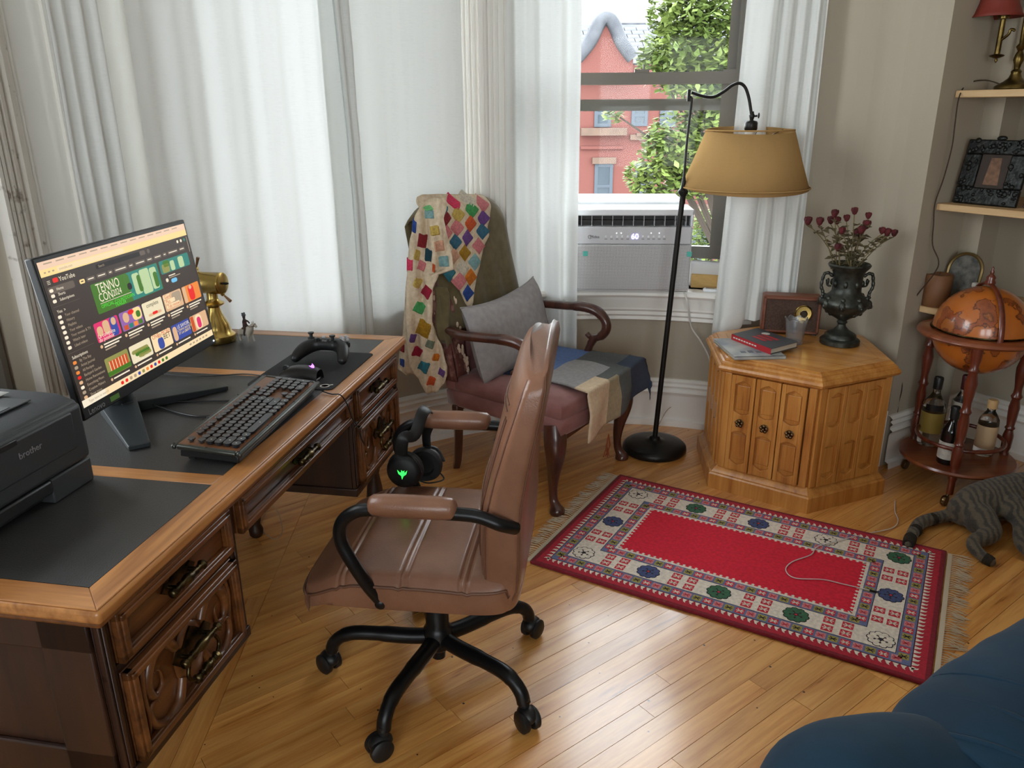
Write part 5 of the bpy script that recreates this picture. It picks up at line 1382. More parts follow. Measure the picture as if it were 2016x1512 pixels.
# ---- dried roses
m_ros = mat('dried_rose', C(100, 34, 38), .85, c2=C(66, 22, 26), ns=40, bump=.4, bs=120); m_stem = mat('dried_stem', C(118, 106, 70), .85); m_dle = mat('dried_leaf', C(88, 80, 56), .85, c2=C(112, 100, 74), ns=30)
rr = random.Random(17); Sx = 2.439
heads = [(612, 88), (668, 90), (740, 52), (752, 86), (836, 40), (902, 62), (893, 106), (775, 135), (757, 215), (968, 134), (993, 142), (1026, 146), (868, 132), (722, 84), (798, 74), (846, 150)]
rmesh = None
for i, (cx, cy) in enumerate(heads):
    px, py = 1340 + cx / Sx, 400 + cy / Sx; hd_ = aty(px, py, u0.y + rr.uniform(-.07, .06))
    mth = Vector((u0.x, u0.y, HT + .30)) + Vector((rr.uniform(-.03, .03), rr.uniform(-.03, .03), 0)); mth.x += (hd_.x - u0.x) * .25
    lb_ = {4: 'tallest dried red rose standing upright in the pewter urn', 8: 'lowest dried red rose just above the rim of the pewter urn', 0: 'dried red rose leaning out farthest towards the curtain from the pewter urn', 11: 'dried red rose leaning out farthest towards the globe from the pewter urn'}.get(i, 'dried dark red rose within the bunch in the pewter urn')
    ro = thing('dried_rose', lb_, 'flower', mth, group='dried roses in the urn')
    h = hd_ - mth; mid = h * .5 + Vector((0, 0, .02)) + Vector((rr.uniform(-.01, .01), 0, 0))
    pth = smooth_path([(0, 0, -.06), (0, 0, 0), mid, h - Vector((0, 0, .012))], 5)
    MB().tube(pth, .0019, 5).build('stem', m_stem, ro, smooth=60)
    s = rr.uniform(.8, 1.15); mb = MB()
    mb.lathe([(.002, -.014), (.008, -.010), (.0125, 0), (.0135, .009), (.011, .015)], 9, 0, Matrix.Translation(h) @ Matrix.Scale(s, 4))
    mb.lathe([(.001, -.006), (.007, .002), (.009, .012), (.006, .018)], 7, 0, Matrix.Translation(h + Vector((.001, 0, 0))) @ Matrix.Scale(s, 4)); mb.sphere(tuple(h + Vector((0, 0, .011 * s))), (.005 * s, .005 * s, .007 * s), 7, 5)
    for q in range(5):
        a = 2 * PI * q / 5 + i; mb.sphere(tuple(h + Vector((.0105 * s * math.cos(a), .0105 * s * math.sin(a), .008 * s))), (.005 * s, .005 * s, .009 * s), 7, 5)
    mb.build('bloom', m_ros, ro, smooth=60)
    for q in range(rr.randint(9, 12)):
        t = rr.uniform(.35, .92); b = pth[int(t * (len(pth) - 1))]; a = rr.uniform(0, 6.28); d = Vector((math.cos(a), math.sin(a), rr.uniform(-.3, .9))).normalized(); l = rr.uniform(.022, .042); w_ = d.cross(Vector((0, 0, 1))).normalized() * l * .38
        up = Vector((0, 0, 1)) * l * .15
        lf = MB().add([b, b + d * l * .45 + w_ + up, b + d * l - up, b + d * l * .45 - w_ + up, b + d * l * .5 - up * .6], [(0, 1, 4), (1, 2, 4), (2, 3, 4), (3, 0, 4)])
        lf.build('leaf', m_dle, ro, smooth=0, solid=.0008)
# ================================================================ RUG
RO = Vector((.0551, 2.3173, 0)); RA = -.5332; RL, RW = 1.2205, .7786
rug = thing('rug', 'red oriental rug with cream medallion border and fringed ends', 'rug', RO, RA)
rc_ = {'maroon': C(132, 28, 42), 'red': C(224, 26, 56), 'cream': C(240, 228, 212), 'blue': C(112, 120, 160), 'sq_red': C(210, 50, 66), 'sq_pink': C(214, 140, 142), 'sq_yel': C(172, 158, 78), 'dark': C(44, 36, 44), 'green': C(62, 110, 80), 'mblue': C(72, 84, 128), 'band': C(186, 36, 56)}
RN = list(rc_); rm = [mat('rug_' + k, v, .95, c2=tuple(x * .78 for x in v), ns=90, bump=.8, bs=260, sheen=.1) for k, v in rc_.items()]
RI = {k: i for i, k in enumerate(RN)}
base = MB().box(0, RL, 0, RW, 0, .0105); base.build('pile_base', rm[RI['maroon']], rug, bevel=.005, seg=3)
pt = MB(); ZL = [.0105]
def rq(u0, v0, u1, v1, col, lay): z = .0105 + .00025 * lay; pt.add([(u0, v0, z), (u1, v0, z), (u1, v1, z), (u0, v1, z)], [(0, 1, 2, 3)], RI[col])
def rp_(poly, col, lay): z = .0105 + .00025 * lay; pt.add([(x, y, z) for x, y in poly], [list(range(len(poly)))], RI[col])
def frame_(a, col, lay, au=None): au = a if au is None else au; rq(au, a, RL - au, RW - a, col, lay)
frame_(.016, 'band', 1); frame_(.052, 'dark', 3); frame_(.054, 'blue', 4); frame_(.094, 'dark', 5); frame_(.096, 'cream', 6)
frame_(.180, 'dark', 7); frame_(.182, 'blue', 8); frame_(.219, 'cream', 9); frame_(.228, 'red', 10)
def around(a, pitch):
    """points along a rectangle inset a, with inward direction"""
    out = []
    for (p0, p1, nrm) in (((a, a), (RL - a, a), (0, 1)), ((RL - a, a), (RL - a, RW - a), (-1, 0)), ((RL - a, RW - a), (a, RW - a), (0, -1)), ((a, RW - a), (a, a), (1, 0))):
        L = math.hypot(p1[0] - p0[0], p1[1] - p0[1]); n = max(1, int(round(L / pitch)))
        for k in range(n):
            t = (k + .5) / n; out.append((lerp(p0[0], p1[0], t), lerp(p0[1], p1[1], t), nrm, ((p1[0] - p0[0]) / L, (p1[1] - p0[1]) / L)))
    return out
for (x, y, n, t) in around(.040, .020):               # cream sawtooth in the outer band
    rp_([(x - t[0] * .008 + n[0] * .011, y - t[1] * .008 + n[1] * .011), (x + t[0] * .008 + n[0] * .011, y + t[1] * .008 + n[1] * .011), (x + t[0] * .003 - n[0] * .001, y + t[1] * .003 - n[1] * .001), (x + t[0] * .006 - n[0] * .008, y + t[1] * .006 - n[1] * .008), (x - t[0] * .002 - n[0] * .004, y - t[1] * .002 - n[1] * .004)], 'cream', 2)
for (x, y, n, t) in around(.226, .021):               # cream hooks along the field
    rp_([(x - t[0] * .005, y - t[1] * .005), (x + t[0] * .005, y + t[1] * .005), (x + t[0] * .003 + n[0] * .007, y + t[1] * .003 + n[1] * .007), (x - t[0] * .003 + n[0] * .007, y - t[1] * .003 + n[1] * .007)], 'cream', 11)
    rp_([(x - t[0] * .007 + n[0] * .007, y - t[1] * .007 + n[1] * .007), (x + t[0] * .007 + n[0] * .007, y + t[1] * .007 + n[1] * .007), (x + n[0] * .013, y + n[1] * .013)], 'cream', 11)
def blk4(x, y, h, col, lay, xcol):
    rq(x - h, y - h, x + h, y + h, col, lay)
    for a in (PI / 4, -PI / 4, 0, PI / 2)[:3]:
        c, s = math.cos(a) * h * .85, math.sin(a) * h * .85; w_ = h * .13
        rp_([(x - c - s * w_ / h, y - s + c * w_ / h), (x - c + s * w_ / h, y - s - c * w_ / h), (x + c + s * w_ / h, y + s - c * w_ / h), (x + c - s * w_ / h, y + s + c * w_ / h)], xcol, lay + 1)
for a, lay in ((.074, 5), (.2005, 9)):
    for i, (x, y, n, t) in enumerate(around(a, .034)):
        k = ('sq_red', 'sq_pink', 'sq_yel')[i % 3]; blk4(x, y, .0138, k, lay, 'dark' if k == 'sq_yel' else ('cream' if k == 'sq_red' else 'sq_red'))
def medal(x, y, kind):
    R = .038; col = {'g': 'green', 'b': 'mblue', 'k': 'cream'}[kind]
    for i in range(10):
        a = 2 * PI * i / 10; cx, cy = x + R * .72 * math.cos(a), y + R * .72 * math.sin(a)
        rp_([(cx + R * .34 * math.cos(q * PI / 4), cy + R * .34 * math.sin(q * PI / 4)) for q in range(8)], 'dark', 7)
        rp_([(cx + R * .26 * math.cos(q * PI / 4), cy + R * .26 * math.sin(q * PI / 4)) for q in range(8)], col, 9)
    rp_([(x + R * .66 * math.cos(q * PI / 6), y + R * .66 * math.sin(q * PI / 6)) for q in range(12)], 'dark', 8)
    for i in range(5):
        a = 2 * PI * i / 5 + .3; cx, cy = x + R * .36 * math.cos(a), y + R * .36 * math.sin(a)
        rp_([(cx + R * .2 * math.cos(q * PI / 3), cy + R * .2 * math.sin(q * PI / 3)) for q in range(6)], col, 10)
    rp_([(x + R * .12 * math.cos(q * PI / 3), y + R * .12 * math.sin(q * PI / 3)) for q in range(6)], 'sq_red' if kind != 'k' else 'dark', 11)
def four(x, y, a):
    for dx in (-.026, .026):
        for dy in (-.021, .021):
            c, s = math.cos(a), math.sin(a); blk4(x + dx * c - dy * s, y + dx * s + dy * c, .0160, 'sq_red', 8, 'cream')
cb = .138
near = ['k', 'b', 'g', 'g', 'k']; far = ['k', 'g', 'b', 'k', 'g']
for i in range(5):
    u = lerp(cb, RL - cb, i / 4); medal(u, cb, near[i]); medal(u, RW - cb, far[i])
    if i < 4:
        um = lerp(cb, RL - cb, (i + .5) / 4); four(um, cb, .0); four(um, RW - cb, .0)
for u in (cb, RL - cb):
    medal(u, RW / 2, 'b'); four(u, lerp(cb, RW / 2, .5), PI / 2); four(u, lerp(RW - cb, RW / 2, .5), PI / 2)
po = pt.build('woven_pattern', rm, rug, smooth=0); po['kind'] = 'stuff'
m_fri = mat('fringe_cotton', C(200, 184, 160), .95)
rf2 = random.Random(8)
for end in (0, 1):
    fm = MB(); u0 = -.004 if end == 0 else RL + .004; sg = -1 if end == 0 else 1
    fm.box(min(u0, u0 + sg * .014), max(u0, u0 + sg * .014), .01, RW - .01, .001, .006)
    for k in range(64):
        v = .012 + (RW - .024) * k / 63; cl = math.sin(k * .9) * .01
        for q in range(3):
            a = rf2.uniform(-.006, .006); fm.tube([(u0 + sg * .012, v, .005), (u0 + sg * .028, v + cl * .4, .007), (u0 + sg * (.045 + rf2.uniform(0, .02)), v + cl + a * 2, .004), (u0 + sg * (.058 + rf2.uniform(0, .025)), v + cl * 1.6 + a * 3, .002)], [.0016, .0016, .0011, .0007], 4)
    f = fm.build('fringe', m_fri, rug, smooth=0); f['kind'] = 'stuff'
# ---- white charging cable across the rug
cz = .0165
cp = [atz(1762, 985, .004), atz(1762, 1008, .004), atz(1768, 1025, .004), atz(1755, 1040, .005), atz(1700, 1052, .008), atz(1660, 1062, cz), atz(1610, 1076, cz), atz(1597, 1092, cz), atz(1560, 1106, cz), atz(1547, 1122, cz), atz(1565, 1138, cz), atz(1620, 1141, cz), atz(1660, 1150, cz), atz(1712, 1162, cz)]
co = atz(1547, 1122, .012); cab = thing('charging_cable', 'thin white charging cable trailing across the red rug', 'cable', co)
MB().tube([p - co for p in smooth_path(cp, 6)], .0019, 6).build('wire', mat('cable_white', C(214, 206, 204), .6), cab, smooth=70)
pe = cp[-1] - co; pd2 = (cp[-1] - cp[-2]).normalized()
MB().tube([pe, pe + pd2 * .022], .0032, 8).build('plug', m_blkp, cab)
# ---- loop of cord under the desk
lp = [atz(540, 985, .01), atz(520, 1015, .004), atz(515, 1040, .004), atz(540, 1062, .004), atz(556, 1045, .004), atz(548, 1010, .02), atz(530, 990, .06), atz(523, 985, .12)]
tag(MB().tube([p - lp[2] for p in smooth_path(lp, 6)], .0016, 6).build('looped_cord', MATS['tan_cord'], None, smooth=70, loc=lp[2]), 'thin tan cord looped on the floor below the desk kneehole', 'cord')

# ================================================================ GLOBE BAR
m_cher = wood('cherry_stain', C(78, 30, 18), C(112, 50, 30), axis=2, scale=6, rough=.3, coat=.4)
m_cherd = wood('cherry_map_board', C(112, 54, 30), C(140, 78, 46), axis=0, scale=4, rough=.3, coat=.4)
def globe_mat():
    m, nt, p, out = _nodes('antique_map'); N, L = nt.nodes.new, nt.links.new
    tc = N('ShaderNodeTexCoord'); n = N('ShaderNodeTexNoise'); n.inputs['Scale'].default_value = 9; n.inputs['Detail'].default_value = 8; L(tc.outputs['Object'], n.inputs[0])
    cr = N('ShaderNodeValToRGB'); e = cr.color_ramp.elements; e[0].position = .0; e[0].color = (*C(196, 118, 42), 1); e[1].position = .53; e[1].color = (*C(178, 98, 36), 1)
    for pos, c in ((.545, C(70, 32, 16)), (.56, C(150, 78, 36)), (.62, C(128, 62, 30)), (.63, C(84, 40, 22)), (.66, C(156, 92, 44))):
        x = e.new(pos); x.color = (*c, 1)
    L(n.outputs['Fac'], cr.inputs[0]); L(cr.outputs[0], p.inputs['Base Color']); p.inputs['Roughness'].default_value = .28; p.inputs['Coat Weight'].default_value = .5; p.inputs['Coat Roughness'].default_value = .1
    return m
m_glo = globe_mat()
GO = Vector((1.79, 2.885, 0)); gb = thing('globe_bar', 'antique map globe drinks cabinet on turned cherry legs', 'globe', GO, 0)
zg, rg = .655, .168
def sph(a0, a1, r, n=14): return [(r * math.cos(lerp(a0, a1, k / n)), zg + r * math.sin(lerp(a0, a1, k / n))) for k in range(n + 1)]
MB().lathe(sph(-PI / 2, -.02, rg), 40).build('lower_hemisphere', m_glo, gb, smooth=60)
up_ = MB().lathe(sph(.03, PI / 2, rg), 40).build('upper_hemisphere', m_glo, gb, smooth=60)
MB().tube([((rg + .001) * math.cos(2 * PI * k / 60), (rg + .001) * math.sin(2 * PI * k / 60), zg + .007) for k in range(60)], .003, 6, closed=True).build('rope_trim', m_brassd, up_, smooth=60)
MB().lathe([(.166, zg - .012), (.172, zg + .002), (.176, zg + .004), (.205, zg - .001), (.216, zg - .006), (.219, zg - .014), (.214, zg - .022), (.200, zg - .026), (.17, zg - .022), (.166, zg - .012)], 60).build('horizon_ring', m_cherd, gb, smooth=45)
mer = MB(); ang = math.radians(-100)
dirm = Vector((math.cos(ang), math.sin(ang), 0))
for sg in (1,):
    pth = [dirm * ((rg + .012) * math.cos(t)) + Vector((0, 0, zg + (rg + .012) * math.sin(t))) for t in [PI / 2 * k / 14 for k in range(15)]]
    mer.tube(pth, .011, 8, flat=.55)
pth2 = [-dirm * ((rg + .012) * math.cos(t)) + Vector((0, 0, zg + (rg + .012) * math.sin(t))) for t in [PI / 2 * k / 14 for k in range(15)]]
mer.tube(pth2, .011, 8, flat=.55); mer.build('meridian_arm', m_cher, gb, smooth=60)
MB().lathe([(.018, 0), (.02, .008), (.014, .02), (.016, .028), (.010, .036), (.006, .04), (.008, .048), (.004, .056), (.005, .062), (.001, .068)], 14, M=Matrix.Translation((0, 0, zg + rg + .008))).build('finial', m_cher, gb, smooth=50)
MB().lathe([(.001, .118), (.196, .118), (.208, .123), (.212, .131), (.208, .139), (.001, .139)], 60).build('bottle_shelf', m_cherd, gb, smooth=45)
MB().tube([(.155 * math.cos(2 * PI * k / 60), .155 * math.sin(2 * PI * k / 60), .215) for k in range(60)], .008, 8, closed=True).build('bottle_rail', m_cher, gb, smooth=60)
prof = [(.010, .0), (.013, .02), (.013, .10), (.017, .112), (.017, .145), (.013, .152), (.018, .17), (.020, .22), (.014, .245), (.019, .252), (.014, .262), (.018, .30), (.020, .34), (.015, .372), (.021, .385), (.015, .398), (.014, .42), (.020, .47), (.022, .50), (.015, .535), (.020, .548), (.014, .56), (.018, .59), (.019, .634)]
for th in (119, 239, -1):
    t = math.radians(th); p = Vector((.190 * math.cos(t), .190 * math.sin(t), 0))
    leg = MB().lathe([(r, max(z, .045)) if z < .05 else (r, z) for r, z in prof], 14, M=Matrix.Translation(p)).build('leg', m_cher, gb, smooth=45)
    Mw = Matrix.Translation(p + Vector((-.022, -.012, .022))) @ Matrix.Rotation(.6, 4, 'Z') @ Matrix.Rotation(PI / 2, 4, 'X')
    MB().lathe([(.004, -.008), (.019, -.008), (.022, 0), (.019, .008), (.004, .008)], 18, 0, Mw).tube([p + Vector((0, 0, .05)), p + Vector((-.012, -.006, .04)), p + Vector((-.022, -.012, .022))], .006, 8).build('caster', m_knob, leg, smooth=45)
# ---- bottles standing on the shelf
m_bgl = mat('clear_bottle', (1, 1, 1), .05, trans=1, ior=1.4); m_amb = mat('whisky', C(120, 70, 20), .1, trans=.9, ior=1.35); m_dkb = mat('dark_bottle', C(16, 14, 14), .12, coat=.5)
m_lbl = mat('bottle_label', C(206, 202, 192), .7, c2=C(180, 176, 166), ns=60); m_lbt = mat('tan_label', C(206, 176, 138), .7); m_cork = mat('cork', C(196, 160, 112), .8); m_cap = mat('black_cap', C(26, 26, 26), .4); m_gold = mat('gold_label', C(150, 128, 60), .5); m_redc = mat('maroon_cap', C(70, 24, 28), .45)
def bottle(label, P, h, r, neck, mb_, mcap, mlabel, caph, lab, shoulder=.62, liquid=None):
    o = thing('bottle', label, 'bottle', P, group='bottles on the globe bar shelf')
    hs = h * shoulder
    MB().lathe([(r * .9, 0), (r, .006), (r, hs * .92), (r * .93, hs), (neck * 1.5, hs + (h - hs) * .28), (neck, hs + (h - hs) * .42), (neck, h - caph * .6), (neck * .5, h - caph * .6)], 28).build('glass', mb_, o, smooth=50)
    MB().lathe([(neck * 1.22, h - caph), (neck * 1.28, h - caph * .1), (neck * 1.1, h), (.0005, h)], 18).build('cap', mcap, o, smooth=45)
    MB().lathe([(r * 1.012, lab[0] * h), (r * 1.012, lab[1] * h)], 28).build('label', mlabel, o, smooth=60)
    return o
zsh = .1395
bt = lambda x, y: atz(x, y, zsh)
bottle('dark bottle with a wide white label at the front of the globe bar', bt(1862, 910), .235, .036, .0135, m_dkb, m_cap, m_lbl, .05, (.10, .40), .60)
b1 = bottle('square-shouldered clear bottle with black cap and green label', bt(1826, 872), .29, .044, .014, m_bgl, m_cap, m_gold, .05, (.2, .5), .62)
bottle('clear bottle with a maroon cap behind the front leg of the globe bar', bt(1880, 868), .29, .038, .014, m_bgl, m_redc, m_lbl, .06, (.5, .62), .6)
bottle('clear corked bottle with a tan paper label', bt(1934, 893), .232, .037, .015, m_bgl, m_cork, m_lbt, .035, (.15, .55), .66)
lb1 = Vector(b1.location); fwd_ = Vector((-.5, -.86, 0)); MB().lathe([(.0452, .155), (.0452, .182)], 16, 0, None, math.radians(200), math.radians(290)).build('neck_label', m_cap, b1, smooth=60)

# ================================================================ ALCOVE SHELVES and what stands on them
m_shelf = wood('pine_shelf', C(186, 150, 104), C(204, 172, 128), axis=0, scale=4, rough=.6)
def shelf(z, label):
    c = al(.094, 0, z); o = tag(MB().box(.004, ALW - .01, .0, ALD - .10, -.025, 0).build('wall_shelf', m_shelf, None, smooth=0, bevel=.002), label, 'shelf', 'pine shelves in the alcove')
    o.matrix_world = Matrix(((AS.x, AD.x, 0, c.x), (AS.y, AD.y, 0, c.y), (0, 0, 1, z), (0, 0, 0, 1))); return o
shelf(1.517, 'pine alcove shelf carrying the brass lamp'); shelf(1.105, 'pine alcove shelf carrying the ornate picture frame'); 
_c = al(.094, 0, .697); o = tag(MB().prism([(.004, 0), (.085, 0), (.28, .19), (ALW - .01, .19), (ALW - .01, ALD - .10), (.004, ALD - .10)], -.025, 0).build('wall_shelf', m_shelf, None, smooth=0, bevel=.002), 'pine alcove shelf with a cut corner carrying the candle behind the globe', 'shelf', 'pine shelves in the alcove')
o.matrix_world = frame((_c.x, _c.y, .697), AS.to_3d(), -AD.to_3d()) if False else Matrix(((AS.x, AD.x, 0, _c.x), (AS.y, AD.y, 0, _c.y), (0, 0, 1, .697), (0, 0, 0, 1)))
def sp_(x, y, z, t):                                   # pixel onto the shelf-parallel vertical plane at depth t
    return onplane(x, y, al(t, 0, z), AD.to_3d())
face = -AD.to_3d()
# ornate frame
m_orn = mat('blackened_silver', C(52, 54, 52), .4, metal=.7, c2=C(26, 27, 26), ns=60, bump=1, bs=90); m_pap = mat('sepia_print', C(128, 96, 72), .7, c2=C(96, 70, 56), ns=40)
q0, q1 = sp_(1876, 402, 1.105, .17), sp_(2000, 410, 1.105, .17); fw_ = (q1 - q0).length; fc = (q0 + q1) / 2; fc.z = 1.105
ph = sp_(1935, 268, 1.105, .17).z - 1.105
pfm = thing('picture_frame', 'ornate blackened silver frame with a small sepia print', 'picture frame', fc); pfm.matrix_world = frame((fc.x, fc.y, 1.105), AS.to_3d(), (AD * .2).to_3d() + Vector((0, 0, 1)))
# local: x along shelf, y up, z towards -AD? (x cross y)
rfm = random.Random(3)
ib = fw_ * .27
for q in ((-fw_ / 2, fw_ / 2, 0, ib), (-fw_ / 2, fw_ / 2, ph - ib, ph - .01), (-fw_ / 2, -fw_ / 2 + ib, ib, ph - ib), (fw_ / 2 - ib, fw_ / 2, ib, ph - ib)):
    MB().box(q[0], q[1], q[2], q[3], -.008, .012).build('frame_bar', m_orn, pfm, bevel=.005)
for k in range(70):
    a = rfm.random(); sde = rfm.randint(0, 3)
    x, y = [(lerp(-.47, .47, a) * fw_, rfm.uniform(.01, ib - .005)), (lerp(-.47, .47, a) * fw_, ph - rfm.uniform(.012, ib)), (-fw_ / 2 + rfm.uniform(.006, ib - .006), a * ph), (fw_ / 2 - rfm.uniform(.006, ib - .006), a * ph)][sde]
    y = min(max(y, .01), ph - .015)
    sx_ = rfm.uniform(.005, .012); MB().sphere((x, y, .012), (sx_, rfm.uniform(.005, .012), .006), 8, 5).build('scroll_relief', m_orn, pfm, smooth=60)
MB().sphere((0, ph - .004, .004), (.02, .01, .008), 10, 6).build('crest', m_orn, pfm, smooth=60)
MB().box(-fw_ / 2 + ib, fw_ / 2 - ib, ib, ph - ib, -.006, .002).build('mount', mat('dark_mount', C(60, 50, 44), .8), pfm, smooth=0)
MB().prism([(-.026, ib + .012), (.03, ib + .012), (.020, ph - ib - .012), (-.018, ph - ib - .012)], .002, .003).build('print', m_pap, pfm, smooth=0)
MB().box(-.02, .02, .02, ph * .6, -.05, -.045).build('easel_back', m_orn, pfm, smooth=0)
# second dark frame edge
q0 = sp_(2016, 404, 1.105, .20); fr2 = thing('small_picture_frame', 'small dark wooden frame beside the ornate silver one', 'picture frame', (q0.x, q0.y, 1.105)); fr2.matrix_world = frame((q0.x, q0.y, 1.105), AS.to_3d(), (AD * .2).to_3d() + Vector((0, 0, 1)))
MB().box(0, .10, 0, .012, -.005, .008).box(0, .10, .103, .115, -.005, .008).box(0, .012, .012, .103, -.005, .008).box(.088, .10, .012, .103, -.005, .008).build('frame_moulding', m_mah, fr2, bevel=.002)
MB().box(.012, .088, .012, .103, -.004, .0).build('picture', m_pap, fr2, smooth=0)
# brass lamp with a red shade
m_abr = mat('aged_brass', C(120, 100, 56), .35, metal=1, c2=C(74, 60, 32), ns=30)
lb0 = sp_(1995, 172, 1.517, .20); lb0.z = 1.517
tl = thing('candle_arm_lamp', 'aged brass candle-arm table lamp with a red shade', 'table lamp', lb0)
def tlp(x, y): return sp_(x, y, 1.517, .20) - lb0
hB = tlp(1998, 60).z
MB().lathe([(.060, 0), (.064, .004), (.062, .012), (.05, .020), (.036, .028), (.022, .040), (.016, .055), (.018, .062), (.010, .07), (.012, .085), (.018, .10), (.014, .118), (.008, .13), (.014, .14), (.016, .146), (.008, .155), (.009, .20), (.009, .32)], 28).build('stem_base', m_abr, tl, smooth=50)
p1, p2, p3 = tlp(1998, 60), tlp(1985, 68), tlp(1966, 82)
MB().tube(smooth_path([p1, tlp(1990, 58), p2, p3], 6), .005, 8).build('arm', m_abr, tl, smooth=70)
cA, cB2 = tlp(1962, 112), tlp(1966, 32)
MB().lathe([(.002, -.02), (.006, -.012), (.004, -.006), (.022, 0), (.026, .004), (.022, .007), (.010, .010), (.010, .07), (.009, (cB2 - cA).z - .012), (.018, (cB2 - cA).z - .010), (.020, (cB2 - cA).z), (.016, (cB2 - cA).z + .01)], 20, M=Matrix.Translation(cA)).build('candle_socket', m_abr, tl, smooth=50)
sh0 = tlp(1962, 34)
shp = MB().lathe([(.090, 0), (.080, .012), (.066, .045), (.056, .085), (.050, .12)], 36, 0, Matrix.Translation(sh0)); shp.f = [f for f in shp.f if len(f) == 4]; shp.m = [0] * len(shp.f)
shp.build('shade', mat('red_shade', C(120, 44, 32), .6), tl, smooth=80, solid=.002)
crd = [tlp(1975, 168) , tlp(1940, 158), tlp(1905, 165), tlp(1888, 190), tlp(1880, 245), tlp(1876, 280), tlp(1858, 350), tlp(1842, 395), tlp(1838, 430), tlp(1836, 480), tlp(1848, 515), tlp(1842, 530)]
# the cord hangs along the alcove side wall, then down behind the table
c2w = [lb0 + p for p in crd[:3]] + [onplane(x, y, al(.07, .012, 1), AD.to_3d()) for x, y in ((1888, 192), (1880, 245), (1874, 290), (1858, 350), (1841, 400), (1838, 440), (1836, 482), (1848, 515), (1838, 540), (1798, 592), (1778, 640), (1772, 700), (1776, 760), (1768, 800), (1764, 860))]
MB().tube([p - lb0 for p in smooth_path(c2w, 5)], .0024, 6).build('cord', mat('brown_cord', C(54, 38, 26), .7), tl, smooth=70)
# candle, arched frame, small bottle on the lowest shelf
cq = sp_(1840, 597, .697, .15); ch_ = sp_(1838, 537, .697, .15).z - .697; cnd = thing('pillar_candle', 'squat brown pillar candle on the low alcove shelf', 'candle', (cq.x, cq.y, .697))
MB().lathe([(.050, 0), (.052, .003), (.052, ch_ - .004), (.048, ch_), (.040, ch_ - .003), (.001, ch_ - .006)], 32).build('wax', mat('brown_wax', C(112, 74, 44), .6, sss=.1), cnd, smooth=45)
MB().tube([(0, 0, ch_ - .006), (.001, 0, ch_ + .006)], .0012, 6).build('wick', m_blkp, cnd)
aq = sp_(1880, 597, .697, .20); ahh = sp_(1880, 497, .697, .20).z - .697; afr = thing('arched_picture_frame', 'small gilt arched frame behind the candle', 'picture frame', (aq.x, aq.y, .697)); afr.matrix_world = frame((aq.x, aq.y, .697), AS.to_3d(), (AD * .2).to_3d() + Vector((0, 0, 1)))
aw = .066
arch = [(-aw, 0), (aw, 0)] + [(aw * math.cos(t), ahh - aw + aw * math.sin(t)) for t in [PI * k / 16 for k in range(17)]]
MB().tube([(x, y, 0) for x, y in arch], .007, 6, closed=True).build('arch_moulding', mat('old_gilt', C(120, 100, 62), .4, metal=.7), afr, smooth=50)
MB().prism([(x * .95, y * .97 + .003) for x, y in arch], -.006, -.002).build('picture', mat('dim_print', C(110, 106, 98), .7, c2=C(60, 62, 60), ns=30), afr, smooth=0)
bq = sp_(1914, 597, .697, .16); sb = thing('small_glass_bottle', 'small stoppered clear glass bottle on the low alcove shelf', 'bottle', (bq.x, bq.y, .697))
MB().lathe([(.020, 0), (.022, .004), (.022, .06), (.012, .075), (.010, .095), (.013, .098)], 20).build('glass', m_bgl, sb, smooth=50); MB().lathe([(.010, .096), (.014, .102), (.014, .115), (.0005, .118)], 14).build('stopper', m_lbl, sb, smooth=50)

# ================================================================ CAT
def cat_mat():
    m, nt, p, out = _nodes('tabby_fur'); N, L = nt.nodes.new, nt.links.new
    tc = N('ShaderNodeTexCoord'); w_ = N('ShaderNodeTexWave'); w_.wave_type = 'BANDS'; w_.bands_direction = 'X'; w_.inputs['Scale'].default_value = 14; w_.inputs['Distortion'].default_value = 7; w_.inputs['Detail'].default_value = 3; w_.inputs['Detail Scale'].default_value = 1.2
    L(tc.outputs['Object'], w_.inputs[0]); cr = N('ShaderNodeValToRGB'); e = cr.color_ramp.elements; e[0].position = .18; e[0].color = (*C(50, 43, 33), 1); e[1].position = .7; e[1].color = (*C(100, 88, 66), 1)
    n = N('ShaderNodeTexNoise'); n.inputs['Scale'].default_value = 160; n.inputs['Detail'].default_value = 2; mp = N('ShaderNodeMapping'); mp.inputs['Scale'].default_value = (.35, 1, 1); L(tc.outputs['Object'], mp.inputs[0]); L(mp.outputs[0], n.inputs[0])
    mx = N('ShaderNodeMixRGB'); mx.blend_type = 'MULTIPLY'; mx.inputs[0].default_value = .55; L(w_.outputs['Fac'], cr.inputs[0]); L(cr.outputs[0], mx.inputs[1]); L(n.outputs['Fac'], mx.inputs[2]); 
    br = N('ShaderNodeBrightContrast'); br.inputs[1].default_value = .03; L(mx.outputs[0], br.inputs[0]); L(br.outputs[0], p.inputs['Base Color'])
    p.inputs['Roughness'].default_value = .9; p.inputs['Sheen Weight'].default_value = .15
    bn = N('ShaderNodeBump'); bn.inputs['Strength'].default_value = .8; bn.inputs['Distance'].default_value = .004; L(n.outputs['Fac'], bn.inputs['Height']); L(bn.outputs[0], p.inputs['Normal'])
    return m
m_cat = cat_mat(); m_catd = mat('dark_fur', C(34, 29, 22), .9, c2=C(52, 44, 34), ns=60, bump=.6, bs=160)
KO = Vector((1.72, 2.58, 0)); cat = thing('tabby_cat', 'brown tabby cat stretched on its side on the floor by the globe', 'cat', KO)
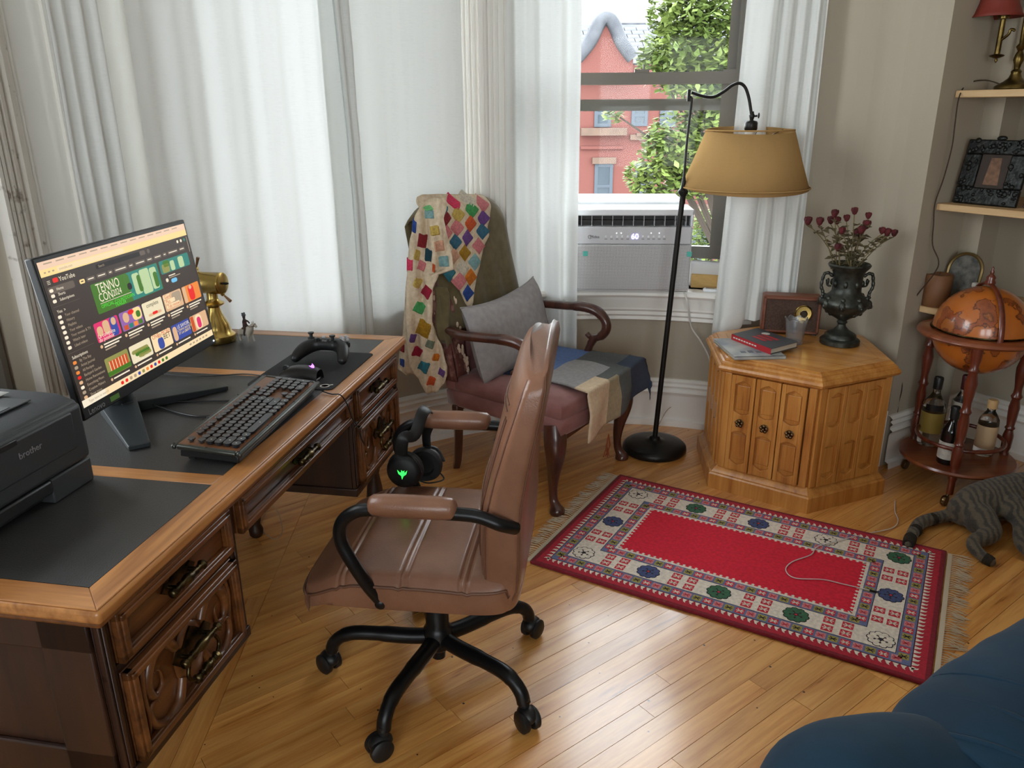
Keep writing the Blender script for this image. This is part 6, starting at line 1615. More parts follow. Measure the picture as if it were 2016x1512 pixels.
def skin(name, chains, m, parent, sub=2, root=0):
    vs, es, rs = [], [], []
    idx = {}
    for ch in chains:
        prev = None
        for key, p, r in ch:
            if key in idx: i = idx[key]
            else:
                i = len(vs); vs.append(tuple(p)); rs.append(r); idx[key] = i
            if prev is not None: es.append((prev, i))
            prev = i
    me = bpy.data.meshes.new(name); me.from_pydata(vs, es, []); me.materials.append(m)
    o = bpy.data.objects.new(name, me); COL.objects.link(o); o.parent = parent
    sk = o.modifiers.new('skin', 'SKIN'); sk.use_smooth_shade = True
    sv = me.skin_vertices[0].data
    for i, r in enumerate(rs):
        sv[i].radius = r if isinstance(r, tuple) else (r, r); sv[i].use_root = (i == root)
    s = o.modifiers.new('sub', 'SUBSURF'); s.levels = sub; s.render_levels = sub
    dp = bpy.context.evaluated_depsgraph_get(); me2 = bpy.data.meshes.new_from_object(o.evaluated_get(dp)); o.modifiers.clear(); o.data = me2
    me2.polygons.foreach_set('use_smooth', [True] * len(me2.polygons)); me2.materials.clear(); me2.materials.append(m)
    return o
kp = lambda x, y, z: tuple(Vector((x, y, z)) - KO)
tip = atz(1793, 1058, .022); t2 = atz(1812, 1030, .026); t3 = atz(1850, 1018, .030); t4 = atz(1890, 1012, .038)
def fuse(name, tubes, m, parent, vox=.0065):
    """one continuous body: overlapping tapered tubes fused by a voxel remesh and smoothed"""
    mb = MB()
    for pts, rad in tubes:
        P = smooth_path(pts, 5); n = len(P); k = len(rad)
        rr2 = [lerp(rad[min(int(q * (k - 1) / (n - 1)), k - 2)], rad[min(int(q * (k - 1) / (n - 1)), k - 2) + 1], q * (k - 1) / (n - 1) - min(int(q * (k - 1) / (n - 1)), k - 2)) for q in range(n)]
        mb.tube(P, rr2, 16); mb.sphere(tuple(P[0]), rr2[0] * .98, 14, 10); mb.sphere(tuple(P[-1]), rr2[-1] * .98, 14, 10)
    o = mb.build(name, m, parent, smooth=180)
    r = o.modifiers.new('r', 'REMESH'); r.mode = 'VOXEL'; r.voxel_size = vox; r.use_smooth_shade = True
    sm2 = o.modifiers.new('s', 'SMOOTH'); sm2.factor = .5; sm2.iterations = 6
    dp = bpy.context.evaluated_depsgraph_get(); me2 = bpy.data.meshes.new_from_object(o.evaluated_get(dp)); o.modifiers.clear(); o.data = me2
    me2.materials.clear(); me2.materials.append(m); me2.polygons.foreach_set('use_smooth', [True] * len(me2.polygons))
    return o
fuse('body', [
    ([kp(1.655, 2.55, .068), kp(1.70, 2.565, .078), kp(1.80, 2.60, .084), kp(1.92, 2.63, .086), kp(2.04, 2.645, .086), kp(2.12, 2.62, .08)], [.062, .076, .082, .086, .080, .05]),
    ([kp(2.10, 2.63, .085), kp(2.17, 2.595, .08), kp(2.21, 2.575, .07)], [.05, .05, .034]),
    ([kp(1.66, 2.55, .06), tuple(t4 - KO), tuple(t3 - KO), tuple(t2 - KO), tuple(tip - KO), tuple(atz(1788, 1072, .02) - KO)], [.036, .026, .023, .0235, .020, .013]),
    ([kp(1.68, 2.53, .065), kp(1.672, 2.47, .062), kp(1.668, 2.41, .05), tuple(atz(1915, 1070, .035) - KO), tuple(atz(1938, 1098, .02) - KO), tuple(atz(1953, 1107, .015) - KO)], [.058, .055, .036, .023, .019, .015]),
    ([kp(1.80, 2.56, .09), kp(1.80, 2.50, .088), kp(1.80, 2.45, .07), tuple(atz(2010, 1068, .045) - KO), tuple(atz(2030, 1092, .03) - KO), tuple(atz(2044, 1104, .02) - KO)], [.055, .048, .032, .022, .018, .015]),
    ([kp(2.05, 2.60, .07), kp(2.08, 2.53, .05), kp(2.10, 2.45, .025), kp(2.11, 2.40, .018)], [.045, .03, .02, .016]),
    ([kp(2.03, 2.60, .09), kp(2.02, 2.53, .08), kp(2.03, 2.45, .04), kp(2.03, 2.41, .02)], [.04, .028, .02, .016])], m_cat, cat)
for sx_ in (-1, 1):
    e0 = Vector(kp(2.175, 2.60 + .0, .11)) + Vector((.0, sx_ * .026, 0)); MB().lathe([(.018, 0), (.011, .018), (.001, .036)], 10, 0, Matrix.Translation(e0)).build('ear', m_cat, cat, smooth=60)
    MB().sphere(tuple(Vector(kp(2.222, 2.585, .085)) + Vector((0, sx_ * .018, 0))), .006, 8, 6).build('eye', m_dkb, cat)
# dark rings at the end of the tail and on the foot
for a, b, r in ((tip, atz(1788, 1072, .02), .0215), (t2.lerp(tip, .45), t2.lerp(tip, .62), .0236), (t3.lerp(t2, .3), t3.lerp(t2, .48), .0238), (t4.lerp(t3, .5), t4.lerp(t3, .66), .0245), (atz(1938, 1098, .02), atz(1954, 1107, .015), .0195)):
    MB().tube([a - KO, a.lerp(b, .5) - KO, b - KO], [r * .97, r, r * .9], 14).build('dark_marking', m_catd, cat, smooth=70)
# small red light of a laser toy near the cat
# ================================================================ SOFA
m_teal = mat('teal_velvet', C(0, 32, 50), .9, c2=C(0, 42, 62), ns=5, sheen=.06, bump=.15, bs=60)
O3 = Vector((0, 0, CH))
rp3 = lambda x, y, d: O3 + ray(x, y) * d
so = rp3(2100, 1600, 1.3); so.z = 0
sofa = thing('sofa', 'teal velvet sofa with a rounded rolled arm', 'sofa', so)
p1 = smooth_path([rp3(1575, 1690, 1.17), rp3(1640, 1592, 1.22), rp3(1720, 1562, 1.26), rp3(1820, 1560, 1.28), rp3(1960, 1600, 1.3)], 8)
n1 = len(p1); MB().tube([p - so for p in p1], [.118 * (1 - .25 * ss(.25, 0, k / n1)) * (1 + .0 * math.sin(k)) for k in range(n1)], 28).build('arm_roll', m_teal, sofa, smooth=80)
p2 = smooth_path([rp3(1905, 1590, 1.30), rp3(1950, 1525, 1.33), rp3(2040, 1450, 1.38), rp3(2150, 1375, 1.45), rp3(2300, 1290, 1.55), rp3(2500, 1200, 1.65)], 8)
n2 = len(p2)
mb = MB(); mb.tube([p - so for p in p2], [.165 * (1 + .012 * math.sin(k * 1.1) * ss(1, .2, k / n2)) for k in range(n2)], 36); mb.build('seat_roll', m_teal, sofa, smooth=80)
for k in range(3):
    a = p2[4 + 4 * k]; 
    d = (p2[5 + 4 * k] - p2[3 + 4 * k]).normalized(); u_ = d.cross(Vector((0, 0, 1))).normalized(); v_ = u_.cross(d)
    MB().tube([a - so + d * (.03 * math.sin(t * 2)) + (u_ * math.cos(t) + v_ * math.sin(t)) * .1625 for t in [PI * (.1 + .7 * q / 14) for q in range(15)]], [.001 + .004 * math.sin(PI * q / 14) for q in range(15)], 8).build('velvet_crease', m_teal, sofa, smooth=80)
A_ = p1[6]; B_ = p2[-1]
MB().prism([(p1[0].x - so.x + .02, p1[0].y - so.y - .05), (p1[10].x - so.x, p1[10].y - so.y + .03), (p2[12].x - so.x + .02, p2[12].y - so.y - .02), (p2[-1].x - so.x, p2[-1].y - so.y), (p2[-1].x - so.x + .3, p2[-1].y - so.y - .6), (p1[0].x - so.x + .3, p1[0].y - so.y - .5)], .08, .36).build('frame', m_teal, sofa, bevel=.03, seg=3)
for x, y in ((p1[10].x + .05, p1[10].y - .1), (p2[-1].x + .1, p2[-1].y - .25), (p1[0].x + .3, p1[0].y - .3)):
    MB().lathe([(.014, 0), (.022, .09)], 12, M=Matrix.Translation((x - so.x, y - so.y, 0))).build('foot', m_mah, sofa)
# ================================================================ ON THE DESK
EX = 2 ** sc.view_settings.exposure
def em(name, c, k=1.0):
    l = tuple(x * k / EX for x in C(*c)); m, nt, p, out = _nodes(name)
    p.inputs['Base Color'].default_value = (0, 0, 0, 1); p.inputs['Roughness'].default_value = .4; p.inputs['Specular IOR Level'].default_value = .2
    p.inputs['Emission Color'].default_value = (*l, 1); p.inputs['Emission Strength'].default_value = 1
    return m
# ---- monitor
MW, MH = .585, .342; mc = Vector((-.8785, 1.8125, 1.0225)); yaw, tilt = 1.453, .129
mr = Vector((math.cos(yaw), math.sin(yaw), 0)); mn = Vector((math.sin(yaw), -math.cos(yaw), 0)); mu = Vector((0, 0, math.cos(tilt))) - mn * math.sin(tilt)
hub = dk(.755, .50)
mon = thing('monitor', 'black widescreen monitor showing a video site on a V-shaped stand', 'monitor', hub)
Ms = frame(mc - hub, mr, mu)                            # x right, y up, z out of the screen
Ms.translation = mc - hub
MB().box(-MW / 2, MW / 2, -MH / 2, MH / 2, -.018, 0, 0, Ms).build('bezel', m_blkp, mon, bevel=.003)
MB().box(-MW / 2 + .03, MW / 2 - .03, -MH / 2 + .03, MH / 2 - .04, -.045, -.018, 0, Ms).build('rear_housing', m_blkp, mon, bevel=.01)
x0, x1, y1, y0 = -MW / 2 + .008, MW / 2 - .008, MH / 2 - .010, -MH / 2 + .026
scr = MB().box(x0, x1, y0, y1, -.001, .0006, 0, Ms).build('screen', em('screen_dark', (66, 56, 50)), mon, smooth=0)
def sxy(u, v): return lerp(x0, x1, u), lerp(y1, y0, v)
LY = [0]
def sq(u0, v0, u1, v1, m, lay=1, name='screen_block', rnd=0):
    a, b = sxy(u0, v0), sxy(u1, v1); z = .0006 + .00008 * lay
    if rnd:
        r = rnd; poly = []
        for (cx, cy, a0) in ((b[0] - r, a[1] - r, 0), (a[0] + r, a[1] - r, 90), (a[0] + r, b[1] + r, 180), (b[0] - r, b[1] + r, 270)):
            poly += [(cx + r * math.cos(math.radians(a0 + q * 30)), cy + r * math.sin(math.radians(a0 + q * 30))) for q in range(4)]
        return MB().prism(poly, z - .0001, z, 0, Ms).build(name, m, scr, smooth=0)
    return MB().box(a[0], b[0], b[1], a[1], z - .0001, z, 0, Ms).build(name, m, scr, smooth=0)
def stx(s, u, v, size, m, lay=3, align='LEFT', sx=1.0, rot=0):
    a = sxy(u, v); return text(s, size, m, scr, Ms @ Matrix.Translation((a[0], a[1], .0006 + .00008 * lay)) @ Matrix.Rotation(rot, 4, 'Z'), 'screen_text', .00002, align, sx)
e_cream = em('scr_cream', (252, 224, 178)); e_yel = em('scr_yellow', (252, 222, 150)); e_pink = em('scr_pink', (244, 208, 178)); e_w = em('scr_white', (250, 236, 210)); e_gr = em('scr_grey', (176, 156, 132)); e_mid = em('scr_mid', (104, 92, 82)); e_red = em('scr_red', (236, 40, 36)); e_blue = em('scr_blue', (120, 196, 236)); e_blk = em('scr_black', (34, 28, 26))
e_green = em('scr_green', (70, 120, 36)); e_teal = em('scr_teal', (46, 130, 118)); e_mint = em('scr_mint', (190, 212, 160)); e_lime = em('scr_lime', (90, 230, 70)); e_mag = em('scr_magenta', (226, 50, 110)); e_navy = em('scr_navy', (60, 78, 160)); e_or = em('scr_orange', (240, 140, 60)); e_skin = em('scr_tan', (226, 182, 140)); e_olive = em('scr_olive', (150, 148, 80)); e_rust = em('scr_rust', (206, 84, 40)); e_sky = em('scr_sky', (240, 226, 190)); e_purp = em('scr_purple', (150, 100, 170))
sq(0, 0, 1, .05, e_pink); sq(0, .05, 1, .098, e_yel); sq(.09, .056, .5, .090, e_cream, 2, rnd=.004)
for k in range(14): sq(.03 + k * .066, .014, .075 + k * .066, .022, e_gr, 2)
stx('youtube.com', .10, .073, .008, e_gr)
for k in range(3): sq(.02 + .022 * k, .068, .030 + .022 * k, .078, e_gr, 2)
for k in range(3): sq(.02, .128 + k * .010, .036, .131 + k * .010, e_w)
sq(.050, .120, .078, .150, e_red, 2, rnd=.003); stx('YouTube', .083, .137, .0135, e_w)
sq(.30, .115, .60, .150, e_blk, 1, rnd=.004); stx('Search', .315, .133, .008, e_gr); sq(.60, .115, .64, .150, e_mid, 2, rnd=.004); sq(.655, .115, .675, .150, e_mid, 2, rnd=.005)
for k, c in enumerate((e_w, e_w, e_teal)): sq(.90 + k * .03, .118, .915 + k * .03, .142, c, 2, rnd=.003)
sq(0.012, .170, .155, .218, e_mid, 1, rnd=.004)
for k, s in enumerate(('Home', 'Shorts', 'Subscriptions', None, 'You  >', 'Your channel', 'History', 'Playlists', 'Your videos', 'Your movies & TV', 'Watch later', 'Liked videos', None, 'Subscriptions', 'By The Bay', 'Artist Journal', 'All Recipes', 'Backyard Garden', 'Home Renovations', 'Everything Music', 'Creative Makers', 'Show more')):
    v = .194 + k * .0355
    if s is None: sq(.01, v, .16, v + .002, e_mid); continue
    head = s in ('You  >', 'Subscriptions') and k > 2
    stx(s, .022 if head else .055, v, .0085 if not head else .0095, e_w if head or k < 3 else e_gr)
    if not head:
        a = .018; sq(a, v - .011, a + .020, v + .011, (e_w if k < 12 else (e_or, e_red, e_skin, e_w, e_gr, e_skin, e_or, e_gr)[k % 8]), 2, rnd=.003)
xx = .185
for k, wd in enumerate((.03, .05, .06, .03, .085, .036, .075, .045, .06, .03, .085, .05, .026, .055, .06, .03)):
    if xx + wd > .985: break
    sq(xx, .182, xx + wd, .212, e_yel if k == 0 else e_mid, 1, rnd=.003); sq(xx + .008, .193, xx + wd - .008, .200, e_blk if k == 0 else e_w, 2); xx += wd + .012
# banner and side card
sq(.235, .238, .70, .452, e_green, 1, rnd=.004); sq(.47, .240, .695, .450, e_teal, 2); 
for k, (u, v, w_, h, m_) in enumerate(((.50, .26, .05, .16, e_mint), (.555, .25, .07, .19, e_mint), (.63, .26, .05, .17, e_mint), (.53, .28, .03, .13, e_green), (.585, .27, .03, .14, e_olive), (.65, .30, .03, .12, e_green), (.44, .25, .04, .12, e_green))): sq(u, v, u + w_, v + h, m_, 3 + k % 2, rnd=.006)
stx('TENNO', .262, .283, .030, e_w, 6, sx=.82); stx('CON', .262, .349, .027, e_w, 6, sx=.82); stx('2024', .352, .347, .021, e_w, 6, sx=.8)
sq(.262, .384, .47, .387, e_w, 6); stx('OFFICIAL COUNTDOWN', .262, .409, .0112, e_lime, 6); stx('TRAILER', .345, .434, .0115, e_lime, 6)
sq(.455, .315, .485, .365, e_blk, 7, rnd=.006)
sq(.715, .238, .965, .345, e_teal, 1, rnd=.004); 
for u, v, w_, h, m_ in ((.73, .27, .06, .07, e_olive), (.80, .26, .035, .08, e_mint), (.87, .25, .045, .09, e_mint), (.745, .245, .05, .05, e_green)): sq(u, v, u + w_, v + h, m_, 3, rnd=.005)
sq(.735, .385, .755, .415, e_w, 2, rnd=.004); sq(.765, .368, .82, .376, e_w, 2); sq(.765, .384, .86, .391, e_gr, 2); sq(.775, .402, .825, .436, e_blue, 2, rnd=.006)
cols = [.185, .348, .511, .674, .837]; cw_ = .152
r1 = [e_mag, e_purp, e_sky, e_skin, e_or]; r2 = [e_olive, e_sky, e_cream, e_navy, e_skin]
for i, u in enumerate(cols):
    for (v0, v1, cc) in ((.500, .640, r1), (.760, .895, r2)):
        sq(u, v0, u + cw_, v1, cc[i], 1, 'thumbnail', rnd=.004)
        if v0 < .6:
            sq(u + .002, v1 + .018, u + .018, v1 + .042, e_skin, 2, rnd=.004)
            for q in range(3): sq(u + .026, v1 + .018 + q * .020, u + .026 + (.115, .095, .07)[q], v1 + .028 + q * .020, e_w if q < 2 else e_gr, 2)
        else: sq(u + .004, v1 + .012, u + .018, v1 + .034, e_skin, 2, rnd=.004); sq(u + .024, v1 + .018, u + .13, v1 + .028, e_w, 2)
U = cols
sq(U[0] + .05, .505, U[0] + .09, .60, e_skin, 3, rnd=.008); sq(U[0] + .095, .50, U[0] + .14, .638, e_navy, 3, rnd=.008); sq(U[0] + .105, .505, U[0] + .135, .56, e_skin, 4, rnd=.007); sq(U[0] + .01, .53, U[0] + .045, .60, e_skin, 3, rnd=.008); stx('La conquête', U[0] + .006, .596, .0125, e_w, 6); stx('du pouvoir', U[0] + .006, .624, .0125, e_w, 6)
for q in range(4): sq(U[1] + .012 + q * .034, .600, U[1] + .040 + q * .034, .634, (e_rust, e_teal, e_or, e_green)[q], 3)
sq(U[1] + .085, .503, U[1] + .15, .595, e_yel, 2, rnd=.01); sq(U[1] + .06, .503, U[1] + .10, .54, e_red, 4, rnd=.008); sq(U[1] + .02, .51, U[1] + .06, .585, e_skin, 3, rnd=.01); sq(U[1] + .11, .53, U[1] + .14, .58, e_green, 4, rnd=.006)
stx('complete', U[2] + .076, .530, .014, e_blk, 4, 'CENTER'); sq(U[2] + .03, .595, U[2] + .13, .617, e_skin, 3, rnd=.005); sq(U[2] + .06, .590, U[2] + .10, .612, e_red, 4, rnd=.004)
for q, s in enumerate(('Giant', 'Plus', 'Tub review')): 
    sq(U[3] + .004 + q * .004, .507 + q * .04, U[3] + .058 + q * .032, .540 + q * .04, e_cream, 3, rnd=.003); stx(s, U[3] + .010 + q * .004, .524 + q * .04, .0125, e_rust, 5)
sq(U[3] + .07, .51, U[3] + .145, .60, e_gr, 2, rnd=.008)
sq(U[4] + .05, .505, U[4] + .10, .635, e_red, 3, rnd=.01); sq(U[4] + .06, .505, U[4] + .085, .54, e_skin, 4, rnd=.006); sq(U[4] + .003, .503, U[4] + .03, .637, e_skin, 2)
sq(U[0] + .02, .79, U[0] + .14, .86, e_rust, 3); sq(U[0] + .0, .86, U[0] + .152, .892, e_green, 2)
for q in range(6): sq(U[0] + .022 + q * .02, .792, U[0] + .026 + q * .02, .860, e_cream, 4)
for q, (a_, b_, m_) in enumerate(((.03, .06, e_olive), (.055, .085, e_green), (.08, .11, e_olive))): sq(U[1] + .01 + q * .02, .80 + q * .02, U[1] + .13 + q * .006, .83 + q * .022, m_, 3, rnd=.006)
stx('DE TZIA CRETE', U[1] + .01, .882, .0105, e_w, 6)
stx('ONE', U[2] + .006, .779, .0145, e_rust, 5); stx('MORE', U[2] + .080, .779, .0145, e_rust, 5); stx('BET', U[2] + .088, .812, .019, e_blk, 5); sq(U[2] + .04, .80, U[2] + .085, .893, e_navy, 3, rnd=.009); sq(U[2] + .05, .768, U[2] + .078, .805, e_skin, 4, rnd=.006)
stx('LE SAVOIR,', U[3] + .046, .792, .0125, e_w, 5); stx('CYRANO BASTILLE', U[3] + .042, .822, .0082, e_yel, 5); stx('ET LA LIBERTÉ', U[3] + .048, .848, .0092, e_yel, 5); sq(U[3] + .004, .775, U[3] + .038, .893, e_skin, 3, rnd=.008)
sq(U[4] + .04, .768, U[4] + .10, .893, e_cream, 2, rnd=.012); sq(U[4] + .055, .79, U[4] + .09, .885, e_mag, 3, rnd=.008); sq(U[4] + .003, .765, U[4] + .03, .893, e_rust, 2)
sq(0, .950, 1, 1, e_cream, 4); sq(.0, .950, .14, 1.0, e_w, 5); stx('Type here to search', .035, .976, .0085, e_gr, 7)
for k in range(12): sq(.24 + k * .03, .963, .258 + k * .03, .988, (e_red, e_red, e_gr, e_gr, e_navy, e_olive, e_or, e_red, e_navy, e_red, e_green, e_green)[k], 6, rnd=.003)
for k in range(6): sq(.78 + k * .03, .968, .797 + k * .03, .982, e_gr, 6)
sq(.988, .11, .992, .24, e_gr, 3)
m_sil = mat('silver_print', C(150, 150, 152), .4, metal=.5)
text('Lenovo', .019, m_sil, mon, Ms @ Matrix.Translation((-MW / 2 + .046, -MH / 2 + .0125, .0003)), 'logo', .0003)
MB().box(-MW / 2 + .095, -MW / 2 + .128, -MH / 2 + .007, -MH / 2 + .018, 0, .0003, 0, Ms).build('sticker', mat('green_sticker', C(86, 130, 50), .5), mon, smooth=0)
MB().sphere((MW / 2 - .012, -MH / 2 + .010, 0), .0022, 8, 6, 0, Ms).build('power_light', m_led, mon)
# stand: hub behind the screen and two long wedge feet
fa, fb_ = dk(.552, .305) - hub, dk(.955, .325) - hub
def foot(tip, w0, w1):
    d = Vector((tip.x, tip.y, 0)); n = Vector((-d.y, d.x, 0)).normalized()
    a = [n * w0 * .5, -n * w0 * .5]; b = [d + n * w1 * .5, d - n * w1 * .5]
    return MB().add([a[0], a[1], b[1], b[0], a[0] + Vector((0, 0, .030)), a[1] + Vector((0, 0, .030)), b[1] + Vector((0, 0, .011)), b[0] + Vector((0, 0, .011))], [(0, 3, 2, 1), (4, 5, 6, 7), (0, 1, 5, 4), (1, 2, 6, 5), (2, 3, 7, 6), (3, 0, 4, 7)])
m_gun = mat('gunmetal', C(52, 56, 58), .38, metal=.5)
foot(fa, .085, .045).build('stand_foot', m_gun, mon, smooth=0, bevel=.002); foot(fb_, .085, .045).build('stand_foot', m_gun, mon, smooth=0, bevel=.002)
top_ = Ms @ Vector((0, -.02, -.045))
MB().tube([(0, 0, .0), Vector((.0, 0, .05)), top_ + Vector((-.01, 0, -.05)), top_], [.040, .036, .032, .03], 10).build('stand_column', m_gun, mon, smooth=40)

# ---- printer
m_pr = mat('printer_charcoal', C(46, 48, 50), .5, bump=.2, bs=600); m_prd = mat('printer_black', C(26, 27, 28), .45)
pu0, pu1, pv0, pv1 = .048, .402, .300, .652; ph_ = .183
prn = thing('laser_printer', 'charcoal laser printer standing on the leather desk top', 'printer', dk(0, 0), DA)
MB().box(pu0, pu1, pv0, pv1, .052, .168).build('body', m_pr, prn, bevel=.010, seg=3)
MB().box(pu0, pu0 + .06, pv0 + .004, pv1, .0, .05).box(pu1 - .110, pu1, pv0 + .004, pv1, 0, .05).box(pu0, pu1, pv0 + .03, pv1, .004, .05).build('paper_tray', m_pr, prn, bevel=.004)
MB().box(pu0 + .06, pu1 - .11, pv0 + .002, pv0 + .03, .024, .05).build('tray_lip', m_prd, prn, bevel=.004)
MB().prism([(pv0, .150), (pv0 + .012, .172), (pv0 + .05, .183), (pv1 - .05, .190), (pv1, .18), (pv1, .150)], 0, pu1 - pu0, 0, Matrix(((0, 0, 1, pu0), (1, 0, 0, 0), (0, 1, 0, 0), (0, 0, 0, 1)))).build('top_cover', m_pr, prn, bevel=.006, seg=3)
MB().box(pu0 + .05, pu1 - .055, pv0 + .06, pv1 - .05, .186, .1885).build('output_tray', m_prd, prn, bevel=.002)
MB().box(pu0 + .08, pu1 - .10, pv0 + .065, pv0 + .13, .187, .1895).build('paper_support', m_pr, prn, bevel=.002)
MB().box(pu0 + .05, pu1 - .03, pv0 - .0015, pv0 + .01, .082, .160).build('front_cover', m_pr, prn, bevel=.006)
MB().box(pu0 + .10, pu1 - .17, pv0 - .002, pv0 + .005, .148, .160).build('cover_grip', m_prd, prn, bevel=.002)
_bo = Vector((D0.x, D0.y, DZ)); _pp = [onplane(x, y, dk(0, pv0), dv) - _bo for x, y in ((37, 903), (79, 873))]
_bu = (_pp[0].dot(du) + _pp[1].dot(du)) / 2; _bz = (_pp[0].z + _pp[1].z) / 2
text('brother', (_pp[1].dot(du) - _pp[0].dot(du)) / 3.05, m_sil, prn, Matrix(((1, 0, 0, _bu), (0, 0, -1, pv0 - .002), (0, 1, 0, _bz), (0, 0, 0, 1))), 'logo', .0005)
m_paper = mat('white_paper', C(226, 226, 224), .8)
pp = thing('paper_sheet', 'white sheet of paper lying on the charcoal printer', 'paper', dk(.22, .50, DZ + .190), DA)
MB().grid(lambda u, v: (lerp(-.148, .148, u), lerp(-.075, .135, v), .002 + .004 * (2 * v - 1) ** 2 * v), 8, 8).build('sheet', m_paper, pp, smooth=60, solid=.0008)

# ---- keyboard
KA = math.radians(3.0); ko = dk(.499, .034, DZ + .006); kb = thing('keyboard', 'typewriter style keyboard with round black keys on a walnut plate', 'keyboard', ko, DA + KA)
KL, KD = .464, .155; kt = .030
def kz(y): return lerp(.022, .036, y / KD)
kbM = Matrix.Rotation(math.atan2(.014, KD), 4, 'X')
m_kgun = mat('keyboard_gunmetal', C(72, 74, 70), .35, metal=.8); m_kwal = wood('keyboard_walnut', C(96, 58, 34), C(128, 84, 52), axis=0, scale=8, rough=.45)
MB().box(.012, KL - .012, .012, KD - .012, -.006, .014, 0, kbM).build('case', m_blkp, kb, bevel=.004)
for q in ((.03, .02), (KL - .05, .02), (.03, KD - .035), (KL - .05, KD - .035)): MB().box(q[0], q[0] + .02, q[1], q[1] + .014, -.0058, .0 if q[1] < .05 else .012).build('rubber_foot', m_blkp, kb, smooth=0)
fr_ = MB()
for q in ((0, KL, 0, .013), (0, KL, KD - .011, KD), (0, .013, .013, KD - .011), (KL - .013, KL, .013, KD - .011)): fr_.box(q[0], q[1], q[2], q[3], .012, .0235, 0, Matrix.Translation((0, 0, .002)) @ kbM)
fr_.build('metal_rim', m_kgun, kb, bevel=.004)
MB().box(.0128, KL - .0128, .0128, KD - .0108, .012, .0215, 0, Matrix.Translation((0, 0, .002)) @ kbM).build('walnut_plate', m_kwal, kb, smooth=0)
for u, v in [(x, y) for x in (.007, KL * .33, KL * .66, KL - .007) for y in (.0065, KD - .006)] + [(.0065, KD / 2), (KL - .0065, KD / 2)]:
    MB().lathe([(.0025, .0), (.0022, .0012), (.0003, .0014)], 10, 0, Matrix.Translation((0, 0, .0255)) @ kbM @ Matrix.Translation((u, v, 0))).build('screw', m_prd, kb, smooth=40)
m_key = mat('black_keycap', C(32, 31, 33), .3); m_keyr = mat('key_chrome', C(84, 82, 82), .35, metal=.8); m_kled = mat('white_legend', C(200, 196, 190), .5)
pitch = .0188; kx0, ky0 = .020, .0255
mk_round = MB().lathe([(.0050, 0), (.0055, .0045), (.0082, .0055), (.0085, .0072), (.0080, .0084)], 18, 1).lathe([(.0080, .0082), (.0062, .0072), (.0035, .0066), (.0002, .0064)], 18, 0)
round_me = mk_round.build('key', [m_key, m_keyr], kb, smooth=50).data
bpy.data.objects.remove(bpy.data.objects['key'])
leg_me = MB().box(-.0011, .0011, -.0016, .0016, .0064, .0069).build('legend', m_kled, kb, smooth=0).data
bpy.data.objects.remove(bpy.data.objects['legend'])
pill = {}
def key(x, y, w_=1, h=1):
    Mk = Matrix.Translation((0, 0, .002)) @ kbM @ Matrix.Translation((x, y, .0225))
    if w_ == 1 and h == 1: me = round_me
    else:
        if (w_, h) not in pill:
            hx_, hy_ = pitch * w_ / 2 - .0011, pitch * h / 2 - .0011; r = min(hx_, hy_, .0078)
            poly = []
            for cx, cy, a0 in ((hx_ - r, hy_ - r, 0), (-hx_ + r, hy_ - r, 90), (-hx_ + r, -hy_ + r, 180), (hx_ - r, -hy_ + r, 270)):
                poly += [(cx + r * math.cos(math.radians(a0 + q * 22.5)), cy + r * math.sin(math.radians(a0 + q * 22.5))) for q in range(5)]
            mb = MB().prism([(a * .8, b * .8) for a, b in poly], 0, .0045).prism(poly, .0045, .0082)
            o = mb.build('key', m_key, kb, bevel=.0008, seg=1, smooth=30); pill[(w_, h)] = o.data; bpy.data.objects.remove(o)
        me = pill[(w_, h)]
    o = obj('key', me, kb); o.matrix_local = Mk
    l = obj('legend', leg_me, o); l.location = (0, 0, .0 if me is round_me else .0016)
def row(k, spec, gap=0):
    x = kx0; y = ky0 + k * pitch + gap
    for s in spec:
        if s < 0: x += -s * pitch; continue
        key(x + s * pitch / 2, y, s); x += s * pitch
row(5, [1, -1, 1, 1, 1, 1, -.5, 1, 1, 1, 1, -.5, 1, 1, 1, 1, -.25, 1, 1, 1], .004)
row(4, [1] * 13 + [2, -.25, 1, 1, 1, -.25, 1, 1, 1, 1]); row(3, [1.5] + [1] * 12 + [1.5, -.25, 1, 1, 1, -.25, 1, 1, 1]); row(2, [1.75] + [1] * 11 + [2.25, -3.5, 1, 1, 1]); row(1, [2.25] + [1] * 10 + [2.75, -1.25, 1, -1.25, 1, 1, 1]); row(0, [1.25, 1.25, 1.25, 6.25, 1.25, 1.25, 1.25, 1.25, -.25, 1, 1, 1, -.25, 2, 1])
key(kx0 + 22 * pitch, ky0 + 2.5 * pitch, 1, 2); key(kx0 + 22 * pitch, ky0 + .5 * pitch, 1, 2)

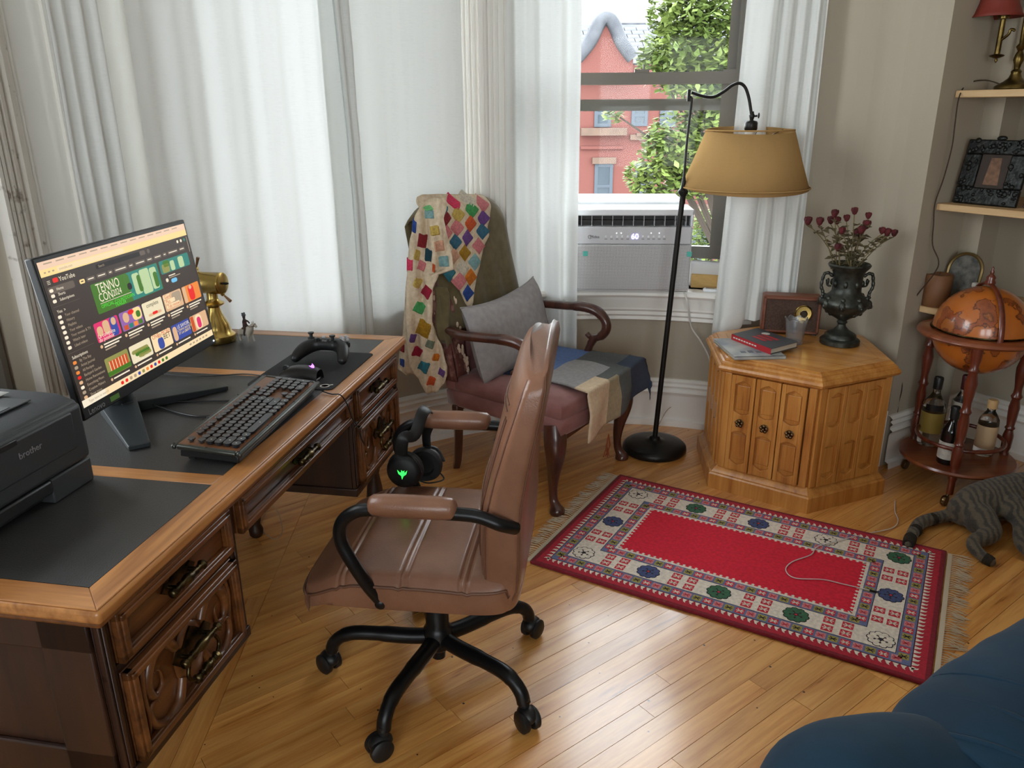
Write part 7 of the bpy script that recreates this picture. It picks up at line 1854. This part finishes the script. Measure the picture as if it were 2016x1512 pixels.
# ---- mouse pad, mouse, controller
m_padb = mat('mouse_pad_cloth', C(30, 30, 31), .9, bump=.2, bs=600)
mp0 = dk(1.146, .157); pad = thing('mouse_pad', 'black cloth mouse pad with a small white ring emblem', 'mouse pad', mp0, DA)
hx_, hy_, r = .166, .123, .014; poly = []
for cx, cy, a0 in ((hx_ - r, hy_ - r, 0), (-hx_ + r, hy_ - r, 90), (-hx_ + r, -hy_ + r, 180), (hx_ - r, -hy_ + r, 270)): poly += [(cx + r * math.cos(math.radians(a0 + q * 15)), cy + r * math.sin(math.radians(a0 + q * 15))) for q in range(7)]
MB().prism(poly, 0, .0025).build('cloth', m_padb, pad, smooth=0)
Mg = Matrix.Translation((-hx_ + .026, -hy_ + .030, .0026))
MB().lathe([(.0095, 0), (.0135, 0), (.0135, .0002), (.0095, .0002), (.0095, 0)], 28, 0, Mg).lathe([(.0055, .0002), (.0002, .0002)], 16, 0, Mg).box(-.022, -.011, -.003, .003, 0, .0002, 0, Mg @ Matrix.Rotation(2.2, 4, 'Z')).build('emblem', m_kled, pad, smooth=0)['kind'] = 'stuff'
mo = dk(1.045, .155, DZ + .0025); mouse = thing('mouse', 'black computer mouse with a glowing purple emblem', 'mouse', mo, DA)
def mfn(u, v):
    a, b = 2 * u - 1, 2 * v - 1                       # a across (u), b along (v)
    hw_ = .033 * (1 - .10 * (1 - abs(b)) * 0 - .22 * abs(b) ** 3); x = a * hw_; y = b * .061
    prof = .040 * max(0, (1 - abs((b + .22) / 1.24) ** 2.6)) ** .75 if True else 0
    z = max(0, prof) * max(0, 1 - abs(a) ** 3.2) ** .6
    return (x, y, z)
MB().grid(mfn, 20, 28).build('shell', m_blkp, mouse, smooth=80)
MB().box(-.030, .030, -.056, .056, 0, .006).build('underside', m_prd, mouse, bevel=.005)
wz = mfn(.5, .78)[2]; MB().tube([(-.004, .036, wz + .001), (.004, .036, wz + .001)], .008, 14).build('scroll_wheel', m_prd, mouse)
m_purp = mat('purple_led', (.4, .1, 1), .4, emit=(.5, .10, 1), es=1.6)
pz = mfn(.5, .12)[2]
lgp = [(-.0, -.010), (.002, -.003), (.008, .002), (.010, .010), (.004, .005), (0, .008), (-.004, .005), (-.010, .010), (-.008, .002), (-.002, -.003)]
MB().prism(lgp, 0, .0008, 0, Matrix.Translation((-.0, -.044, mfn(.5, .14)[2] + .0006)) @ Matrix.Rotation(.75, 4, 'X')).build('emblem', m_purp, mouse, smooth=0)
MB().tube([p - mo for p in smooth_path([dk(1.045, .212, DZ + .008), dk(1.05, .26, DZ + .005), dk(1.06, .33, DZ + .004), dk(1.03, .42, DZ + .003), dk(1.025, .50, DZ + .003), dk(1.03, .58, DZ + .003)], 6)], .0018, 6).build('cable', m_blkp, mouse, smooth=70).matrix_local = Matrix.Rotation(-DA, 4, 'Z')
cto = dk(1.215, .148, DZ + .0025); ctl = thing('game_controller', 'black wireless game controller resting on the mouse pad', 'controller', cto, DA)
body_ = skin('body', [[('l0', (-.062, .074, .014), (.0125, .0125)), ('l1', (-.040, .070, .028), (.017, .018)), ('l2', (-.008, .060, .040), (.022, .024)), ('l3', (.014, .038, .046), (.021, .022)), ('c', (.020, 0, .048), (.0195, .02)), ('r3', (.014, -.038, .046), (.021, .022)), ('r2', (-.008, -.060, .040), (.022, .024)), ('r1', (-.040, -.070, .028), (.017, .018)), ('r0', (-.062, -.074, .014), (.0125, .0125))]], m_blkp, ctl, 3, 4)
m_ckey = mat('controller_buttons', C(170, 170, 172), .35)
for (x, y) in ((.026, .052), (.004, -.024)):
    b_ = MB().lathe([(.010, .056), (.010, .064), (.005, .066), (.005, .074), (.0085, .075), (.009, .079), (.007, .0795), (.0002, .078)], 18, 0, Matrix.Translation((x, y, .0))).build('thumb_stick', m_prd, ctl, smooth=45)
for dx_, dy_ in ((.01, 0), (-.01, 0), (0, .01), (0, -.01)): MB().lathe([(.0048, .06), (.0048, .070), (.003, .0715), (.0002, .0718)], 12, 0, Matrix.Translation((.026 + dx_, -.052 + dy_, .0))).build('face_button', m_ckey, ctl, smooth=45)
MB().box(-.004, .012, .022, .027, .060, .069).box(.0015, .0065, .0165, .0325, .060, .069).build('direction_pad', m_prd, ctl, bevel=.001)
for dy_ in (-.014, .014): MB().box(.028, .032, dy_ - .005, dy_ + .005, .06, .0685).build('menu_button', m_ckey, ctl, bevel=.001)
text('msi', .011, m_sil, ctl, Matrix.Translation((-.0005, 0, .0635)) @ Matrix.Rotation(-PI / 2, 4, 'Z') @ Matrix.Rotation(.9, 4, 'X'), 'logo', .0004)
for s in (-1, 1): MB().box(.030, .044, s * .045 - .018, s * .045 + .018, .034, .052).build('shoulder_button', m_prd, ctl, bevel=.004)

# ---- brass ornament and toy horse with rider
m_brs = mat('brass_ornament', C(206, 176, 104), .24, metal=1, c2=C(180, 150, 84), ns=8); m_wdh = wood('ornament_wood', C(120, 84, 52), C(150, 108, 70), axis=0, scale=9, rough=.5)
bro = dk(1.375, .585); br = thing('brass_ornament', 'brass desk ornament with a horizontal drum and side handles on a flared stand', 'ornament', bro)
zc = aty(415, 557, bro.y).z - DZ; dr = .034
MB().lathe([(.056, 0), (.058, .004), (.056, .022), (.046, .030), (.042, .046), (.040, .056), (.030, .075), (.022, .095), (.018, .112), (.034, .122), (.034, .126), (.020, .134), (.017, .142), (.017, zc - dr + .004)], 28).build('stand', m_brs, br, smooth=40)
ax = Vector((.97, -.22, .0)).normalized()
d0, d1 = -.080, .042
Mdr = frame((0, 0, zc), ax.cross(Vector((0, 0, 1))), (0, 0, 1)); 
Mdr = Matrix.Translation((0, 0, zc)) @ ax.to_track_quat('Z', 'Y').to_matrix().to_4x4()
MB().lathe([(.001, d0), (dr, d0), (dr + .0012, d0 + .006), (dr, d0 + .008), (dr, d1 - .006), (dr + .0012, d1 - .004), (dr, d1), (dr * .85, d1 + .002), (.001, d1 + .002)], 32, 0, Mdr).build('drum', m_brs, br, smooth=35)
MB().tube([Vector((0, 0, zc)) + ax * d1, Vector((0, 0, zc)) + ax * (d1 + .016)], .004, 8).tube([Vector((0, 0, zc + .0)) + ax * (d1 + .008) - Vector((.012, 0, 0)), Vector((0, 0, zc)) + ax * (d1 + .008) + Vector((.012, .0, 0))], .003, 8).build('crank', m_prd, br)
for sgn, base_, tip_ in ((1, Vector((0, 0, zc - dr)) + ax * (d1 - .004), Vector((.022, -.012, -.016))), (-1, Vector((0, 0, zc + dr + .008)) + ax * -.045, Vector((.010, -.002, .030)))):
    MB().sphere(tuple(base_), .007, 10, 8).tube([base_, base_ + tip_ * .4], .0025, 8).build('handle_joint', m_brs, br, smooth=60)
    MB().tube([base_ + tip_ * .3, base_ + tip_ * 1.25], [.0028, .0055], 10).build('wood_handle', m_wdh, br, smooth=60)
MB().lathe([(.010, 0), (.010, .012)], 14, 0, Matrix.Translation(Vector((0, 0, zc + dr + .006)) + ax * -.052) @ Matrix.Rotation(PI / 2, 4, 'Y')).build('sight_ring', m_brs, br, smooth=40)
m_hor = mat('white_toy_horse', C(196, 188, 174), .5, c2=C(150, 138, 120), ns=14); m_horb = mat('toy_tack', C(84, 56, 40), .5); m_rid = mat('toy_rider_dark', C(52, 38, 36), .6); m_ridr = mat('toy_rider_red', C(110, 50, 42), .6); m_ridg = mat('toy_hat_grey', C(72, 76, 82), .6)
hoo = dk(1.378, .487); hf = Vector((.88, -.47, 0)).normalized(); hs_ = Vector((-hf.y, hf.x, 0))
hrs = thing('toy_horse', 'small white toy horse standing on the desk', 'figurine', hoo)
H_ = lambda f, s, z: tuple(hf * f + hs_ * s + Vector((0, 0, z)))
skin('horse_body', [[('ru', H_(-.020, 0, .038), (.0105, .0115)), ('ba', H_(.0, 0, .037), (.0105, .011)), ('ch', H_(.018, 0, .039), (.0105, .0115)), ('nk', H_(.028, 0, .052), (.007, .009)), ('po', H_(.036, 0, .063), (.0055, .006)), ('hd', H_(.044, 0, .060), (.0045, .0055)), ('mz', H_(.052, 0, .055), (.0035, .0035))],
    [('ru', 0, 0), ('h1', H_(-.024, .007, .026), (.0055, .006)), ('h2', H_(-.029, .007, .014), .0032), ('h3', H_(-.026, .007, .002), .0034)], [('ru', 0, 0), ('k1', H_(-.020, -.007, .026), (.0055, .006)), ('k2', H_(-.021, -.007, .014), .0032), ('k3', H_(-.018, -.007, .002), .0034)],
    [('ch', 0, 0), ('f1', H_(.020, .007, .024), .0045), ('f2', H_(.024, .007, .013), .003), ('f3', H_(.028, .007, .002), .0033)], [('ch', 0, 0), ('g1', H_(.018, -.007, .024), .0045), ('g2', H_(.017, -.007, .013), .003), ('g3', H_(.018, -.007, .002), .0033)],
    [('ru', 0, 0), ('t1', H_(-.033, 0, .036), .003), ('t2', H_(-.037, 0, .018), .0028)]], m_hor, hrs, 2)
for s in (-.003, .003): MB().lathe([(.0018, 0), (.0003, .006)], 6, 0, Matrix.Translation(H_(.036, s, .067))).build('ear', m_hor, hrs)
MB().tube([H_(.044, .006, .060), H_(.046, 0, .0665), H_(.044, -.006, .060), H_(.044, 0, .0545)], .0011, 5, closed=True).tube([H_(.047, -.0055, .058), H_(.03, -.009, .055), H_(.012, -.004, .058)], .0009, 5).build('bridle', m_horb, hrs)['kind'] = 'stuff'
MB().sphere(H_(.0, 0, .0455), (.012, .010, .005), 10, 6).build('saddle', m_horb, hrs)
rdo = hoo + Vector(H_(.0, 0, .047)); rd = thing('toy_rider', 'small dark toy figure in a grey hat riding the white toy horse', 'figurine', rdo)
R_ = lambda f, s, z: tuple(hf * f + hs_ * s + Vector((0, 0, z)))
skin('figure', [[('p', R_(0, 0, .006), (.0065, .006)), ('w', R_(0, 0, .014), (.006, .005)), ('s', R_(0, 0, .024), (.007, .005)), ('n', R_(0, 0, .029), .003), ('h', R_(.0, 0, .036), (.0058, .0058)), ('ht', R_(0, 0, .042), .004)],
    [('p', 0, 0), ('l1', R_(.010, .0115, .0), .0035), ('l2', R_(.006, .0135, -.018), .003), ('l3', R_(.010, .0135, -.022), .0026)], [('p', 0, 0), ('r1', R_(.010, -.0115, .0), .0035), ('r2', R_(.006, -.0135, -.018), .003), ('r3', R_(.010, -.0135, -.022), .0026)],
    [('s', 0, 0), ('a1', R_(.004, .010, .020), .0028), ('a2', R_(.014, .008, .014), .0024)], [('s', 0, 0), ('b1', R_(.004, -.010, .020), .0028), ('b2', R_(.014, -.008, .014), .0024)]], m_rid, rd, 2)
MB().sphere(R_(0, 0, .0415), (.0068, .0068, .0055), 12, 8).sphere(R_(-.001, .004, .047), (.0032, .0026, .003), 8, 6).sphere(R_(-.001, -.004, .047), (.0032, .0026, .003), 8, 6).build('hat', m_ridg, rd, smooth=60)
MB().lathe([(.0072, .003), (.0066, .010), (.0070, .02)], 12).build('coat', m_ridr, rd, smooth=60)

# ---- cables lying on the desk
def cable(label, pts, r=.0022):
    o = thing('desk_cable', label, 'cable', pts[len(pts) // 2], group='black cables on the desk')
    b0 = Vector(o.location); MB().tube([p - b0 for p in smooth_path(pts, 6)], r, 6).build('wire', m_blkp, o, smooth=70); return o
cable('thick black cable from the monitor curving to the keyboard', [dk(.79, .47, DZ + .02), dk(.78, .40, DZ + .005), dk(.755, .33, DZ + .003), dk(.745, .27, DZ + .003), dk(.765, .22, DZ + .004), dk(.79, .205, DZ + .006)], .0030)
cable('straight thin black cable from the monitor stand to the keyboard', [dk(.82, .47, DZ + .02), dk(.83, .40, DZ + .004), dk(.845, .32, DZ + .003), dk(.86, .25, DZ + .003), dk(.87, .212, DZ + .005)], .0024)
cable('black cable running off the desk edge and down past the drawers', [dk(.955, .05, DZ + .006), dk(.945, .02, DZ + .003), dk(.948, -.003, DZ + .001), dk(.965, -.012, DZ - .03), dk(.985, -.014, DZ - .075), dk(1.02, -.012, DZ - .115), dk(1.05, -.006, DZ - .15), dk(1.075, -.002, DZ - .18), dk(1.10, .0, DZ - .21)], .0018)
# red sliver of a folder behind the monitor
fo_ = dk(.50, .575); fld = thing('red_box', 'small red box glimpsed behind the monitor next to the printer', 'box', fo_, DA)
MB().box(-.04, .03, -.02, .06, 0, .085).build('carton', m_red, fld, bevel=.002); MB().box(-.04, .03, -.021, -.02, .03, .055).build('label', mlab, fld, smooth=0)
